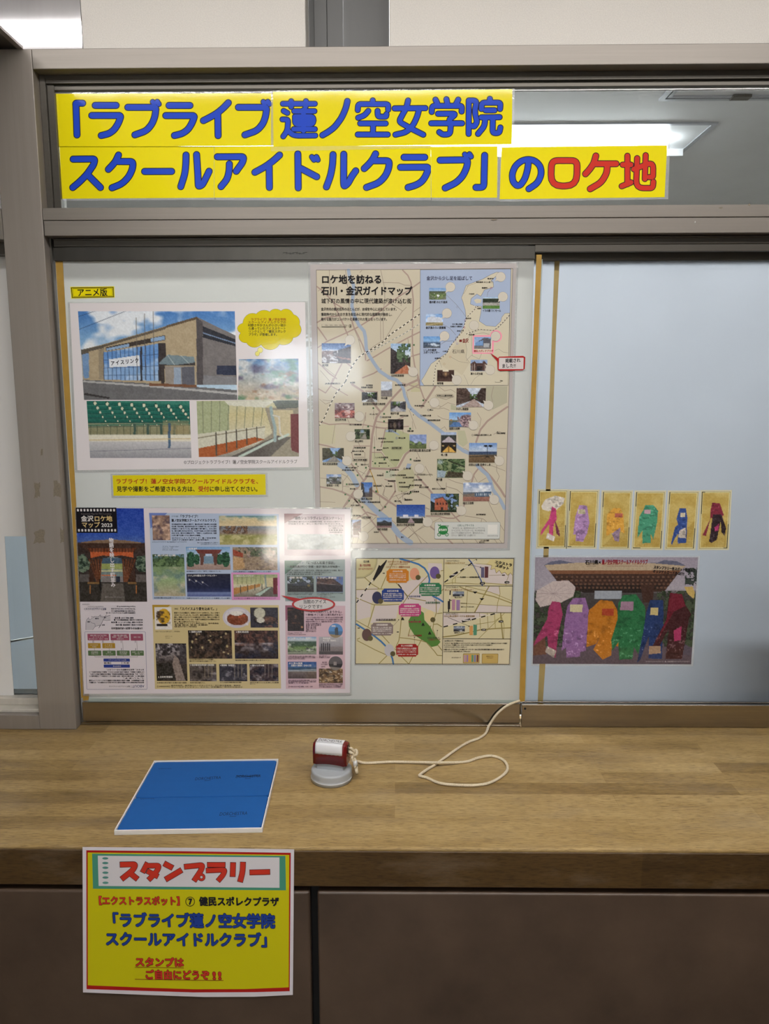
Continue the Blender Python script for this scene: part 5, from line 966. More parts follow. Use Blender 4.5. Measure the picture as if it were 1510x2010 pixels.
for T, s_, x0, x1, yc in ((mB, '珠洲市', 965, 1045, 243), (mB, '珠洲温泉 のとじ荘', 820, 1005, 288), (mB, '能登町', 893, 970, 362), (mB, '穴水町', 728, 800, 440), (mB, '七尾市', 830, 885, 626), (mB, '羽咋市', 690, 757, 756), (mB, 'のと里山海道', 512, 645, 829), (mB, '白尾IC～高松IC', 487, 645, 860), (mB, 'かほく市', 572, 660, 916), (mB, '小松市', 388, 462, 1180), (mB, '加賀市', 285, 362, 1270), (mB, '河北郡', 722, 800, 965), (mB, '10km', 1125, 1165, 1557),
                     (mC, 'JR金沢駅西口', 195, 400, 88), (mC, '金沢駅', 530, 600, 75), (mC, '金沢駅前', 745, 838, 112), (mC, '別院通り商店街', 680, 838, 140), (mC, '金沢文芸館', 1135, 1280, 108), (mC, 'エムザ', 790, 905, 500), (mC, '近江町市場', 965, 1083, 541), (mC, '泉鏡花記念館', 1200, 1318, 521), (mC, '玉川図書館', 515, 690, 642), (mC, '橋場', 1300, 1390, 728), (mC, '尾崎神社', 910, 1018, 829), (mC, '大手門中町', 945, 1120, 875), (mC, '新丸広場', 1185, 1277, 822), (mC, '金沢城公園', 1095, 1222, 957), (mC, '石川門', 975, 1050, 958), (mC, '尾坂門', 890, 965, 983), (mC, '老舗記念館', 585, 745, 953), (mC, '金沢ふるさと偉人館', 560, 715, 1000), (mC, '四高記念館', 585, 680, 1045),
                     (mC, '長町武家屋敷', 575, 760, 1117), (mC, 'しいのき迎賓館', 870, 1045, 1084), (mC, '石川県政記念', 1078, 1195, 1118), (mC, '東急スクエア', 675, 785, 1180), (mC, '香林坊大和', 915, 1025, 1160), (mC, '高田家跡', 465, 620, 1222), (mC, '足軽資料館', 418, 590, 1255), (mC, '広坂緑地', 1060, 1190, 1252), (mC, '兼六園', 1285, 1350, 1233), (mC, '金沢21世紀美術館', 1100, 1285, 1323), (mC, '片町きらら', 735, 840, 1338), (mC, '市役所', 890, 985, 1325), (mC, '能楽美術館', 1040, 1145, 1400), (mC, '竪町商店街', 845, 958, 1467), (mC, '犀川大橋', 530, 600, 1507), (mC, '室生犀星記念館', 508, 648, 1445), (mC, '鈴木大拙館', 1008, 1100, 1472), (mC, '中村記念美術館', 1190, 1340, 1480), (mC, '本多の森', 1185, 1278, 1422), (mC, '石川県立美術館', 1240, 1390, 1355), (mC, 'ふるさと偉人館', 1245, 1340, 1572), (mC, '雨宝院・西茶屋資料館', 655, 940, 1686), (mC, '金沢商工', 1262, 1372, 1654),
                     (mD, '宇多須神社', 90, 220, 371), (mD, '東山', 285, 332, 424), (mD, '徳田秋聲記念館', 260, 425, 557), (mD, '浅野川大橋', 195, 305, 497), (mD, '卯辰山公園 見晴らし台', 862, 1085, 747), (mD, '卯辰山相撲場', 1150, 1262, 724), (mD, '卯辰山山麓寺院群', 380, 580, 241), (mD, '県立歴史博物館', 80, 170, 1078), (mE, 'いしかわ生活工芸ミュージアム', 90, 325, 207), (mE, '石川県立美術館', 78, 190, 275), (mE, '金沢くらしの博物館', 318, 490, 390), (mE, '国立工芸館', 150, 275, 370), (mE, '金沢歌劇座', 885, 1010, 722), (mE, '小立野', 938, 1055, 1058), (mE, '石引', 922, 1000, 1079), (mF, '寺町寺院群', 345, 490, 972), (mF, '妙立寺（忍者寺）', 158, 320, 772), (mF, '野町広小路', 57, 145, 820), (mF, '西茶屋街', 150, 325, 940), (mF, '犀川', 985, 1030, 1296), (mF, '伏見寺', 535, 620, 1212), (mF, '菊川町', 875, 985, 702), (mF, '金沢海みらい', 1040, 1175, 680), (mF, '県立図書館', 1130, 1285, 545), (mF, '歴史博物館', 1115, 1330, 441)): tx(T, s_, x0, x1, yc, 3.1, (34, 30, 30), bold=0.13)
for T, a_, b_ in ((mC, 845, 420), (mC, 990, 497), (mC, 775, 665), (mC, 990, 598), (mC, 1340, 697), (mC, 860, 952), (mC, 995, 1110), (mC, 870, 1163), (mC, 1347, 1110), (mC, 745, 1222), (mC, 633, 1323), (mC, 1030, 1280), (mC, 885, 1540), (mC, 467, 1582), (mC, 487, 1445), (mC, 612, 1172), (mD, 205, 300), (mD, 35, 665), (mE, 40, 440), (mF, 270, 275), (mF, 725, 795), (mF, 632, 855), (mF, 350, 800), (mF, 130, 695), (mF, 295, 692), (mF, 575, 545), (mA, 1392, 1147)): cx, cy = T([(a_, b_)])[0]; w_.rect(cx - 1.6, cy - 1.6, cx + 1.6, cy + 1.6, (74, 110, 74), 0)
for T, a_, b_ in ((mC, 1385, 510), (mC, 1350, 435), (mC, 835, 1137), (mC, 800, 1245), (mC, 780, 1200), (mC, 1053, 1198), (mC, 925, 1200), (mC, 975, 1302), (mC, 1052, 1438), (mC, 1228, 1540), (mC, 1320, 1500), (mC, 550, 1018), (mC, 640, 1205), (mD, 240, 300), (mD, 270, 322), (mD, 1160, 706), (mD, 120, 1045), (mF, 985, 720), (mF, 1048, 658), (mF, 795, 215), (mF, 1180, 372), (mA, 1103, 604), (mB, 840, 602)): cx, cy = T([(a_, b_)])[0]; w_.ell(cx, cy, 0.9, 0.9, (30, 28, 28), 0, 8)
for T, a_, b_, c_ in ((mC, 945, 541, (80, 90, 150)), (mC, 1160, 822, (80, 100, 170)), (mC, 1263, 1235, (50, 50, 50)), (mC, 1083, 1325, (90, 80, 80)), (mD, 840, 748, (90, 90, 90)), (mC, 855, 1433, (190, 150, 70)), (mD, 270, 425, (90, 90, 110)), (mD, 180, 498, (90, 90, 90))): cx, cy = T([(a_, b_)])[0]; w_.ring(cx, cy, 1.7, 1.7, 0.5, c_, 0, 14)
for T, x0, y0, x1, y1 in ((mD, 365, 222, 592, 262), (mC, 565, 1098, 768, 1136), (mF, 332, 952, 512, 992), (mC, 1085, 940, 1236, 976)):
    (a, b), (c, d) = T([(x0, y0), (x1, y1)]); r = (d - b) / 2; pts = [(c - r + r * math.cos(t), b + r + r * math.sin(t)) for t in np.linspace(-math.pi / 2, math.pi / 2, 8)] + [(a + r + r * math.cos(t), b + r + r * math.sin(t)) for t in np.linspace(math.pi / 2, 3 * math.pi / 2, 8)]; w_.path(pts + pts[:1], 0.4, (120, 104, 90), 0, cap=False)
w_.path(mB([(1065, 1568), (1065, 1577), (1140, 1577), (1140, 1568)]), 0.4, BLACK, 0)
# share-cycle box
(a, b), (c, d) = mE([(353, 820)])[0], mE([(1192, 1036)])[0]
w_.rect(a - 0.4, b - 0.4, c + 0.4, d + 0.4, (84, 98, 96), 0, r=3); w_.rect(a, b, c, d, (204, 206, 202), 1, r=3)
G = (46, 124, 66)
cx, cy = mE([(460, 922)])[0]; w_.ell(cx, cy, 9.6, 9.2, G, 2); w_.path(mE([(395, 855), (410, 862), (440, 870)]), 1.6, G, 2); w_.path(mE([(405, 870), (430, 850)]), 1.2, G, 2)
for i in range(3): w_.path(mE([(470 + i * 8, 866 + i * 12), (533 - i * 6, 866 + i * 12)]), 1.0, G, 2)
for a_, b_ in ((408, 980), (508, 980)): cx, cy = mE([(a_, b_)])[0]; w_.ell(cx, cy, 3.6, 3.6, G, 2); w_.ell(cx, cy, 2.3, 2.3, (204, 206, 202), 3); w_.path([(cx, cy - 2), (cx, cy + 1)], 0.9, G, 4)
w_.lay = 15; tx(mE, 'まちのり', 403, 512, 920, 5.2, (222, 226, 218), bold=0.3); w_.lay = 13
tx(mE, '金沢市公共シェアサイクル「まちのり」', 570, 1005, 862, 4.6, (52, 96, 84), bold=0.1)
for i, s_ in enumerate(('「まちのり」は、金沢市内の公共シェアサイクル', 'サービスです。サイクルポートは、中心市街地や周', '辺エリアに多数ありますので、観光はもちろん、', 'ロケハン（撮影地下見）にも便利です。')): tx(mE, s_, 567, 1000 if i < 3 else 895, 898 + i * 31, 3.8, (44, 44, 46), lay=2)
tx(mE, 'www.machi-nori.jp', 1030, 1168, 994, 2.8, (44, 44, 46), lay=2); (a, b), (c, d) = mE([(1036, 853)])[0], mE([(1158, 973)])[0]; w_.rect(a, b, c, d, (222, 220, 214), 2)
w_.build('map_writing', mp_); settle(mp_)

# red square speech sticker on the map
y2 = -0.0022
bub = [(977, 702), (980, 699), (1027, 697), (1031, 700), (1030, 724), (1026, 727), (981, 728), (977, 725), (977, 707), (965, 695), (963.5, 693.5)]
pl = [(963, 693), (978, 703), (980, 700.2), (1027, 698.5), (1031.5, 701), (1030.5, 724), (1026, 727), (981, 728), (977, 725), (976.5, 709), (966, 697)]
t = begin('speech_sticker', 'small red-edged square speech bubble sticker pointing at the map', 'sticker', [(977, 699), (1031, 697), (1030, 727), (977, 728)], y2)
sheet('sticker_sheet', pl, y2, 0.0003, (168, 28, 30), t, 'print_flat')
ik = Ink(y2); ik.rect(979.6, 702.2, 1028, 724.6, (206, 198, 196), 0, r=1); ik.text('掲載され', 992, 1022, (708.5, 707.0), 8.4, BLACK, bold=0.2, lay=1); ik.text('ました!!', 985, 1013, (718.5, 717.6), 8.4, BLACK, bold=0.2, lay=1)
ik.build('lettering', t, 'print_flat'); settle(t)
# ------------------------------------------------------------------ film-location brochure (four joined pages) overlapping the map
y = -0.0016
q = [(149, 997), (689, 999), (687, 1360), (165, 1362)]
bro = begin('brochure_poster', 'laminated film-location brochure spread with a dark gate photo, overlapping the map', 'poster', q, y)
sheet('paper', q, y, 0.0003, (216, 208, 214), bro); laminate([(147, 995), (692, 996), (690, 1364), (163, 1366)], q, y, bro)
b1, b2, b3, b4, b5, b6 = conv(140, 980, 9.4375), conv(150, 1170, 10.05), conv(285, 990, 5.49), conv(290, 1170, 5.593), conv(540, 990, 8.882), conv(540, 1160, 8.882)
pan = Ink(y, 1)
def panel(T, pts, c, lay=0): pan.poly(T(pts), c, lay)
panel(b3, [(42, 92), (1440, 105), (1452, 740), (1452, 1025), (80, 1025)], (176, 190, 214)); panel(b3, [(42, 92), (240, 92), (58, 260)], (108, 128, 190), 1)
panel(b4, [(50, 96), (1440, 100), (1465, 1015), (80, 1020)], (204, 186, 138)); panel(b4, [(50, 96), (250, 96), (62, 260)], (176, 142, 50), 1)
panel(b5, [(160, 162), (1215, 175), (1220, 890), (165, 890)], (190, 172, 182)); panel(b5, [(160, 162), (485, 162), (240, 290), (165, 330)], (150, 112, 120), 1)
panel(b5, [(165, 980), (1220, 960), (1225, 1690), (178, 1690)], (150, 164, 164)); panel(b5, [(165, 980), (480, 980), (175, 1220)], (84, 118, 104), 1)
panel(b6, [(178, 250), (1225, 258), (1222, 1708), (190, 1708)], (206, 176, 186)); panel(b6, [(178, 250), (480, 250), (183, 530)], (150, 92, 112), 1)
# pink marker frame
panel(b3, [(928, 735), (1448, 735), (1456, 1030), (935, 1030)], (216, 150, 196), 2)
# page with the chart, printed upside down
pan.path(b2([(165, 715), (175, 705), (1350, 705), (1362, 720), (1395, 1825), (1385, 1840), (215, 1840), (205, 1830), (165, 715)]), 0.6, (80, 96, 140), 1, cap=False)
for x0, y0, x1, y1, c in ((220, 745, 643, 873, (150, 78, 100)), (675, 745, 1043, 873, (150, 78, 100)), (1070, 745, 1315, 878, (150, 78, 100)), (228, 928, 480, 1030, (170, 134, 44)), (512, 928, 765, 1030, (170, 134, 44)), (232, 1075, 492, 1175, (88, 112, 76)), (518, 1075, 775, 1175, (88, 112, 76)), (798, 1075, 1052, 1175, (88, 112, 76)), (1075, 1075, 1330, 1175, (88, 112, 76)), (535, 1232, 1055, 1293, (40, 62, 140)), (540, 1350, 1055, 1412, (40, 62, 140))):
    (a, b), (c2, d) = b2([(x0, y0)])[0], b2([(x1, y1)])[0]; pan.rect(a, b, c2, d, c, 1, r=1)
for pts in ([(360, 1175), (365, 1200), (1210, 1200), (1205, 1175)], [(650, 1175), (650, 1200)], [(925, 1175), (925, 1200)], [(788, 1200), (790, 1232)], [(355, 1030), (360, 1075)], [(645, 1030), (648, 1075)], [(910, 875), (922, 1075)], [(1190, 880), (1205, 1075)], [(535, 873), (538, 928)], [(728, 873), (730, 928)], [(345, 873), (348, 928)]): pan.path(b2(pts), 0.5, (96, 92, 88), 1, cap=False)
for cx, cy in ((325, 900), (515, 900), (705, 900), (883, 900), (890, 1050), (1162, 900), (1170, 1050), (680, 1320), (900, 1320)): a, b = b2([(cx, cy)])[0]; pan.path([(a, b - 2), (a, b + 2)], 0.8, (30, 34, 50), 1)
pan.poly(b2([(185, 670), (188, 520), (200, 470), (240, 425), (255, 470), (310, 440), (330, 400), (430, 405), (470, 370), (560, 400), (670, 370), (672, 480), (530, 470), (500, 560), (440, 630), (460, 570), (370, 600), (320, 668)]), (196, 190, 196), 1)
pan.path(b2([(185, 670), (188, 520), (200, 470), (240, 425), (255, 470), (310, 440), (300, 400), (345, 420), (360, 400), (440, 405), (470, 370), (480, 410), (530, 415), (560, 400), (600, 365)]), 0.5, (60, 62, 76), 2, cap=False); pan.path(b2([(320, 668), (370, 600), (470, 570), (440, 635), (475, 580), (520, 490), (560, 410), (670, 380)]), 0.5, (60, 62, 76), 2, cap=False); pan.path(b2([(270, 490), (300, 530), (360, 540), (375, 595)]), 0.5, (80, 82, 96), 2, cap=False); pan.path(b2([(530, 470), (600, 485), (672, 475)]), 0.5, (80, 82, 96), 2, cap=False)
# curry plate on the tan page
a, b = b4([(980, 235)])[0]; pan.ell(a, b, 28, 20.5, (196, 190, 200), 1); pan.ell(a, b - 1, 24, 16.5, (214, 208, 212), 2); pan.build('page_panels', bro)
def bphoto(T, x0, y0, x1, y1, fn, lab=None, lay=4, mask=None, **kw):
    (a, b), (c, d) = T([(x0, y0), (x1, y1)]); p = Pic(rq(a, b, c, d), 1.15); fn(p, a, b, c, d, **kw); p.build('printed_photo', y, bro, lay=lay, label=lab)
def curry(p, a, b, c, d):
    p.fill((204, 198, 204)); p.ell((a + c) / 2, (b + d) / 2 + 1, (c - a) / 2, (d - b) / 2 - 1, (122, 66, 44), 1); p.ell(a + (c - a) * 0.45, b + 4, (c - a) * 0.3, 5, (222, 216, 208)); p.clouds((182, 92, 60), 7, 0.5, 6, 0.9, 3, ((p.Y > b + 8) & (p.X > a + 5) & (p.X < c - 5)).astype(float)); p.grain(30, 2)
bphoto(b4, 870, 165, 1105, 322, curry)
bphoto(b4, 1128, 126, 1432, 346, lambda p, a, b, c, d: (p.fill((56, 54, 64)), p.ell(a + 30, b + 25, 24, 9, (36, 32, 36)), p.ell(a + 30, b + 23, 21, 6, (86, 66, 60)), p.ell(a + 18, b + 11, 13, 12, (70, 66, 62)), p.ell(a + 18, b + 11, 11, 10.5, (190, 186, 168)), p.ell(a + 20, b + 25, 8, 5, (206, 202, 190)), p.clouds((150, 100, 80), 4, 0.56, 6, 0.7, 5, (p.Y > b + 18) & (p.X > a + 24)), p.grain(30, 2)))
# cover: station gate at dusk
p = Pic([(149, 997), (282, 998), (289, 1181), (157, 1181)], 1.0)
p.vgrad([(0, (36, 66, 160)), (0.28, (52, 84, 170)), (0.36, (70, 96, 160)), (0.38, (60, 48, 44)), (1, (40, 36, 36))])
def g(pts, c, a=1.0): p.poly(b1(pts), c, a)
g([(180, 795), (450, 760), (750, 745), (1050, 765), (1290, 800), (1290, 815), (180, 815)], (128, 104, 84)); g([(120, 812), (1380, 812), (1380, 850), (1150, 990), (350, 990), (130, 850)], (66, 46, 38)); g([(300, 905), (1200, 905), (1140, 985), (360, 985)], (112, 62, 40)); g([(350, 975), (1150, 975), (1150, 1080), (930, 1040), (750, 1055), (580, 1040), (360, 1090)], (184, 92, 52))
for i in range(16): x, yy = b1([(330 + i * 56, 925)])[0]; p.line((x, yy - 2), (x, yy + 6), 1.2, (60, 34, 26))
g([(540, 1290), (560, 1160), (620, 1090), (750, 1070), (880, 1085), (950, 1160), (1000, 1290), (1010, 1540), (530, 1540)], (120, 136, 136)); g([(560, 1180), (940, 1180), (980, 1300), (540, 1300)], (150, 160, 96)); g([(590, 1090), (920, 1090), (960, 1190), (560, 1190)], (70, 92, 112)); g([(520, 1310), (1005, 1310), (1005, 1345), (520, 1345)], (190, 190, 150)); g([(560, 1400), (830, 1400), (830, 1420), (560, 1420)], (206, 110, 60)); g([(560, 1430), (1000, 1430), (1000, 1530), (560, 1530)], (130, 124, 124)); g([(830, 1430), (905, 1430), (905, 1540), (830, 1540)], (40, 44, 58))
for s_ in (0, 1):
    for j in range(5):
        f = (lambda x: x) if s_ == 0 else (lambda x: 1505 - x)
        a, b = b1([(f(330 + j * 55), 1120)])[0]; c, d = b1([(f(480 + j * 12), 1530)])[0]; p.line((a, b), (c, d), 3.0, (92, 56, 38)); p.line((a + 1, b), (c + 1, d), 0.8, (140, 84, 54))
        a, b = b1([(f(520 - j * 40), 1100)])[0]; c, d = b1([(f(400 - j * 20), 1530)])[0]; p.line((a, b), (c, d), 1.4, (74, 46, 34))
for pts, c in (([(130, 1040), (240, 1010), (350, 1180), (330, 1300), (220, 1360), (130, 1330)], (40, 52, 44)), ([(1210, 1060), (1390, 1040), (1400, 1340), (1260, 1350), (1190, 1250)], (40, 54, 46))): g(pts, c); p.leaves((74, 92, 78), (110, 126, 106), 5, 3, p.inside(b1(pts)).astype(float))
g([(150, 1390), (330, 1390), (330, 1530), (150, 1530)], (110, 106, 104), 0.7); g([(1200, 1390), (1400, 1390), (1400, 1530), (1200, 1530)], (116, 110, 108), 0.7); g([(130, 1530), (1400, 1530), (1405, 1900), (150, 1900)], (54, 50, 46)); g([(580, 1560), (960, 1560), (1000, 1900), (540, 1900)], (104, 98, 92), 0.8); g([(300, 1535), (520, 1535), (520, 1570), (300, 1570)], (128, 98, 60)); g([(1050, 1535), (1210, 1535), (1210, 1570), (1050, 1570)], (128, 98, 60))
for x in (350, 1205): a, b = b1([(x, 1600)])[0]; p.line((a, b), (a, b + 15), 1.6, (190, 120, 60))
a, b = b1([(530, 1520)])[0]; p.line((a, b - 3), (a + 1, b + 18), 2.4, (22, 20, 24)); p.grain(26, 2); p.grain(14, 6, 9)
p.build('printed_photo', y, bro, lay=4, label='dusk photo of a wooden station gate')
w = Ink(y, 6); w.poly(b1([(82, 155), (835, 155), (857, 622), (100, 622)]), (18, 16, 24), 0)
for i in range(12): a, b = b1([(122 + i * 61, 202)])[0]; w.rect(a - 1.8, b - 2.4, a + 1.8, b + 2.4, (216, 210, 210), 1, r=0.8); a, b = b1([(142 + i * 61, 575)])[0]; w.rect(a - 1.8, b - 2.4, a + 1.8, b + 2.4, (216, 210, 210), 1, r=0.8)
w.lay = 8
def bt(T, s_, x0, x1, yc, h, c=(40, 38, 44), **kw):
    (a, b), (c2, d) = T([(x0, yc), (x1, yc)]); w.text(s_, a, c2, b, h, c, **kw)
bt(b1, 'Kanazawa Map for Film Location', 180, 745, 268, 4.0, (120, 112, 110)); bt(b1, '金沢', 180, 410, 360, 11.5, (222, 218, 214), bold=0.3); bt(b1, 'ロケ地', 420, 760, 360, 11.5, (214, 188, 130), bold=0.3); bt(b1, 'マップ', 190, 530, 475, 11.5, (214, 188, 130), bold=0.3); bt(b1, '2023', 555, 765, 478, 9.5, (214, 212, 210), bold=0.25)
(a, b), (c, d) = b1([(745, 715), (745, 1630)]); w.text('物語を映し出す町並み', a - 0.8, a + 3.4, (b, d), 9.4, (226, 222, 226), vertical=True, bold=0.25)
bt(b1, '金沢フィルムコミッション', 620, 940, 1812, 4.0, (170, 162, 166)); bt(b1, '2023年3月発行', 200, 340, 1945, 2.8, (90, 86, 92))
UP = dict(flip=True)
bt(b2, 'ABOUT', 1100, 1340, 1780, 6.6, (44, 60, 112), **UP); bt(b2, '金沢フィルムコミッションとは', 645, 1060, 1782, 3.6, (44, 50, 70), **UP); w.path(b2([(1082, 1755), (1082, 1810)]), 0.4, (90, 90, 100), 0)
bt(b2, '3大都市から金沢へ約2時間30分', 685, 1308, 635, 4.4, (30, 30, 38), bold=0.12, **UP)
for s_, x0, x1, yc in (('●東京から 東京駅（北陸新幹線）➡ 金沢駅', 775, 1308, 568), ('●大阪から 大阪駅（特急サンダーバード）➡ 金沢駅', 685, 1308, 518), ('●名古屋から 名古屋駅（東海道新幹線ひかり）➡', 740, 1308, 470), ('米原駅（特急しらさぎ）➡ 金沢駅', 755, 1130, 430)): bt(b2, s_, x0, x1, yc, 3.1, (48, 48, 58), bold=0.1, **UP)
for s_, x0, x1, yc in (('公益財団法人金沢コンベンションビューロー内', 585, 1165, 332), ('〒920-0853 石川県金沢市本町1-5-2', 685, 1160, 295), ('TEL 076-224-5511 FAX 076-232-2333', 685, 1165, 252), ('https://kanazawa-fc.jp', 795, 1165, 210)): bt(b2, s_, x0, x1, yc, 3.2, (54, 54, 64), bold=0.1, **UP)
bt(b2, '金沢フィルムコミッション', 148, 590, 258, 3.9, (50, 60, 100), bold=0.1, **UP); bt(b2, 'Kanazawa Film Commission', 222, 535, 210, 2.8, (70, 74, 90), **UP); w.path(b2([(200, 234), (590, 234)]), 0.3, (90, 100, 130), 0)
for s_, x0, x1, yc in (('金沢市及び周辺地域でのロケ撮影を支援するために設立された団体です。ロケ撮影に', 250, 1335, 1705), ('関する情報提供や、撮影に必要な各種手続きの調整などをワンストップで支援', 250, 1335, 1665), ('しています。', 870, 1335, 1622), ('映像を通じて、金沢の魅力を全国・世界へ発信することを目的として活動を続けて', 250, 1335, 1580), ('います。また、観光客の誘致や地域経済の活性化、映像文化の振興に努めています。', 250, 1335, 1540), ('ロケ支援のご相談は、お気軽にお問い合わせください。皆様のご利用をお待ちして', 250, 1335, 1498), ('おります。金沢での撮影をサポートします。', 570, 1335, 1452)): bt(b2, s_, x0, x1, yc, 3.0, (48, 46, 56), bold=0.1, **UP)
for s_, x0, x1, yc in (('映像制作者', 720, 880, 1382), ('金沢フィルムコミッション', 630, 985, 1262), ('ロケ地の', 290, 430, 1140), ('情報提供', 290, 430, 1105), ('ロケハンの', 580, 720, 1140), ('支援', 610, 690, 1105), ('撮影許可の', 850, 995, 1140), ('申請支援', 850, 1005, 1105), ('宿泊・飲食', 1150, 1250, 1140), ('ロケ弁・車両', 1100, 1310, 1105), ('市民の', 310, 395, 1000), ('エキストラ', 275, 430, 965), ('ボランティア', 560, 710, 1000), ('スタッフ', 555, 715, 965), ('施設・お店・ロケ協力者', 245, 625, 845), ('エキストラ', 320, 545, 808), ('地元の皆様', 270, 600, 775), ('公共施設', 795, 935, 845), ('警察・消防・道路', 705, 1015, 808), ('管理者等', 725, 1000, 775), ('宿泊・飲食', 1130, 1265, 810)): bt(b2, s_, x0, x1, yc, 2.9, (214, 208, 206), **UP)
for s_, x0, x1, yc in (('東京', 215, 265, 507), ('金沢', 505, 562, 570), ('名古屋', 370, 440, 443), ('大阪', 545, 590, 425), ('相談・依頼', 545, 660, 1320), ('支援・協力', 925, 1040, 1320)): bt(b2, s_, x0, x1, yc, 2.9, (40, 42, 56), bold=0.1, **UP)
# blue page
bt(b3, '【アプリ他】', 280, 362, 130, 3.0); bt(b3, '「ラブライブ！', 362, 590, 130, 6.0, bold=0.15); bt(b3, '蓮ノ空女学院スクールアイドルクラブ」', 283, 780, 173, 5.8, bold=0.15)
for i, s_ in enumerate(('石川県金沢市から離れた郊外で、蓮の花の咲く湖の畔にある伝統', 'ある蓮ノ空女学院。創立百年を迎えるこの高校では、古くから芸術', 'が伝統として息づいている。親元を離れて寮で暮らし、日々に変化', 'を、新たな夢に生きる少女たち。その中で出会った少女たちの物語', 'がはじまる。限られた青春の中で、「花咲く」とは何なのか、仲間', 'と共に奏でる歌とともに描かれる物語。')): bt(b3, s_, 285, 770 if i < 5 else 610, 215 + i * 24, 3.2, (40, 44, 60), bold=0.1)
for i, s_ in enumerate(('©プロジェクトラブライブ！蓮ノ空女学院', '公式アプリ配信中　原作・企画　制作協力')): bt(b3, s_, 290, 765 - i * 80, 363 + i * 20, 2.8, (50, 54, 72), bold=0.08)
bt(b3, '©プロジェクトラブライブ！蓮ノ空女学院スクールアイドルクラブ', 78, 450, 406, 2.8, (50, 54, 72)); bt(b3, '背景イラストは物語の舞台となった場所です', 560, 790, 413, 2.6, (60, 64, 80)); bt(b3, 'ロケ地をめぐってみよう', 600, 800, 430, 2.6, (60, 64, 80))
for i, s_ in enumerate(('アプリ「Link! Like!', 'ラブライブ！」公式', 'ダウンロードはこちらから')): bt(b3, s_, 185, 360 - (i == 1) * 60, 455 + i * 18, 2.7, (50, 54, 72))
for s_, x0, x1, yc in (('金沢駅前のシンボル「鼓門」が描かれている。', 445, 830, 722), ('ひがし茶屋街近くの坂道がモデルとされる場所', 948, 1360, 726), ('村野さやかがフィギュアスケートを練習していた場所', 450, 915, 1012), ('ロケ地となった健民スポレクプラザのアイスリンク', 955, 1410, 1013), ('金沢城公園の芝生広場でくつろぐシーン', 95, 425, 1008)): bt(b3, s_, x0, x1, yc, 2.8, (60, 60, 80), bold=0.06)
# tan page
bt(b4, '【映画】', 287, 340, 140, 3.2); bt(b4, '「スパイスより愛を込めて。」', 340, 780, 140, 6.0, bold=0.15)
for i, s_ in enumerate(('新型ウイルスの発生で、世界からスパイスが消えた。カレーが食べ', 'られなくなってしまった。そんな中、金沢の高校生がカレーの謎に', '挑む。仲間とともにスパイスの謎を追ううちに、街の人々の想いや', '恋と友情に触れていく。カレーを愛する高校生たちの青春の日々を', '描く、笑いと涙のスパイスムービー。')): bt(b4, s_, 290, 790 if i < 4 else 580, 185 + i * 24, 3.2, (52, 44, 34), bold=0.1)
for i, s_ in enumerate(('出演　映画スパイスより愛を込めて。製作委員会', '監督　脚本　音楽　主題歌', '配給　金沢ロケ地マップ制作委員会')): bt(b4, s_, 295, 780 - i * 120, 300 + i * 18, 2.8, (66, 56, 44), bold=0.06)
bt(b4, '©2023「スパイスより愛を込めて。」製作委員会', 85, 355, 390, 2.6, (70, 60, 46)); bt(b4, '公式サイトは', 190, 270, 442, 2.7, (70, 60, 46)); bt(b4, 'こちらから', 190, 248, 462, 2.7, (70, 60, 46))
for s_, x0, x1, yc in (('主人公が夜の河畔を歩くシーンを撮影。', 457, 735, 697), ('橋の灯りが印象的な場面となった。', 457, 765, 716), ('商店街を舞台に仲間と笑い合うシーン', 960, 1340, 705), ('お茶屋の軒が続く石畳の道で撮影', 100, 430, 952), ('商店街の路地で撮影された。', 465, 640, 952), ('カフェの店内で物語が動き出す場面', 793, 1030, 948), ('地元の皆さんも出演した酒場', 1122, 1440, 950), ('のシーン。', 1122, 1190, 965), ('その他の主なロケ地', 120, 230, 992), ('金沢市役所、金沢港クルーズターミナル、石川県立音楽堂、香林坊', 255, 1020, 982), ('カレーのチャンピオン、ホテル、大学構内、市内のお店ほか', 255, 1045, 1000)): bt(b4, s_, x0, x1, yc, 2.8, (60, 50, 38), bold=0.06)
w.path(b4([(112, 982), (104, 992), (112, 1004)]), 0.5, (60, 50, 38), 0); w.path(b4([(236, 982), (244, 992), (236, 1004)]), 0.5, (60, 50, 38), 0)
# right column
bt(b5, '「銀色ショコラヴィレ ピエンナーレ」', 295, 1195, 240, 6.2, (62, 50, 62), bold=0.12)
for i, s_ in enumerate(('金沢を舞台に繰り広げられる芸術祭の物語。古い町並みと現代アート', 'が出会うとき、新しい風が街に吹きはじめる。', '市民とともに作り上げた作品', 'として話題となった。', '主演　監督　脚本', '（2023年全国公開予定）')): bt(b5, s_, 230 if i < 2 else 930, 1190, 303 + i * 37, 3.1, (70, 62, 72), bold=0.08)
bt(b5, '「にっぽん和菓子探訪」', 520, 1075, 1020, 6.0, (48, 56, 56), bold=0.12); bt(b5, 'BSドラマ', 330, 500, 1022, 4.2, (70, 96, 110)); bt(b5, '〜高橋克典が行く“京都・金沢”悠久の甘味旅〜', 210, 1135, 1087, 4.6, (44, 50, 50), bold=0.12)
for i, s_ in enumerate(('京都と並ぶ和菓子の名所・金沢を訪ね、老舗の味と技を紹介する番組。職人の', '心と歴史、和菓子が結ぶ人々の縁を通して、金沢の魅力を伝えています。', '出演　高橋克典　放送　2023年1月　制作著作')): bt(b5, s_, 205, 1185 - i * 180, 1152 + i * 35, 3.2, (58, 64, 64), bold=0.06)
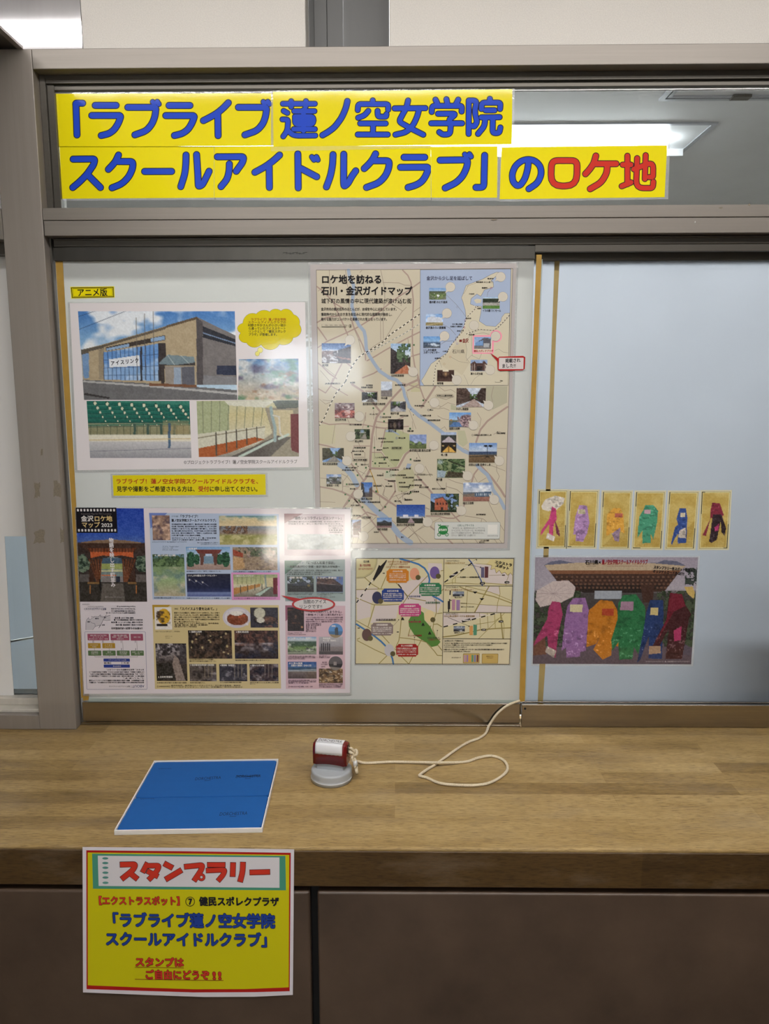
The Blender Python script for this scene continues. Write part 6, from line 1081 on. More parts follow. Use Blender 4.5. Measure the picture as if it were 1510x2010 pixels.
for s_, x0, x1, yc in (('金沢の名園を訪ねながら歴史を語る', 215, 665, 1548), ('和菓子の老舗を巡る旅の一場面', 215, 645, 1572), ('ひがし茶屋街の町家で和菓子づくりを体験', 725, 1185, 1552), ('する場面が撮影された。', 725, 1010, 1578), ('その他の主なロケ地　長町、尾山神社、主計町', 380, 1050, 1615)): bt(b5, s_, x0, x1, yc, 2.8, (66, 72, 72))
bt(b6, '「すべて忘れてしまうから」', 560, 1188, 365, 5.2, (66, 46, 58), bold=0.12); bt(b6, '〜第9話 すごく遠くに来た気がする〜', 535, 1185, 415, 4.4, (66, 46, 58), bold=0.1)
for i, s_ in enumerate(('ミステリアスな恋人を追いかけて、旅に出た主人公が金沢から能登', 'へ向かう物語。海辺の町で出会う人々との会話や風景が心に残る', '第9話の主な舞台となった。能登の海と空が美しく描かれている。')): bt(b6, s_, 535, 1185, 463 + i * 36, 3.2, (86, 64, 76), bold=0.08)
for i, s_ in enumerate(('出演　主演俳優ほか', '監督　岨手由貴子', '配信　全10話', '原作　燃え殻', '主題歌　エンディング', '制作協力')): bt(b6, s_, 535, 810 - (i > 1) * 90, 570 + i * 27, 3.0, (86, 64, 76), bold=0.06)
for s_, x0, x1, yc in (('© Moegara, FUSOSHA 2020', 222, 470, 730), ('© 2022 Disney and related entities', 222, 540, 758), ('いか釣り漁で知られる町にある施設で撮影された。', 225, 720, 1140), ('主人公が立ち寄る海辺の公園のシーンとして登場。', 225, 720, 1163), ('大きなイカのオブジェが目印。', 225, 540, 1186), ('海辺で語り合うシーン', 767, 970, 1135), ('を撮影した海岸', 767, 960, 1160), ('海沿いの道を車で走る印象的な場面を撮影。どこまでも', 232, 722, 1558), ('続く海岸線が物語の余韻を深めている。夕暮れの海を', 232, 722, 1582), ('背景にした名場面。', 232, 630, 1606), ('道の駅の食堂で海の幸を味わうシーンを撮影', 767, 1180, 1625), ('地元の方々もエキストラで参加した。', 767, 1180, 1650), ('のと里山海道沿いの休憩所', 767, 1150, 1674), ('その他の主なロケ地', 245, 425, 1668), ('能登町、穴水町、七尾市', 450, 660, 1668), ('道の駅', 820, 905, 1245), ('のと千里浜', 800, 915, 1280), ('（羽咋市）', 790, 890, 1322)): bt(b6, s_, x0, x1, yc, 2.9, (86, 66, 78), bold=0.06)
w.path(b6([(245, 1650), (235, 1668), (245, 1690)]), 0.5, (60, 40, 50), 0); w.path(b6([(430, 1650), (438, 1668), (430, 1690)]), 0.5, (60, 40, 50), 0)
# photos on the pages (figures of the stories are left out; plain scenery instead)
def soft(p, a, b, c, d, base=(170, 150, 140), cs=((120, 96, 86), (206, 176, 150), (110, 104, 130)), sd=1, sc=9):
    p.fill(base)
    for i, cc in enumerate(cs): p.clouds(cc, sc, 0.5, 5, 0.85, sd + i * 5, sy=1.0)
    p.grain(26, 2)
bphoto(b3, 78, 118, 268, 386, soft, base=(156, 128, 112), cs=((108, 82, 76), (216, 182, 158), (92, 76, 84)), sd=3)
bphoto(b3, 88, 538, 428, 990, lambda p, a, b, c, d: (p.vgrad([(0, (120, 156, 190)), (0.12, (70, 92, 66)), (0.3, (120, 142, 104)), (0.6, (150, 172, 128)), (1, (170, 158, 134))]), p.leaves((60, 80, 54), (100, 124, 84), 7, 4, (p.Y < b + 24)), p.clouds((206, 190, 176), 20, 0.5, 4, 0.6, 6, (p.Y > b + 25)), p.clouds((92, 120, 130), 24, 0.55, 5, 0.6, 11, (p.Y > b + 30)), p.grain(26, 2)))
def gate(p, a, b, c, d):
    p.vgrad([(0, (120, 160, 204)), (0.35, (180, 200, 222)), (0.72, (150, 160, 160)), (0.78, (170, 146, 136)), (1, (150, 128, 122))]); w_, h_ = c - a, d - b
    p.poly([(a + w_ * 0.2, b + h_ * 0.12), (a + w_ * 0.82, b + h_ * 0.12), (a + w_ * 0.74, b + h_ * 0.3), (a + w_ * 0.28, b + h_ * 0.3)], (112, 60, 54)); p.poly([(a + w_ * 0.3, b + h_ * 0.28), (a + w_ * 0.44, b + h_ * 0.3), (a + w_ * 0.38, b + h_ * 0.8), (a + w_ * 0.33, b + h_ * 0.8)], (104, 70, 62)); p.poly([(a + w_ * 0.72, b + h_ * 0.28), (a + w_ * 0.58, b + h_ * 0.3), (a + w_ * 0.64, b + h_ * 0.8), (a + w_ * 0.69, b + h_ * 0.8)], (104, 70, 62))
    p.box(a + w_ * 0.4, b + h_ * 0.42, a + w_ * 0.62, b + h_ * 0.72, (120, 146, 166))
    for cx, s_ in ((0.1, 1.0), (0.24, 0.7), (0.9, 1.0), (0.76, 0.7)): p.ell(a + w_ * cx, b + h_ * 0.55, w_ * 0.09 * s_, h_ * 0.34 * s_, (44, 82, 60)); p.leaves((60, 104, 76), (36, 64, 48), 4, 5, (np.abs(p.X - a - w_ * cx) < w_ * 0.08 * s_) & (np.abs(p.Y - b - h_ * 0.55) < h_ * 0.3 * s_))
    p.grain(20, 2)
bphoto(b3, 443, 458, 918, 705, gate); bphoto(b3, 800, 122, 1420, 435, lambda p, a, b, c, d: (p.vgrad([(0, (96, 140, 150)), (0.2, (190, 176, 140)), (0.34, (216, 196, 158)), (0.38, (120, 128, 140)), (0.6, (150, 136, 126)), (0.7, (140, 140, 80)), (1, (168, 160, 110))]), p.clouds((230, 206, 160), 16, 0.5, 4, 0.7, 3, p.Y < b + 16), p.leaves((92, 70, 60), (130, 104, 84), 5, 6, (p.Y > b + 20) & (p.Y < b + 36) & (p.X < a + 55)), p.clouds((206, 196, 150), 12, 0.5, 5, 0.7, 9, p.Y > b + 38), p.grain(24, 2)))
bphoto(b3, 945, 462, 1425, 710, lambda p, a, b, c, d: (p.fill((150, 132, 112)), p.leaves((64, 76, 60), (90, 100, 76), 7, 4, (p.Y < b + 18) & (p.X > a + 10)), p.poly([(a, b + 4), (a + 20, b + 12), (a + 20, b + 20), (a, b + 16)], (150, 74, 56)), p.poly([(a, b + 18), (a + 22, b + 22), (a + 24, d - 4), (a, d)], (186, 152, 112)), p.clouds((206, 180, 170), 12, 0.48, 4, 0.7, 8, p.X > a + 28), p.clouds((100, 84, 84), 9, 0.54, 5, 0.7, 13, p.X > a + 20), p.grain(36, 2)))
bphoto(b3, 450, 748, 922, 993, lambda p, a, b, c, d: (p.vgrad([(0, (40, 42, 60)), (0.6, (34, 40, 70)), (0.8, (50, 60, 100)), (0.82, (120, 134, 176)), (1, (84, 96, 146))]), [(p.line((a + 2 + i * 13, b + 8 + i * 3), (a + 16 + i * 13, b + 18 + i * 3), 0.8, (120, 126, 150)), p.ell(a + 5 + i * 13, b + 12 + i * 2.4, 2.4, 2.4, (230, 226, 214), 1, 0.8)) for i in range(3)], p.grain(14, 3)))
bphoto(b3, 952, 755, 1428, 997, lambda p, a, b, c, d: (p.vgrad([(0, (150, 160, 120)), (0.4, (186, 184, 140)), (0.5, (206, 200, 174)), (1, (120, 112, 102))]), [p.line((a + 8 + i * 9, b), (a + 8 + i * 9, b + 18), 0.9, (120, 124, 100)) for i in range(6)], p.poly([(a, b + 27), (a + 54, b + 18), (a + 52, b + 24), (a, d - 4)], (178, 130, 78)), [p.line((a + 14 + i * 14, b + 22 - i), (a + 14 + i * 14, b + 37 - i * 3), 1.6, (72, 70, 64)) for i in range(4)], p.poly([(a + 58, b + 6), (c - 8, b + 6), (c - 8, b + 24), (a + 62, b + 24)], (200, 188, 150)), p.poly([(a + 36, d), (a + 66, b + 24), (c, b + 26), (c, d)], (104, 98, 92)), p.poly([(a + 42, d - 4), (a + 68, b + 26), (a + 73, b + 26), (a + 52, d - 2)], (176, 196, 186)), p.line((a + 62, b + 2), (a + 64, b + 24), 3, (130, 146, 146)), p.box(c - 9, b + 6, c, d - 5, (112, 44, 56)), p.grain(26, 2)), lab='picture of the rink benches framed in pink')
bphoto(b4, 448, 377, 925, 687, ph_night, n=14, sd=4); bphoto(b4, 955, 378, 1432, 688, lambda p, a, b, c, d: (p.fill((46, 34, 34)), p.leaves((76, 52, 48), (104, 72, 62), 6, 3, p.Y < b + 30), p.clouds((172, 166, 172), 20, 0.46, 3, 0.9, 6, (p.Y > b + 24)), p.clouds((40, 40, 56), 14, 0.55, 6, 0.9, 10, p.Y > b + 22), p.grain(34, 2)))
bphoto(b4, 92, 520, 430, 932, lambda p, a, b, c, d: (p.vgrad([(0, (180, 176, 182)), (0.35, (120, 112, 112)), (0.5, (60, 54, 54)), (1, (52, 46, 44))]), p.leaves((84, 78, 82), (50, 46, 48), 5, 6, p.Y < b + 34), p.poly([(a + 36, b + 22), (a + 44, b + 30), (a + 58, d), (a + 40, d), (a + 32, b + 40)], (136, 122, 116)), p.box(a + 46, b + 4, c, b + 40, (64, 60, 66), 0.8), p.poly([(a, b + 40), (a + 30, b + 38), (a + 36, d - 6), (a, d)], (40, 38, 38)), p.grain(46, 2.2)))
for x0, x1, sd, bs in ((460, 755, 2, (86, 78, 76)), (787, 1092, 7, (64, 60, 62)), (1120, 1435, 11, (70, 54, 48))): bphoto(b4, x0, 745, x1, 935, lambda p, a, b, c, d, sd=sd, bs=bs: (p.fill(bs), p.clouds((150, 142, 144), 10, 0.5, 5, 0.8, sd), p.clouds((36, 32, 34), 9, 0.5, 5, 0.8, sd + 3), [p.line((a + 30 + i * 7, b), (a + 30 + i * 7, b + 26), 1.4, (130, 118, 104)) for i in range(3)], p.grain(30, 2)))
bphoto(b4, 78, 122, 265, 368, lambda p, a, b, c, d: (p.fill((222, 216, 210)), p.ell((a + c) / 2 + 1, b + 18, 13, 15, (206, 162, 50)), p.clouds((60, 46, 40), 8, 0.46, 5, 0.9, 4, ((p.Y > b + 8) & (p.Y < b + 33) & (p.X > a + 3) & (p.X < c - 3)).astype(float)), p.box(a + 4, d - 11, c - 8, d - 7, (40, 36, 36)), p.grain(16, 2)))
bphoto(b5, 215, 520, 1190, 785, lambda p, a, b, c, d: (p.vgrad([(0, (150, 158, 166)), (1, (120, 130, 134))]), p.clouds((92, 96, 92), 14, 0.55, 5, 0.8, 3, p.X > a + 70), p.clouds((180, 186, 192), 16, 0.5, 4, 0.7, 6), p.grain(24, 2)))
bphoto(b5, 215, 1255, 675, 1528, lambda p, a, b, c, d: (p.vgrad([(0, (120, 140, 176)), (0.4, (176, 184, 198)), (0.5, (60, 62, 62)), (1, (48, 46, 46))]), p.leaves((52, 60, 56), (80, 88, 80), 5, 3, (p.Y < b + 14)), p.poly([(a + 10, b + 15), (a + 32, b + 10), (c - 4, b + 15), (c - 4, b + 18), (a + 10, b + 18)], (70, 74, 84)), p.ell(a + 42, b + 18, 4, 3, (130, 116, 76), 0.9, 0.5), p.grain(28, 2))); bphoto(b5, 722, 1258, 1187, 1533, lambda p, a, b, c, d: (p.vgrad([(0, (96, 118, 170)), (1, (120, 140, 180))]), p.poly([(a, b + 3), (a + 30, b + 2), (c, b + 18), (c, d), (a, d)], (66, 54, 56)), p.line((a, b + 12), (c, b + 18), 1.6, (140, 128, 126)), p.clouds((110, 84, 78), 7, 0.52, 5, 0.7, 5, p.Y < b + 15), p.box(a, b + 16, c, d, (40, 38, 44), 0.7), p.grain(28, 2)))
bphoto(b6, 218, 288, 506, 700, lambda p, a, b, c, d: (p.fill((44, 34, 34)), p.clouds((110, 74, 56), 6, 0.54, 6, 0.8, 4, (p.Y < b + 32)), p.ell(c - 4, d - 8, 3, 3, (196, 140, 100), 0.9, 0.6), p.grain(30, 2)), lay=3); bphoto(b6, 220, 798, 722, 1108, lambda p, a, b, c, d: (p.vgrad([(0, (130, 160, 196)), (0.2, (200, 208, 214)), (0.3, (62, 82, 70)), (0.5, (70, 92, 66)), (0.6, (104, 134, 76)), (0.9, (140, 146, 128)), (1, (120, 120, 112))]), p.clouds((206, 206, 200), 9, 0.56, 5, 0.8, 3, (p.Y > b + 12) & (p.Y < b + 28)), p.clouds((44, 46, 44), 5, 0.56, 6, 0.8, 8, (p.Y > b + 18) & (p.Y < b + 29)), p.grain(22, 2)))
bphoto(b6, 765, 798, 1185, 1110, lambda p, a, b, c, d: (p.vgrad([(0, (176, 172, 178)), (0.5, (150, 146, 150)), (0.6, (130, 120, 120)), (1, (104, 94, 96))]), [p.line((a + 5 + i * 4, b + 14 - (i % 2)), (a + 5 + i * 4, b + 27), 2.0, (34, 30, 36)) for i in range(5)], p.box(a, d - 6, c, d, (64, 58, 60), 0.7), p.grain(14, 2))); bphoto(b6, 225, 1235, 725, 1528, lambda p, a, b, c, d: (p.vgrad([(0, (52, 84, 140)), (0.3, (84, 112, 156)), (0.36, (60, 84, 110)), (0.5, (90, 106, 120)), (0.55, (170, 172, 172)), (0.6, (116, 104, 98)), (1, (88, 76, 72))]), p.line((a, b + 17), (c, b + 15), 1.0, (196, 200, 204), 0.8), p.grain(24, 3)))
bphoto(b6, 765, 1352, 1182, 1605, lambda p, a, b, c, d: (p.fill((112, 88, 66)), p.clouds((190, 164, 130), 5, 0.52, 6, 0.9, 4), p.clouds((56, 46, 40), 6, 0.52, 6, 0.8, 9), p.clouds((200, 196, 192), 5, 0.62, 7, 0.9, 14), p.grain(30, 2)))
# round photos
for cx, cy, r, cs in ((1057, 692, 125, ((92, 140, 196), (74, 110, 150), (150, 132, 104))), (1057, 1260, 122, ((96, 92, 96), (60, 58, 62), (130, 122, 118)))):
    rp = Ink(y, 5); a, b = b6([(cx, cy)])[0]; R_ = r / 8.882; n = 22
    rp.ell(a, b, R_, R_, cs[0], 0); rp.poly([(a + R_ * math.cos(t), b + R_ * math.sin(t)) for t in np.linspace(0.1, math.pi - 0.1, 14)], cs[1], 1); rp.poly([(a + R_ * math.cos(t), b + R_ * math.sin(t)) for t in np.linspace(0.7, math.pi - 0.5, 12)], cs[2], 2)
    if cy < 900: a, b = b6([(1075, 700)])[0]; rp.poly([(a - 3, b + 8), (a - 4, b - 4), (a - 1, b - 8), (a + 2.5, b - 7), (a + 3.5, b + 8)], (70, 78, 88), 3)
    else: rp.rect(a - 4, b - 3, a + 2, b + 4, (150, 140, 140), 3)
    rp.build('round_photo', bro)
w.lay = 10
for T, s_, x0, x1, yc, h in ((b3, '1 金沢駅 鼓門', 455, 560, 478, 3.6), (b3, '4 金沢城公園', 100, 330, 550, 3.6), (b3, '2 いしかわ総合スポーツセンター', 460, 775, 768, 4.0), (b3, '3 健民スポレクプラザ', 965, 1170, 772, 3.6), (b4, '1 浅野川河畔', 457, 595, 393, 4.0), (b4, '2 竪町商店街', 967, 1110, 394, 4.0), (b4, '6 主計町茶屋街', 115, 275, 888, 4.0), (b4, '3 金沢駅前別院通り商店街', 468, 730, 757, 3.6), (b4, '4 無限庵（加賀市）', 797, 965, 760, 3.6), (b4, '5 瀬々らぎの森', 1128, 1280, 762, 3.6), (b5, '1 成巽閣（兼六園）', 225, 500, 1278, 4.0), (b5, '2 ひがし茶屋街', 735, 1075, 1282, 4.0), (b6, 'イカの駅つくモール（能登町）', 240, 660, 825, 4.0), (b6, '珠洲温泉', 835, 965, 828, 3.6), (b6, 'のとじ荘（珠洲市）', 835, 1080, 865, 3.6), (b6, 'のと里山海道', 240, 480, 1262, 4.0), (b6, '白尾IC〜高松IC（かほく市）', 280, 655, 1300, 4.0), (b6, '見附島', 985, 1055, 612, 3.2)): bt(T, s_, x0, x1, yc, h, (226, 222, 218), bold=0.12)
w.build('writing', bro); settle(bro)

# oval speech sticker
y2 = -0.0034
def oval(gx=0.0):
    cx, cy, rx, ry = 615.7, 1186.2, 42.5 + gx, 13.9 + gx; pts = [(cx + rx * math.cos(t), cy + ry * math.sin(t)) for t in np.linspace(-2.25, 2 * math.pi - 2.72, 44)]
    return pts
pl = oval() + [(566 - 4, 1174), (552, 1168.5)]
t = begin('oval_sticker', 'red-rimmed oval speech bubble sticker on the brochure with a tail to its left', 'sticker', [(573, 1172), (658, 1172), (658, 1200), (573, 1200)], y2)
sheet('sticker_sheet', pl, y2, 0.0003, (174, 40, 42), t, 'print_flat')
ik = Ink(y2); ik.ell(615.7, 1186.2, 38.8, 10.8, (206, 200, 200), 0, 40); ik.text('当館のアイス', 595, 641, (1181.3, 1181.0), 8.0, BLACK, bold=0.12, lay=1); ik.text('リンクです!!', 587, 633, (1191.2, 1190.8), 8.0, BLACK, bold=0.12, lay=1); ik.build('lettering', t, 'print_flat'); settle(t)
# ------------------------------------------------------------------ stamp map, picture cards and gate poster
y = -0.0004
q = [(699, 1096), (1009, 1096), (1000, 1304), (698, 1303)]
sm = begin('stamp_map', 'cream stamp-rally map with olive roads, a blue river and coloured description plates', 'map', q, y)
sheet('paper', q, y, 0.0003, (206, 196, 160), sm, 'print_flat'); laminate([(697, 1094), (1012, 1094), (1003, 1306), (696, 1306)], q, y, sm)
s7, s8 = conv(690, 1090, 7.947), conv(860, 1090, 9.1375)
k = Ink(y, 1); CRM, PK, OLV, RV, FRM = (206, 196, 152), (206, 194, 190), (150, 136, 84), (66, 116, 168), (64, 56, 52)
def f7(pts, c, lay=0): k.poly(s7(pts), c, lay)
def f8(pts, c, lay=0): k.poly(s8(pts), c, lay)
f7([(80, 530), (420, 500), (300, 780), (300, 960), (90, 1010)], PK, 0); f7([(720, 440), (1180, 330), (1430, 700), (1340, 900), (1080, 800), (740, 760), (820, 720)], PK, 0); f7([(370, 790), (740, 770), (700, 980), (300, 1060)], PK, 0); f7([(1200, 120), (1430, 130), (1420, 230), (1190, 300)], PK, 0)
f8([(110, 540), (60, 80), (330, 380), (320, 490)], CRM, 0); f8([(660, 150), (940, 180), (1330, 340), (1330, 520), (860, 490), (640, 160)], PK, 0); f8([(860, 560), (1090, 560), (1110, 700), (870, 650)], PK, 0); f8([(720, 880), (1320, 920), (1315, 1020), (670, 1020)], PK, 0); f8([(90, 1040), (740, 1040), (880, 1060), (520, 1170), (100, 1280)], PK, 0); f8([(1000, 1070), (1310, 1040), (1310, 1300), (1000, 1310)], CRM, 0); f8([(90, 1500), (1300, 1510), (1290, 1950), (80, 1950)], (208, 198, 168), 0)
def r7(pts, w=1.6, c=OLV, lay=1): k.path(s7(pts), w, c, lay)
for pts in ([(210, 350), (320, 450), (430, 515)], [(80, 535), (430, 525), (560, 530)], [(660, 55), (640, 130), (540, 330), (460, 520)], [(80, 665), (340, 770), (540, 775), (745, 765)], [(360, 780), (260, 1110)], [(80, 1020), (240, 1110), (490, 1260), (590, 1370)], [(90, 1310), (130, 1290)], [(90, 1330), (380, 1480), (560, 1560), (430, 1690)], [(700, 430), (880, 640), (800, 760)], [(880, 640), (1190, 320)], [(920, 670), (1160, 710)], [(780, 960), (760, 1200), (740, 1330), (690, 1440)], [(760, 1285), (900, 1300), (1080, 1330), (1180, 1360)], [(920, 1130), (890, 1240)], [(1240, 1100), (1100, 1300), (1040, 1420), (900, 1690)], [(1180, 1370), (1290, 1490), (1340, 1560), (1410, 1565)], [(1320, 650), (1430, 530)], [(1320, 640), (1325, 900), (1290, 1000), (1270, 1150), (1310, 1260)], [(1280, 1080), (1340, 1070), (1410, 1115)], [(1340, 910), (1415, 900)], [(780, 1580), (890, 1690)], [(1310, 1350), (1410, 1480)], [(920, 90), (1080, 50)], [(1400, 240), (1430, 236)], [(680, 1460), (720, 1500)]): r7(pts)
k.path(s7([(760, 55), (900, 90), (1050, 140), (1140, 200), (1200, 290), (1220, 380), (1210, 440)]), 3.4, RV, 2); k.path(s7([(1270, 635), (1360, 680), (1430, 725)]), 3.4, RV, 2); k.path(s7([(80, 1075), (180, 1140), (360, 1260), (460, 1340), (530, 1410), (600, 1520), (640, 1610), (655, 1695)]), 3.4, RV, 2)
f7([(1090, 870), (1130, 900), (1140, 1010), (1230, 1110), (1310, 1260), (1390, 1350), (1340, 1410), (1250, 1430), (1180, 1360), (1100, 1320), (980, 1240), (900, 1110), (890, 1020), (960, 900)], (84, 128, 60), 3)
k.path(s7([(80, 740), (550, 75)]), 1.9, (216, 210, 196), 3); k.path(s7([(80, 740), (550, 75)]), 2.2, (30, 28, 28), 4, dash=(7, 7)); f7([(345, 350), (430, 150), (455, 165), (535, 85), (550, 95), (470, 255), (400, 340), (345, 410)], (34, 32, 34), 5)
k.path(s7([(735, 455), (890, 675)]), 0.6, (50, 46, 44), 4); k.path(s7([(735, 455), (780, 510)]), 2.0, (40, 38, 38), 4)
for pts in ([(1280, 640), (1300, 700)], [(640, 1115), (740, 1005)], [(985, 1280), (985, 1390)], [(970, 965), (985, 1010)], [(1345, 1170), (1325, 1290)]): k.path(s7(pts), 0.5, (96, 80, 70), 4)
for a, b in ((890, 678), (1300, 700), (738, 1005), (985, 1280), (985, 1010), (1343, 1172)): c, d = s7([(a, b)])[0]; k.ell(c, d, 1.1, 1.1, (70, 60, 54), 5, 10)
# oval title corner
f7([(80, 55), (400, 55), (395, 130), (360, 220), (300, 290), (200, 345), (80, 352)], (196, 186, 140), 3); k.path(s7([(402, 55), (397, 130), (362, 222), (302, 293), (202, 349), (80, 354)]), 0.6, FRM, 4); k.path(s7([(385, 55), (380, 130), (345, 215), (290, 280), (195, 332), (80, 340)]), 0.4, (120, 110, 70), 4)
def plate(x0, y0, x1, y1, c, lab=None):
    (a, b), (e, d) = s7([(x0, y0)])[0], s7([(x1, y1)])[0]; n = 4.2
    pts = [(a + n, b), (e - n, b), (e - n * 0.8, b + n * 0.55), (e, b + n), (e, d - n), (e - n * 0.8, d - n * 0.55), (e - n, d), (a + n, d), (a + n * 0.8, d - n * 0.55), (a, d - n), (a, b + n), (a + n * 0.8, b + n * 0.55)]
    k.poly(pts, c, 6)
for r, c in (((548, 215, 895, 428), (196, 122, 40)), ((475, 518, 818, 722), (40, 64, 130)), ((1060, 430, 1405, 632), (48, 116, 80)), ((740, 755, 1085, 952), (186, 66, 122)), ((308, 1052, 650, 1250), (132, 116, 114)), ((700, 1383, 1042, 1580), (156, 38, 36))): plate(*r, c)
for a, b in ((800, 985), (1118, 1075), (1222, 1210)): c, d = s7([(a, b)])[0]; k.poly([(c, d - 3.4), (c + 3, d + 2), (c - 3, d + 2)], (30, 34, 30), 5); k.rect(c - 3, d + 2.2, c + 3, d + 3.4, (30, 34, 30), 5)
for a, b in ((115, 1135), (725, 1197), (505, 280)): c, d = s7([(a, b)])[0]; k.rect(c - 2.2, d - 0.9, c + 2.2, d + 0.9, (40, 38, 36), 5)
# plain colour dots where the left-out figures stand
for a, b, c in ((985, 290, (214, 150, 120)), (1300, 270, (110, 90, 146)), (400, 660, (52, 54, 84)), (1215, 950, (216, 196, 150)), (240, 1240, (96, 72, 66)), (590, 1480, (186, 182, 186))): e, d = s7([(a, b)])[0]; k.ell(e, d, 9.5, 12, c, 6); k.ell(e + 7, d + 7, 5, 5, (92, 84, 54), 7)
# right-hand boxes
for pts in ([(108, 70), (78, 1955)], [(105, 545), (1335, 550)], [(95, 1022), (1322, 1030)], [(85, 1495), (1308, 1500)]): k.path(s8(pts), 1.0, FRM, 6)
k.path([(699, 1096), (1009, 1096), (1000, 1304), (698, 1303), (699, 1096)], 1.0, FRM, 7)
def r8(pts, w=0.9, c=OLV, lay=1): k.path(s8(pts), w, c, lay)
for pts, w in (([(115, 515), (250, 495), (480, 505), (720, 515), (860, 500), (1330, 530)], 1.2), ([(260, 520), (255, 440), (310, 390), (680, 70)], 0.9), ([(315, 400), (310, 490)], 0.9), ([(680, 150), (900, 160)], 0.7), ([(915, 360), (1160, 352)], 0.7), ([(340, 395), (760, 395)], 0.7), ([(1285, 320), (1240, 440), (1220, 540)], 0.9),
               ([(390, 565), (560, 640), (700, 670), (1000, 740), (1325, 860)], 2.0), ([(500, 555), (940, 660), (1320, 815)], 1.1), ([(915, 560), (830, 710), (660, 1020)], 2.2), ([(1100, 560), (1115, 690), (1070, 860), (1055, 1020)], 1.1), ([(530, 640), (505, 1015)], 1.1), ([(400, 855), (720, 880), (1320, 915)], 0.9), ([(500, 560), (495, 600)], 0.8),
               ([(85, 1465), (300, 1440), (560, 1385), (740, 1340), (1000, 1315), (1310, 1300)], 2.2), ([(730, 1495), (1190, 1040)], 1.0), ([(680, 1240), (1000, 1190), (1140, 1100)], 1.0), ([(745, 1040), (765, 1320)], 1.0), ([(885, 1040), (900, 1310)], 1.0), ([(1015, 1060), (1030, 1310)], 1.0), ([(1125, 1040), (1140, 1250), (1165, 1490)], 2.4), ([(1145, 1110), (1185, 1250), (1180, 1495)], 0.9)): r8(pts, w)
for pts in ([(115, 485), (700, 75)],): k.path(s8(pts), 2.0, (214, 206, 190), 3); k.path(s8(pts), 2.2, (30, 28, 28), 4, dash=(9, 10))
k.path(s8([(100, 1285), (1060, 1035)]), 1.9, (214, 206, 190), 3); k.path(s8([(100, 1285), (1060, 1035)]), 2.2, (30, 28, 28), 4, dash=(9, 10)); k.path(s8([(222, 630), (190, 1015)]), 1.9, (214, 206, 190), 3); k.path(s8([(222, 630), (190, 1015)]), 2.2, (30, 28, 28), 4, dash=(9, 8))
k.path(s8([(555, 75), (640, 180), (720, 330), (770, 440), (795, 540)]), 2.6, (70, 90, 140), 3); k.path(s8([(590, 75), (800, 470)]), 1.0, (206, 200, 190), 4)
k.path(s8([(490, 165), (640, 185), (765, 215)]), 0.6, FRM, 4); k.path(s8([(180, 1115), (560, 1270)]), 0.6, FRM, 4)
for a, b in ((765, 215), (232, 808), (558, 1272)): c, d = s8([(a, b)])[0]; k.ell(c, d, 1.3, 1.3, (30, 28, 28), 5, 10)
for a, b, w_, h_ in ((797, 502, 90, 44), (1238, 485, 86, 40), (820, 1337, 86, 36), (1130, 1187, 86, 38)): c, d = s8([(a, b)])[0]; k.rect(c - w_ / 18.3, d - h_ / 18.3, c + w_ / 18.3, d + h_ / 18.3, (28, 28, 28), 5, r=1.6)
for a, b in ((665, 668), (787, 788)): c, d = s8([(a, b)])[0]; k.poly([(c - 5, d - 2), (c + 5, d - 2), (c, d + 2.4)], (28, 28, 28), 5)
f8([(870, 155), (940, 75), (1350, 75), (1335, 360), (1300, 310), (1250, 360), (1200, 300), (1140, 330), (1100, 265), (1045, 320), (1020, 235), (945, 255), (965, 180)], (204, 190, 138), 5)
st = s8([(870, 155), (965, 180), (945, 255), (1020, 235), (1045, 320), (1100, 265), (1140, 330), (1200, 300), (1250, 360), (1300, 310), (1335, 360)]); k.path(st, 0.7, (140, 120, 70), 6)
for a0, b0, a1, b1_, c, d in ((210, 395, 355, 300, (38, 36, 40), 0), (430, 1185, 580, 1150, (38, 36, 40), 0)): k.path(s8([(a0, b0), (a1, b1_)]), 4.2, c, 5, cap=False)
k.path(s8([(197, 820), (197, 965)]), 4.6, (38, 36, 40), 5, cap=False)
for pts, c in (([(775, 215), (830, 215), (830, 400), (770, 400)], (96, 92, 120)), ([(840, 200), (905, 205), (900, 400), (838, 405)], (92, 52, 56)), ([(250, 790), (310, 790), (305, 985), (250, 985)], (176, 130, 150)), ([(330, 800), (395, 800), (390, 985), (330, 985)], (150, 120, 160)), ([(565, 1265), (625, 1265), (625, 1430), (565, 1430)], (206, 150, 90)), ([(635, 1240), (700, 1250), (695, 1430), (637, 1435)], (84, 140, 112))): f8(pts, c, 6)
for x0, y0, x1, y1 in ((450, 1760, 745, 1935), (787, 1765, 1080, 1940)):
    (a, b), (e, d) = s8([(x0, y0)])[0], s8([(x1, y1)])[0]; k.rect(a, b, e, d, (96, 80, 40), 6, r=1.5); k.rect(a + 0.5, b + 0.5, e - 0.5, d - 0.5, (188, 160, 92), 7, r=1.5)
for i, c in enumerate(((176, 140, 160), (150, 120, 160), (206, 150, 80), (84, 140, 110), (120, 124, 160), (110, 60, 60))): a, b = s8([(480 + i * 46, 1850)])[0]; k.rect(a - 1.8, b - 7, a + 1.8, b + 7, c, 8, r=1.2)
k.build('map_drawing', sm, 'print_flat')
for x0, y0, x1, y1 in ((265, 648, 468, 735), (280, 1270, 483, 1367)):
    (a, b), (c, d) = s8([(x0, y0), (x1, y1)]); p = Pic(rq(a, b, c, d), 0.9); p.vgrad([(0, (90, 100, 120)), (0.4, (150, 158, 172)), (0.6, (76, 80, 88)), (1, (40, 40, 44))]); p.clouds((190, 194, 204), 5, 0.55, 5, 0.8, 3); p.grain(30, 2); p.build('printed_photo', y, sm, 'print_flat', lay=8)
w = Ink(y, 10)
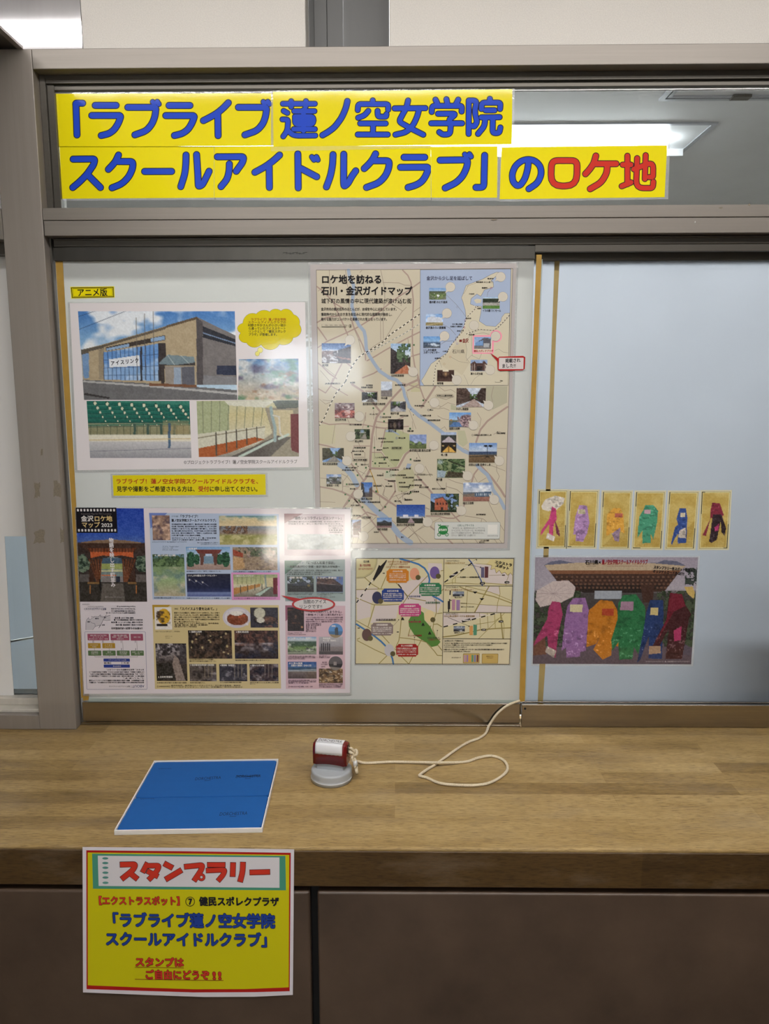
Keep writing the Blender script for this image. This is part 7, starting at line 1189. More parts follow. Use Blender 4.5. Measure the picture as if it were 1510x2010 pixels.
def st7(T, s_, x0, x1, yc, h, c=(40, 36, 34), **kw):
    (a, b), (c2, d) = T([(x0, yc), (x1, yc)]); w.text(s_, a, c2, b, h, c, **kw)
st7(s7, '石川県', 188, 280, 98, 4.6, bold=0.2); st7(s7, '蓮ノ空女学院', 130, 300, 158, 5, (140, 46, 40), bold=0.15); st7(s7, 'スクールアイドルクラブ', 108, 330, 213, 4.4, (140, 46, 40), bold=0.15)
for s_, x0, x1, yc in (('①ラブライブ！蓮ノ空女学院', 570, 915, 102), ('スクールアイドルクラブ', 590, 880, 138), ('スタンプラリー開催中のお店', 540, 915, 182)): st7(s7, s_, x0, x1, yc, 4.0, (150, 84, 50), bold=0.1)
for s_, x0, x1, yc, c in (('②近江町市場', 895, 1075, 642, (44, 60, 110)), ('③金沢東茶屋街', 1155, 1385, 737, (50, 100, 74)), ('④金沢城公園', 890, 1085, 1037, (150, 40, 70)), ('⑤金沢武家屋敷跡', 380, 695, 1005, (70, 60, 58)), ('⑥しいのき迎賓館', 880, 1100, 1252, (130, 40, 40)), ('〔エクストラスポット〕', 1170, 1385, 1287, (60, 54, 48)), ('⑦健民プラザ', 1200, 1390, 1316, (120, 84, 60))): st7(s7, s_, x0, x1, yc, 3.8, c, bold=0.12)
for x0, x1, yb in ((380, 695, 1020), (1155, 1385, 752)): w.path(s7([(x0, yb), (x1, yb)]), 0.4, (90, 84, 70), 0)
PL = (222, 214, 206)
for (cx, y0, hw), hd, ls in (((722, 250, 130), '①おみやげ処', ('スタンプラリーのオリジナルカードと', '限定グッズを配布しているお店です', 'お土産にぴったりの品が揃います', '営業時間10時から18時')), ((645, 557, 150), '②近江町市場', ('三百年続く金沢の台所として市民に', '親しまれる市場。新鮮な魚介や野菜', 'のお店が並びにぎわっています', '営業時間はお店により異なります')), ((1225, 467, 150), '③東茶屋街', ('格子戸の続く茶屋街の町並みに風情が', '漂う。カフェやお店めぐりも楽しい', '町家を生かしたお店が点在する', '営業時間はお店により異なります')), ((910, 792, 150), '④金沢城公園 鼠多門', ('加賀藩前田家の居城だった金沢城の', '跡地で広い芝生が広がる公園', '季節の花と石垣の散策が楽しめます', '開園7時から18時')), ((480, 1085, 150), '⑤長町武家屋敷休憩所', ('藩士の暮らした土塀の続く路地', '石畳と用水が城下町の面影を残す', '休憩所では観光案内も行っています', '9時から17時')), ((865, 1410, 150), '⑥しいのき迎賓館', ('旧県庁の建物を生かした迎賓館', 'レストランやギャラリーがあり', '緑地ではイベントも開かれる', '9時から22時'))):
    st7(s7, hd, cx - hw * 0.6, cx + hw * 0.6, y0, 3.6, PL, bold=0.12)
    for i, l in enumerate(ls): st7(s7, l, cx - hw, cx + hw, y0 + 42 + i * 28 + (i > 2) * 10, 2.9 if i < 3 else 2.5, PL, bold=0.05)
w.text('エクストラ', 972, 1005.5, (1102.6, 1109.8), 6.2, BLACK, bold=0.5); w.text('スポット', 973, 1000, (1109.5, 1116.5), 6.4, BLACK, bold=0.5)
for s_, x0, x1, yc, c, h in (('〔エクストラスポット〕', 140, 395, 100, BLACK, 3.4), ('⑦健民スポレクプラザ', 130, 485, 142, (150, 120, 60), 3.8), ('〔エクストラスポット〕', 130, 380, 575, BLACK, 3.4), ('⑧いしかわ総合スポーツセンター', 120, 645, 620, (150, 110, 80), 3.8), ('〔エクストラスポット〕', 125, 375, 1052, BLACK, 3.4), ('⑨のと里山空港ターミナル 能登空港線', 110, 660, 1092, (140, 110, 60), 3.8), ('北陸鉄道石川線', 232, 330, 350, PL, 2.6), ('陸上競技場 ─── 金沢南総合運動公園', 400, 740, 392, BLACK, 3.0), ('美術館', 1150, 1200, 357, BLACK, 2.8), ('（総合スポーツセンター）', 290, 450, 757, BLACK, 2.6), ('イオンモール', 410, 515, 862, BLACK, 2.8), ('金沢フォーラスのとなり', 410, 650, 925, BLACK, 2.8), ('（能登里山ターミナル）', 278, 482, 1390, BLACK, 2.6), ('北陸鉄道浅野川線', 440, 572, 1167, PL, 2.5), ('157', 770, 826, 502, PL, 2.6), ('144', 1210, 1266, 485, PL, 2.6), ('249', 792, 848, 1337, PL, 2.4), ('146', 1102, 1158, 1187, PL, 2.4),
                         ('〔6か所のスタンプを集めたら〕', 98, 475, 1535, BLACK, 3.6), ('「ラブライブ！蓮ノ空女学院スクールアイドルクラブ」オリジナルポストカードスタンプラリー限定のオリジナルカードを進呈！', 100, 1255, 1580, BLACK, 2.9), ('オリジナルカードを獲得したら、エクストラスポットも回ってスタンプコンプリートを目指そう！', 105, 990, 1612, BLACK, 2.9), ('〔エクストラスタンプラリースポット〕', 98, 535, 1648, BLACK, 3.4), ('⑦健民スポレクプラザ ⑧いしかわ総合スポーツセンター ⑨のと里山空港 能登空港線 ※石川県内の施設を巡ろう', 100, 1190, 1690, BLACK, 2.9), ('エクストラスポット限定の特別スタンプがもらえる！', 100, 595, 1725, BLACK, 2.9), ('オリジナルカード', 245, 410, 1835, BLACK, 2.8), ('石川県×スタンプラリー', 865, 1000, 1812, (110, 84, 40), 2.4), ('オリジナルカード', 880, 990, 1842, (110, 84, 40), 2.4)): st7(s8, s_, x0, x1, yc, h, c, bold=0.1)
w.build('writing', sm, 'print_flat'); settle(sm)

# six gold picture cards on the right sash (the figures are left out: plain cloth-coloured shapes stand in)
YR1 = YR - 0.0004
c1, c2 = conv(1040, 950, 6.565), conv(1240, 950, 6.565)
cards_ = [
 ('gold picture card with a pink shape under a pale fan, first beside the ochre tape', [*c1([(122, 88), (483, 88), (458, 814), (103, 812)])], [((214, 206, 196), [(150, 290), (200, 200), (330, 150), (450, 180), (440, 250), (350, 330), (240, 350), (170, 330)]), ((190, 70, 120), [(290, 290), (340, 320), (350, 460), (310, 520), (300, 700), (250, 640), (250, 520), (140, 670), (150, 600), (250, 450)]), ((116, 56, 76), [(320, 450), (380, 600), (390, 680), (345, 640)]), ((206, 196, 190), [(230, 630), (330, 680), (310, 740), (210, 700)])]),
 ('gold picture card with one tall lilac shape, second of the six from the ochre tape', [*c1([(520, 91), (882, 93), (842, 816), (488, 812)])], [((172, 136, 184), [(640, 270), (740, 280), (760, 420), (770, 500), (740, 640), (710, 690), (690, 745), (590, 735), (600, 650), (560, 650), (590, 420)]), ((200, 192, 160), [(625, 330), (715, 330), (715, 385), (620, 385)])]),
 ('gold picture card with an orange shape ending in mauve flowers', [*c1([(948, 102), (1312, 103), (1272, 826), (915, 824)])], [((214, 160, 70), [(1080, 310), (1170, 310), (1210, 400), (1220, 640), (1160, 600), (1150, 740), (1080, 720), (1060, 620), (1010, 665), (985, 660), (1000, 390)]), ((180, 100, 84), [(1100, 380), (1200, 380), (1195, 430), (1095, 430)]), ((150, 128, 150), [(1060, 640), (1170, 560), (1150, 745), (1095, 730)])]),
 ('gold picture card with one wide green shape', [*c2([(62, 103), (428, 105), (380, 832), (18, 828)])], [((76, 150, 120), [(180, 270), (280, 270), (345, 345), (330, 500), (280, 715), (250, 650), (245, 760), (140, 765), (140, 600), (75, 700), (100, 420), (150, 340)]), ((190, 156, 168), [(165, 330), (250, 330), (245, 385), (160, 385)])]),
 ('gold picture card with a slim navy shape and a closed parasol', [*c2([(490, 104), (860, 106), (802, 832), (444, 830)])], [((54, 78, 140), [(620, 310), (700, 310), (720, 430), (710, 700), (700, 765), (595, 765), (600, 640), (560, 700), (520, 790), (510, 760), (560, 560), (600, 520), (580, 450)]), ((206, 196, 170), [(630, 370), (690, 370), (690, 425), (625, 425)]), ((190, 180, 170), [(620, 600), (700, 560), (700, 700), (600, 690)])]),
 ('gold picture card with a wine-red and black shape, nearest the dark end of the pane', [*c2([(908, 100), (1275, 98), (1235, 830), (873, 832)])], [((130, 50, 66), [(1040, 240), (1140, 250), (1190, 400), (1150, 440), (1020, 440), (960, 670), (915, 660), (1010, 460), (1020, 330)]), ((52, 40, 46), [(1050, 390), (1160, 390), (1220, 570), (1200, 670), (1160, 620), (1150, 480), (1100, 720), (1030, 760), (1000, 740)]), ((170, 60, 110), [(1070, 560), (1130, 510), (1120, 600), (1075, 610)])]),
]
for lab, q, shapes in cards_:
    t = begin('picture_card', lab, 'card', q, YR1, 'gold picture cards on the right sash')
    cx, cy = sum(a for a, b in q) / 4, sum(b for a, b in q) / 4
    grow = lambda d: [(a + (d if a > cx else -d), b + (d if b > cy else -d)) for a, b in q]
    sheet('card_sheet', grow(3), YR1, 0.0003, (206, 200, 170), t, 'print_flat')
    p = Pic(grow(0), 1.0); p.fill((30, 28, 26)); inn = p.inside(grow(-1.0)); p.mix(inn, (214, 204, 150)); inn = p.inside(grow(-2.6)); p.mix(inn, (186, 160, 86))
    p.clouds((208, 188, 122), 26, 0.42, 2.5, 0.8, 5, inn.astype(float)); chk = ((np.floor((p.X + p.Y) / 3.2) + np.floor((p.X - p.Y) / 3.2)) % 2 == 0) & (p.X + p.Y > cx + cy + 26); p.mix(inn & chk, (150, 122, 56), 0.6)
    T = c1 if q[0][0] < 1240 else c2
    for c, pts in shapes:
        if len(pts) > 3: m = p.inside(T(pts)); p.mix(m, c); p.clouds(tuple(min(255, v + 60) for v in c), 3.4, 0.64, 7, 0.6, int(cx) % 19, m.astype(float), sy=1.0); p.clouds(tuple(int(v * 0.66) for v in c), 7, 0.56, 5, 0.7, int(cx) % 23, m.astype(float))
    p.grain(14, 2); p.build('printed_picture', YR1, t, 'print_flat'); settle(t)

# gate poster
q = [(1051, 1094), (1371, 1094), (1357, 1304), (1046, 1303)]
gp = begin('gate_poster', 'dark glossy poster of a wooden gate roof with six coloured cloth shapes beneath', 'poster', q, YR1)
sheet('paper', q, YR1, 0.0003, (60, 52, 56), gp, 'print_flat'); laminate([(1048, 1090), (1375, 1091), (1361, 1308), (1043, 1307)], q, YR1, gp)
gq = conv(1040, 1085, 4.3143); p = Pic(q, 1.0)
p.vgrad([(0, (150, 142, 156)), (0.3, (160, 154, 164)), (0.34, (70, 66, 66)), (0.75, (56, 52, 50)), (0.8, (92, 80, 90)), (1, (86, 74, 84))])
def gg(pts, c, a=1.0): p.poly(gq(pts), c, a)
gg([(120, 105), (180, 75), (260, 62), (390, 90), (700, 95), (1080, 85), (1140, 62), (1250, 72), (1325, 110), (1260, 160), (180, 160)], (96, 98, 118)); gg([(125, 105), (400, 85), (760, 80), (1060, 90), (1320, 112), (1280, 150), (160, 150)], (176, 158, 134)); gg([(160, 148), (1285, 148), (1250, 185), (190, 185)], (120, 82, 60)); gg([(185, 180), (1255, 180), (1140, 330), (300, 330)], (66, 48, 42)); gg([(300, 270), (1140, 270), (1000, 340), (460, 340)], (44, 36, 34))
for j in range(4):
    for i in range(24): x, yy = gq([(230 + i * 43 + j * 10 - (i - 12) * j * 3, 205 + j * 30)])[0]; p.box(x - 2.2, yy - 1.6, x + 2.2, yy + 2.2, (104, 76, 62), 0.9); p.box(x - 2.6, yy + 2.2, x + 2.6, yy + 3.4, (36, 28, 26), 0.9)
gg([(550, 320), (780, 320), (780, 390), (550, 390)], (150, 156, 166)); gg([(320, 290), (420, 290), (440, 420), (380, 420)], (64, 44, 40)); gg([(940, 270), (1060, 270), (1040, 420), (960, 420)], (66, 46, 40))
p.leaves((46, 56, 42), (70, 80, 62), 7, 3, ((p.Y > 1160) & (p.Y < 1270) & ((p.X < 1140) | (p.X > 1290))).astype(float)); p.leaves((44, 52, 48), (62, 70, 64), 6, 5, ((p.X > 1345) & (p.Y > 1115) & (p.Y < 1150)).astype(float)); gg([(30, 750), (130, 690), (140, 860), (30, 870)], (104, 70, 58)); gg([(1260, 860), (1270, 800), (1320, 775), (1370, 810), (1370, 870)], (84, 76, 90))
def cloth(pts, c, spots):
    c = tuple(int(v * 0.88) for v in c)
    m = p.inside(gq(pts)); p.mix(m, c); p.clouds(tuple(int(v * 0.72) for v in c), 12, 0.54, 4, 0.7, spots, m.astype(float)); p.clouds(tuple(min(255, v + 70) for v in c), 4.5, 0.66, 9, 0.7, spots + 4, m & (p.Y > 1230), sy=1.0)
gg([(50, 400), (60, 320), (200, 240), (330, 235), (390, 290), (370, 370), (270, 420), (90, 460)], (186, 172, 170))
for i in range(14): a, b = gq([(200, 345)])[0]; t_ = 2 * math.pi * i / 14; p.line((a, b), (a + 40 * math.cos(t_), b + 22 * math.sin(t_)), 0.5, (110, 96, 96), 0.5 if abs(math.sin(t_)) < 0.96 else 0.4)
gg([(50, 465), (90, 460), (270, 420), (372, 372), (390, 290), (420, 300), (400, 420), (60, 480)], (56, 52, 50), 0.0)
cloth([(190, 410), (260, 420), (280, 520), (240, 700), (220, 890), (160, 860), (150, 700), (30, 790), (60, 720), (150, 560), (160, 470)], (176, 66, 112), 3); cloth([(150, 790), (225, 830), (205, 890), (130, 840)], (190, 178, 170), 5)
cloth([(370, 385), (470, 380), (500, 480), (490, 640), (475, 830), (430, 840), (425, 880), (310, 890), (310, 800), (270, 830), (300, 560), (320, 450)], (160, 116, 172), 7); gg([(345, 440), (450, 440), (445, 505), (340, 500)], (196, 186, 150))
cloth([(600, 400), (700, 410), (740, 480), (770, 800), (700, 780), (690, 870), (620, 905), (540, 820), (600, 700), (570, 770), (480, 800), (500, 490)], (206, 130, 44), 11); gg([(615, 475), (715, 475), (710, 535), (610, 530)], (160, 66, 44))
cloth([(790, 360), (900, 350), (980, 460), (975, 640), (920, 860), (885, 800), (870, 900), (760, 905), (750, 760), (700, 830), (690, 740), (745, 560), (750, 430)], (52, 122, 78), 13); gg([(775, 415), (880, 415), (875, 490), (765, 485)], (150, 120, 140))
cloth([(1020, 400), (1130, 400), (1135, 530), (1120, 900), (1005, 895), (1010, 700), (940, 900), (910, 930), (960, 680), (990, 500)], (46, 66, 116), 15); gg([(1025, 465), (1090, 465), (1085, 530), (1020, 525)], (190, 172, 120)); gg([(1010, 790), (1110, 790), (1110, 850), (1010, 860)], (190, 150, 110), 0.8)
cloth([(1190, 340), (1290, 350), (1320, 440), (1370, 520), (1350, 560), (1290, 900), (1150, 900), (1180, 640), (1100, 790), (1040, 790), (1160, 560), (1170, 420)], (74, 40, 44), 17); cloth([(1190, 340), (1290, 350), (1320, 450), (1220, 500), (1060, 790), (1160, 560)], (120, 40, 56), 8); gg([(1220, 660), (1290, 620), (1280, 740), (1225, 750)], (160, 56, 96))
gg([(1310, 290), (1380, 285), (1400, 340), (1390, 390), (1340, 350)], (186, 160, 96)); p.grain(18, 2); p.build('printed_picture', YR1, gp, 'print_flat')
w = Ink(YR1, 3)
def gt(s_, x0, x1, yc, h, c, **kw):
    (a, b), (c2, d) = gq([(x0, yc), (x1, yc)]); w.text(s_, a, c2, b, h, c, **kw)
gt('石川県×', 470, 605, 82, 9.2, (20, 18, 20), bold=0.4); gt('蓮ノ空女学院スクールアイドルクラブ', 612, 1000, 80, 9.8, (130, 26, 40), bold=0.35); gt('ISHIKAWA', 485, 560, 112, 2.2, (30, 26, 28)); gt('HASU NO SORA JOGAKUIN SCHOOL IDOL CLUB', 655, 960, 113, 2.2, (110, 30, 40))
for s_, x0, x1, ya, yb in (('スタンプラリー各スポットを巡って', 1050, 1405, 122, 152), ('オリジナルカードをGET!!', 1045, 1310, 155, 180)):
    a, b = gq([(x0, ya)])[0]; c, d = gq([(x1, yb)])[0]; w.text(s_, a, c, (b, d), 6.6, BLACK, bold=0.5)
gt('©プロジェクトラブライブ！蓮ノ空女学院スクールアイドルクラブ', 985, 1355, 922, 3.2, (190, 180, 186)); w.build('lettering', gp, 'print_flat'); settle(gp)

# small bright scuffs on the pane
# ------------------------------------------------------------------ sign hung on the counter edge
ys = -0.4046
q = [(162, 1663), (370, 1664.5), (577.5, 1667.5), (576.5, 1800), (575, 1953), (500, 1956.5), (400, 1957), (290, 1953), (163, 1948)]
sg = begin('stamp_sign', 'yellow laminated sign with red border hanging from the front edge of the counter', 'sign', [(162, 1663), (577, 1667), (575, 1953), (163, 1948)], ys)
sheet('sign_sheet', q, ys, 0.0004, (226, 220, 226), sg, 'print_matte')
pan = Ink(ys, 1)
pan.poly([(169.4, 1669), (370, 1671), (571, 1674), (570, 1800), (568.8, 1945.6), (500, 1947.5), (380, 1948), (280, 1945), (170, 1941.5)], (178, 34, 28), 0)
pan.poly([(172.2, 1673.4), (370, 1675.4), (568, 1678.2), (567.4, 1800), (567, 1938), (480, 1941.5), (380, 1941.8), (280, 1938.5), (172.4, 1934)], (208, 200, 20), 1)
pan.poly([(180.8, 1675.5), (560.4, 1680), (561.5, 1747.6), (182.5, 1744.5)], (76, 150, 126), 2); pan.poly([(192, 1679.6), (548.8, 1683), (548.8, 1742.7), (193.7, 1739)], (222, 218, 222), 3)
for yy in (1684.9, 1694.0, 1703.3, 1713.0, 1722.5, 1732.8): pan.ell(206.7 + (yy - 1685) * 0.01, yy, 6, 2.3, (92, 150, 140), 4)
pan.build('sign_panel', sg, 'print_matte')
w = Ink(ys, 7)
s6, s7_ = conv(160, 1655, 6.591), conv(370, 1655, 6.591)
SRED, SBLU, SBLK = (206, 58, 42), (36, 66, 150), (34, 34, 40)
def butt(T, strokes, c, wd=10.0, o=1.7):
    for lay, ex, ww, cc in ((0, o / 2, wd + o, (30, 20, 24)), (1, 0, wd, c)):
        for st in strokes:
            p = [np.array(a) for a in rounded(T(st))]; d = p[0] - p[1]; p[0] = p[0] + d / np.linalg.norm(d) * ex; d = p[-1] - p[-2]; p[-1] = p[-1] + d / np.linalg.norm(d) * ex
            w.path(p, ww, cc, lay, cap=False)
butt(s6, [[(500, 278), (705, 272), (665, 350), (520, 465)], [(625, 385), (725, 465)]], SRED)
butt(s6, [[(855, 255), (790, 378)], [(850, 292), (1005, 290), (985, 350), (925, 420), (868, 475)], [(850, 360), (990, 432)]], SRED, 9.4)
butt(s6, [[(1070, 262), (1180, 320)], [(1088, 470), (1295, 348)]], SRED, 10)
butt(s7_, [[(-53, 306), (185, 282), (165, 350), (72, 488)]], SRED, 9.6)
a, b = s7_([(168, 440)])[0]; w.ring(a, b, 5.2, 5.2, 5.4, (30, 20, 24), 0, 24); w.ring(a, b, 5.2, 5.2, 4.0, SRED, 1, 24)
butt(s7_, [[(245, 280), (475, 280)], [(230, 355), (475, 345), (450, 410), (383, 488)]], SRED, 9.2)
butt(s7_, [[(578, 252), (572, 432)], [(706, 247), (702, 370), (668, 500)]], SRED, 10)
butt(s7_, [[(795, 379), (1053, 372)]], SRED, 9.6)
OUT = ((28, 22, 30), 1.45)
def sgt(s_, x0, x1, yc, h, c, b=0.75, out=OUT): w.text(s_, x0, x1, yc, h, c, bold=b, lay=2, outline=out if out else None)
sgt('【エクストラスポット】', 184, 363, (1768.0, 1769.0), 17, SRED, 0.6, ((40, 22, 24), 1.15)); sgt('健民スポレクプラザ', 391, 548, (1769.5, 1770.5), 17.5, SBLK, 0.9, None)
w.ring(373.4, 1769.6, 8.6, 8.8, 1.2, (30, 28, 34), 2, 30); sgt('7', 370.0, 377.0, 1769.6, 15, SBLK, 0.9, None)
sgt('「ラブライブ蓮ノ空女学院', 205, 540, (1806.2, 1808.8), 28, SBLU, 1.1, ((22, 26, 56), 1.9)); sgt('スクールアイドルクラブ」', 206, 541, (1843.5, 1846), 27, SBLU, 1.1, ((22, 26, 56), 1.9))
sgt('スタンプは', 265, 361, (1888.4, 1889.6), 18, SRED, 0.8); sgt('ご自由にどうぞ', 284, 412, (1913.2, 1914.6), 18, SRED, 0.8); sgt('!!', 415, 437, 1914.8, 19, SRED, 0.8)
w.path([(265, 1898.4), (360.6, 1900)], 1.0, (150, 40, 34), 2); w.path([(265, 1922), (350, 1923.6), (438.6, 1924.6)], 1.0, (150, 40, 34), 2)
w.build('lettering', sg, 'print_matte'); settle(sg)

# ------------------------------------------------------------------ tray with two blue mats
def text_plane(name, s_, mat, parent, org, ex, ey, width, height, lift=0.0, bold=0.0):
    """flat lettering on a surface: org is the left end of the middle line"""
    G = [_glyph(ch) for ch in s_]; tot = sum(g[2] for g in G); sx = width / tot; sy = height / EM_H; x = 0; V = []; F = []; n = Vector(ex).cross(Vector(ey)); kk = 0
    for v, t, adv in G:
        for ox, oy in ([(0, 0)] if not bold else [(bold, 0), (-bold, 0), (0, bold), (0, -bold)]):
            b = len(V); kk += 1
            for p in v: V.append(Vector(org) + Vector(ex) * ((p[0] + x) * sx + ox) + Vector(ey) * ((p[1] - EM_MID) * sy + oy) + n * (lift + (kk % 40) * 1e-6))
            F += [tuple(b + int(i) for i in q_) for q_ in t]
        x += adv
    return mesh_obj(name, V, F, mat, parent, smooth=False)
def rrect(x0, y0, x1, y1, r, n=6):
    out = []
    for cx, cy, a in ((x1 - r, y0 + r, -90), (x1 - r, y1 - r, 0), (x0 + r, y1 - r, 90), (x0 + r, y0 + r, 180)):
        for k_ in range(n + 1): t = math.radians(a + k_ * 90 / n); out.append((cx + r * math.cos(t), cy + r * math.sin(t)))
    return out
def slab_z(name, pts, z0, z1, mat, parent, bev=0.0006):
    bm = bmesh.new(); vs = [bm.verts.new((p[0], p[1], z0)) for p in pts]; f = bm.faces.new(vs); r = bmesh.ops.extrude_face_region(bm, geom=[f])
    bmesh.ops.translate(bm, vec=(0, 0, z1 - z0), verts=[v for v in r['geom'] if isinstance(v, bmesh.types.BMVert)])
    top = [e_ for e_ in bm.edges if all(abs(v.co.z - z1) < 1e-7 for v in e_.verts)]
    if bev: bmesh.ops.bevel(bm, geom=top, offset=bev, segments=2, affect='EDGES', profile=0.5)
    bmesh.ops.recalc_face_normals(bm, faces=bm.faces[:]); me = bpy.data.meshes.new(name); bm.to_mesh(me); bm.free(); return link(name, me, [mat], parent)
TX, TY, TR = -0.3030, -0.2634, math.radians(2.3); TW, TD = 0.2135, 0.2120
tray = thing('flat_tray', 'shallow white card tray lying on the wooden counter under two blue mats', 'tray', (TX, TY, ZC)); tray.rotation_euler = (0, 0, TR)
hw, hd = TW / 2, TD / 2
MB().box(-hw, hw, -hd, hd, 0.0003, 0.0018).build('base', M['card_white'], tray)
wl = MB().box(-hw, hw, -hd, -hd + 0.0018, 0.0018, 0.0075).box(-hw, hw, hd - 0.0022, hd, 0.0018, 0.0085).box(-hw, -hw + 0.0022, -hd + 0.0018, hd - 0.0022, 0.0018, 0.0080).box(hw - 0.0018, hw, -hd + 0.0018, hd - 0.0022, 0.0018, 0.0075)
wl.build('rim', M['card_white'], tray, bevel=0.0005, seg=2)
R2 = lambda x, y_: ((x - TX) * math.cos(TR) + (y_ - TY) * math.sin(TR), -(x - TX) * math.sin(TR) + (y_ - TY) * math.cos(TR))
split = R2(*on_z(390, 1563.5, ZC + 0.007)[:2])[1]
for nm, y0, y1, stamps in (('back', split + 0.0009, hd - 0.0030, [((383, 434), 1529, 1526, 0), ((463, 512), 1524.5, 1523, 1)]), ('front', -hd + 0.0024, split - 0.0009, [((431, 486), 1598, 1596, 0)])):
    lab = 'blue rubber mat at the back of the white tray, stamped with two dark prints' if nm == 'back' else 'blue rubber mat at the front of the white tray, stamped with one dark print'
    pd = thing('blue_mat', lab, 'mat', (TX, TY, ZC + 0.0020), 'blue mats in the white tray'); pd.rotation_euler = (0, 0, TR)
    slab_z('pad', rrect(-hw + 0.0028, y0, hw - 0.0026, y1, 0.005), 0.0, 0.0049, M['blue_pad'], pd, 0.0009)
    zt = 0.00495
    for (xa, xb), ya, yb, crossed in stamps:
        a = R2(*on_z(xa, ya, ZC + 0.0068)[:2]); b = R2(*on_z(xb, yb, ZC + 0.0068)[:2]); e = Vector((b[0] - a[0], b[1] - a[1], 0)); L = e.length; e.normalize(); n_ = Vector((-e.y, e.x, 0))
        text_plane('stamp_print', 'DORCHESTRA', M['ink'], pd, (a[0], a[1], zt), e, n_, L, 0.0125)
        c = Vector((a[0], a[1], zt)) + e * (L * 0.38) - n_ * 0.0085
        bar = MB(); bar.v = [tuple(c + e * u + n_ * v_ + Vector((0, 0, h_))) for h_ in (0.0, 0.00008) for u, v_ in ((0, 0), (L * 0.24, 0), (L * 0.24, 0.0009), (0, 0.0009))]
        bar.f = [(4, 5, 6, 7), (0, 1, 5, 4), (1, 2, 6, 5), (2, 3, 7, 6), (3, 0, 4, 7)]; bar.m = [0] * 5; bar.build('stamp_print', M['ink'], pd)
        if crossed:
            V, F = tube([Vector((a[0], a[1], zt)) + e * (L * t_) + n_ * (0.0012 + 0.0012 * math.sin(t_ * 9)) for t_ in np.linspace(0.02, 0.98, 16)], 0.00045, 6); mesh_obj('pen_stroke', V, F, M['ink'], pd)
            V, F = tube([Vector((a[0], a[1], zt)) + e * (L * t_) + n_ * (-0.0014 + 0.0010 * math.sin(t_ * 7 + 1)) for t_ in np.linspace(0.05, 0.95, 16)], 0.0003, 6); mesh_obj('pen_stroke', V, F, M['ink'], pd)
    # embossed script in the corner
    px, py, ln = ((311, 1509, 26) if nm == 'back' else (275, 1568, 28)); a = R2(*on_z(px, py, ZC + 0.0068)[:2]); b = R2(*on_z(px + ln, py, ZC + 0.0068)[:2])
    sq = [(a[0] + (b[0] - a[0]) * t_, a[1] + 0.0018 * math.sin(t_ * 44) * (0.6 + 0.4 * math.sin(t_ * 9)), zt - 0.0001) for t_ in np.linspace(0, 1, 70)]
    V, F = tube(sq, 0.00022, 5); mesh_obj('corner_script', V, F, M['ink'], pd)

# ------------------------------------------------------------------ rubber stamp with a red grip
SX, SY = -0.1045, -0.2045
stp = thing('rubber_stamp', 'rubber stamp with dark red grip and round grey base standing on the counter', 'rubber stamp', (SX, SY, ZC)); SR = math.radians(-11); stp.rotation_euler = (0, 0, SR)
def lathe(name, prof, mat, parent, n=56):
    V = []; F = []
    for r, z in prof:
        for k_ in range(n): t = 2 * math.pi * k_ / n; V.append((r * math.cos(t), r * math.sin(t), z))
    for i in range(len(prof) - 1):
        for k_ in range(n): l = (k_ + 1) % n; F.append((i * n + k_, i * n + l, (i + 1) * n + l, (i + 1) * n + k_))
    F.append(tuple(reversed(range(n)))); F.append(tuple((len(prof) - 1) * n + k_ for k_ in range(n)))
    return mesh_obj(name, V, F, mat, parent)
lathe('base', [(0.0325, 0.0), (0.0340, 0.0006), (0.0343, 0.0050), (0.0345, 0.0058), (0.0340, 0.0062), (0.0338, 0.0100), (0.0337, 0.0158), (0.0334, 0.0176), (0.0325, 0.0188), (0.0308, 0.0194), (0.0280, 0.0196), (0.0200, 0.0197), (0.001, 0.0198)], M['grey_plastic'], stp)
lathe('base_seam', [(0.0344, 0.0056), (0.03455, 0.0060), (0.0344, 0.0064)], M['white_plastic'], stp)
nb = MB().box(-0.0235, 0.0225, -0.0095, 0.0095, 0.018, 0.030); nb.build('neck', M['grey_plastic'], stp, bevel=0.002, seg=3, smooth=True)
prof = [(-0.0125, 0.0275), (-0.0125, 0.052)] + [(-0.0125 + 0.0045 - 0.0045 * math.cos(t), 0.052 + 0.0125 * math.sin(t)) for t in np.linspace(0.15, 1.45, 7)] + [(-0.0065, 0.0650), (0.0065, 0.0650)] + [(0.0080 + 0.0045 * math.cos(t), 0.052 + 0.0125 * math.sin(t)) for t in np.linspace(1.45, 0.15, 7)] + [(0.0125, 0.052), (0.0125, 0.0275)]
NS = 11; LX = 0.0285; V = []; F = []
for i in range(NS):
    u = i / (NS - 1); x_ = -LX + 2 * LX * u; sag = 0.0032 * (1 - (2 * u - 1) ** 2); end = min(u, 1 - u) * 2 * LX; inset = 0.0016 * max(0, 1 - end / 0.0028) ** 2
    for (a, b) in prof:
        zz = b + (sag if b < 0.03 else 0) - (inset if b > 0.05 else -inset if b < 0.03 else 0); V.append((x_, a * (1 - inset / 0.0125), zz))
m_ = len(prof)
for i in range(NS - 1):
    for k_ in range(m_): l = (k_ + 1) % m_; F.append((i * m_ + k_, i * m_ + l, (i + 1) * m_ + l, (i + 1) * m_ + k_))
F.append(tuple(reversed(range(m_)))); F.append(tuple((NS - 1) * m_ + k_ for k_ in range(m_)))
g_ = mesh_obj('grip', V, F, M['red_plastic'], stp, smooth=False); 
for pl_ in g_.data.polygons: pl_.use_smooth = len(pl_.vertices) == 4
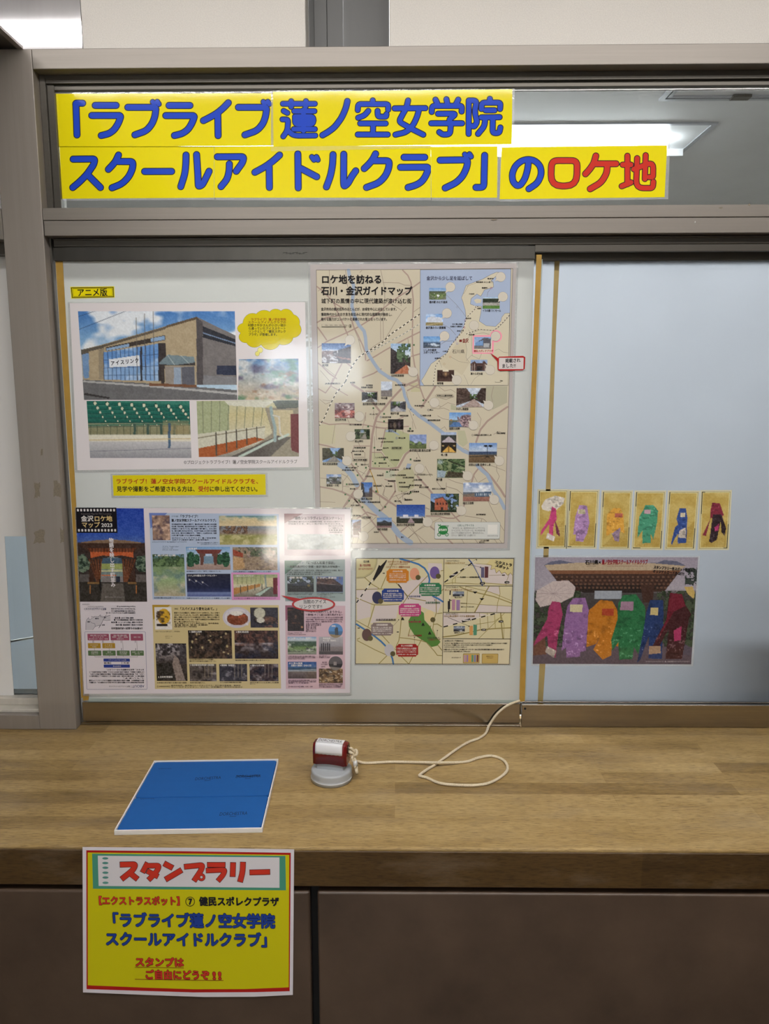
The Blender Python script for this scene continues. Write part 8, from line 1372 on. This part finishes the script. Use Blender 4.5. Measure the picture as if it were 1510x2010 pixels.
# white label wrapped over the ridge
lp = [(p_[0] * 1.025 - (0.0001 if p_[0] < 0 else 0), p_[1] + 0.00025) for p_ in prof[1:14] if p_[1] > 0.045]; lp = [(-0.01285, 0.0475)] + lp
V = []; F = []; xs_ = np.linspace(-0.0240, 0.0215, 14)
for x_ in xs_:
    for j, (a, b) in enumerate(lp): V.append((x_, a, b + (0.0006 * math.sin(x_ * 900) if j == 0 else 0)))
m_ = len(lp)
for i in range(len(xs_) - 1):
    for k_ in range(m_ - 1): F.append((i * m_ + k_, i * m_ + k_ + 1, (i + 1) * m_ + k_ + 1, (i + 1) * m_ + k_))
lb = mesh_obj('label', V, F, M['label_white'], stp); sm_ = lb.modifiers.new('thickness', 'SOLIDIFY'); sm_.thickness = 0.0002; sm_.offset = 1
text_plane('label_print', 'DORCHESTRA', M['black'], lb, (-0.0215, 0.0006, 0.06555), (1, 0, 0), (0, 1, 0), 0.0395, 0.0115)
ln_ = MB().box(-0.0235, 0.021, -0.0072, -0.0067, 0.0650, 0.06557); ln_.build('label_line', M['black'], lb)
# eyelet and wire ring on the right end
V, F = tube([(LX + 0.0012, 0.0042 * math.cos(t), 0.0535 + 0.0062 * math.sin(t)) for t in np.linspace(0, 2 * math.pi, 25)[:-1]], 0.0013, 8, closed=True); mesh_obj('eyelet', V, F, M['steel_wire'], stp)
MB().box(LX - 0.0002, LX + 0.0008, -0.0034, 0.0034, 0.048, 0.059).build('eyelet_plate', M['black'], stp)
V, F = tube([(LX + 0.0045 + 0.0052 * math.cos(t), 0.0015 * math.sin(t), 0.0475 + 0.0062 * math.sin(t)) for t in np.linspace(0, 2 * math.pi, 25)[:-1]], 0.0005, 6, closed=True); mesh_obj('wire_ring', V, F, M['steel_wire'], stp)

# ------------------------------------------------------------------ white cord from the stamp to the sash
m, nt, b = new_mat('braided_white_cord'); b.inputs['Roughness'].default_value = 0.85
wv = nd(nt, 'ShaderNodeTexVoronoi', i_Scale=620.0); nt.links.new(pos_node(nt), wv.inputs['Vector'])
rr_ = nd(nt, 'ShaderNodeValToRGB'); rr_.color_ramp.elements[0].color = [*lin((226, 214, 190)), 1]; rr_.color_ramp.elements[1].color = [*lin((196, 180, 150)), 1]; nt.links.new(wv.outputs['Distance'], rr_.inputs['Fac']); nt.links.new(rr_.outputs[0], b.inputs['Base Color'])
bp = nd(nt, 'ShaderNodeBump', i_Strength=0.8, i_Distance=0.0006); nt.links.new(wv.outputs['Distance'], bp.inputs['Height']); nt.links.new(bp.outputs[0], b.inputs['Normal']); M['cord'] = m
kc = conv(560, 1380, 3.02); RC = 0.0024
flat = [((425, 350), 0.004), ((460, 354), 0.0), ((510, 355), 0), ((640, 349), 0), ((800, 352), 0.001), ((905, 353), 0.0052), ((1000, 353), 0.001), ((1080, 347), 0), ((1140, 326), 0), ((1220, 313), 0), ((1290, 336), 0), ((1318, 378), 0), ((1300, 420), 0), ((1220, 470), 0), ((1130, 487), 0), ((1000, 485), 0), ((910, 473), 0), ((840, 443), 0), ((800, 432), 0.001), ((800, 424), 0.0015), ((840, 395), 0), ((900, 358), 0), ((1000, 285), 0), ((1080, 235), 0), ((1150, 208), 0), ((1190, 178), 0)]
pts = []
for (a, b_), lift in flat: px, py = kc([(a, b_)])[0]; q_ = on_z(px, py, ZC + RC + lift); pts.append(q_)
for (a, b_), yy in (((1208, 135), -0.0120), ((1250, 72), -0.0100), ((1300, 26), -0.0090), ((1345, 2), -0.0070), ((1392, -14), -0.0045)): px, py = kc([(a, b_)])[0]; pts.append(on_y(px, py, yy))
knot0 = Vector((SX, SY, ZC)) + Matrix.Rotation(SR, 3, 'Z') @ Vector((LX + 0.0085, 0, 0.0455))
px, py = kc([(400, 305)])[0]
hang = [knot0 + Vector((0.001, -0.001, -0.007)), knot0 + Vector((0.0035, -0.002, -0.018)), knot0 + Vector((0.006, -0.002, -0.031))]
pts = [np.array(h_) for h_ in hang] + pts
cd = thing('white_cord', 'white braided cord looped on the counter, running up to the ochre tape', 'cord', tuple(pts[12]))
V, F = tube(smooth_curve(pts, 7), RC, 12); o = mesh_obj('cord', V, F, M['cord'], cd)
# the knot: two interlocked loops and loose ends wrapped in clear tape
def loop(c, r, ax, ay, n=22): return [c + ax * (r * math.cos(t)) + ay * (r * math.sin(t)) for t in np.linspace(0, 2 * math.pi, n + 1)[:-1]]
ex_, ey_, ez_ = Vector((0.93, -0.2, 0.3)), Vector((0.2, 0.97, 0.1)), Vector((-0.1, 0.1, 0.98))
kp = []
for t in np.linspace(0, 2 * math.pi, 60)[:-1]:
    kp.append(knot0 + Vector(((0.0052 * math.sin(t) + 0.0052 * 1.2 * math.sin(2 * t)) * 0.62, 0.0048 * -math.sin(3 * t) * 0.8, (0.0052 * math.cos(t) - 0.0052 * 1.2 * math.cos(2 * t)) * 0.9)))
V, F = tube(kp, RC * 0.95, 10, closed=True); k1 = mesh_obj('knot', V, F, M['cord'], cd)
V, F = tube(smooth_curve([knot0 + Vector((-0.004, 0.002, 0.004)), knot0 + Vector((-0.007, 0.001, 0.009)), knot0 + Vector((-0.003, -0.002, 0.012)), knot0 + Vector((0.002, -0.002, 0.007))], 6), RC * 0.8, 10); k2 = mesh_obj('knot', V, F, M['cord'], cd)
V, F = tube(smooth_curve([knot0 + Vector((0.002, -0.001, -0.004)), knot0 + Vector((0.004, -0.004, -0.012)), knot0 + Vector((0.0035, -0.006, -0.020))], 6), RC * 0.9, 10); k3 = mesh_obj('loose_end', V, F, M['cord'], cd)
V, F = tube([knot0 + Vector((0.003, -0.003, -0.009)), knot0 + Vector((0.0042, -0.0038, -0.018))], 0.0036, 12); k4 = mesh_obj('tape_wrap', V, F, M['white_plastic'], cd)
for o in cd.children: o.matrix_parent_inverse = Matrix.Translation(-cd.location)
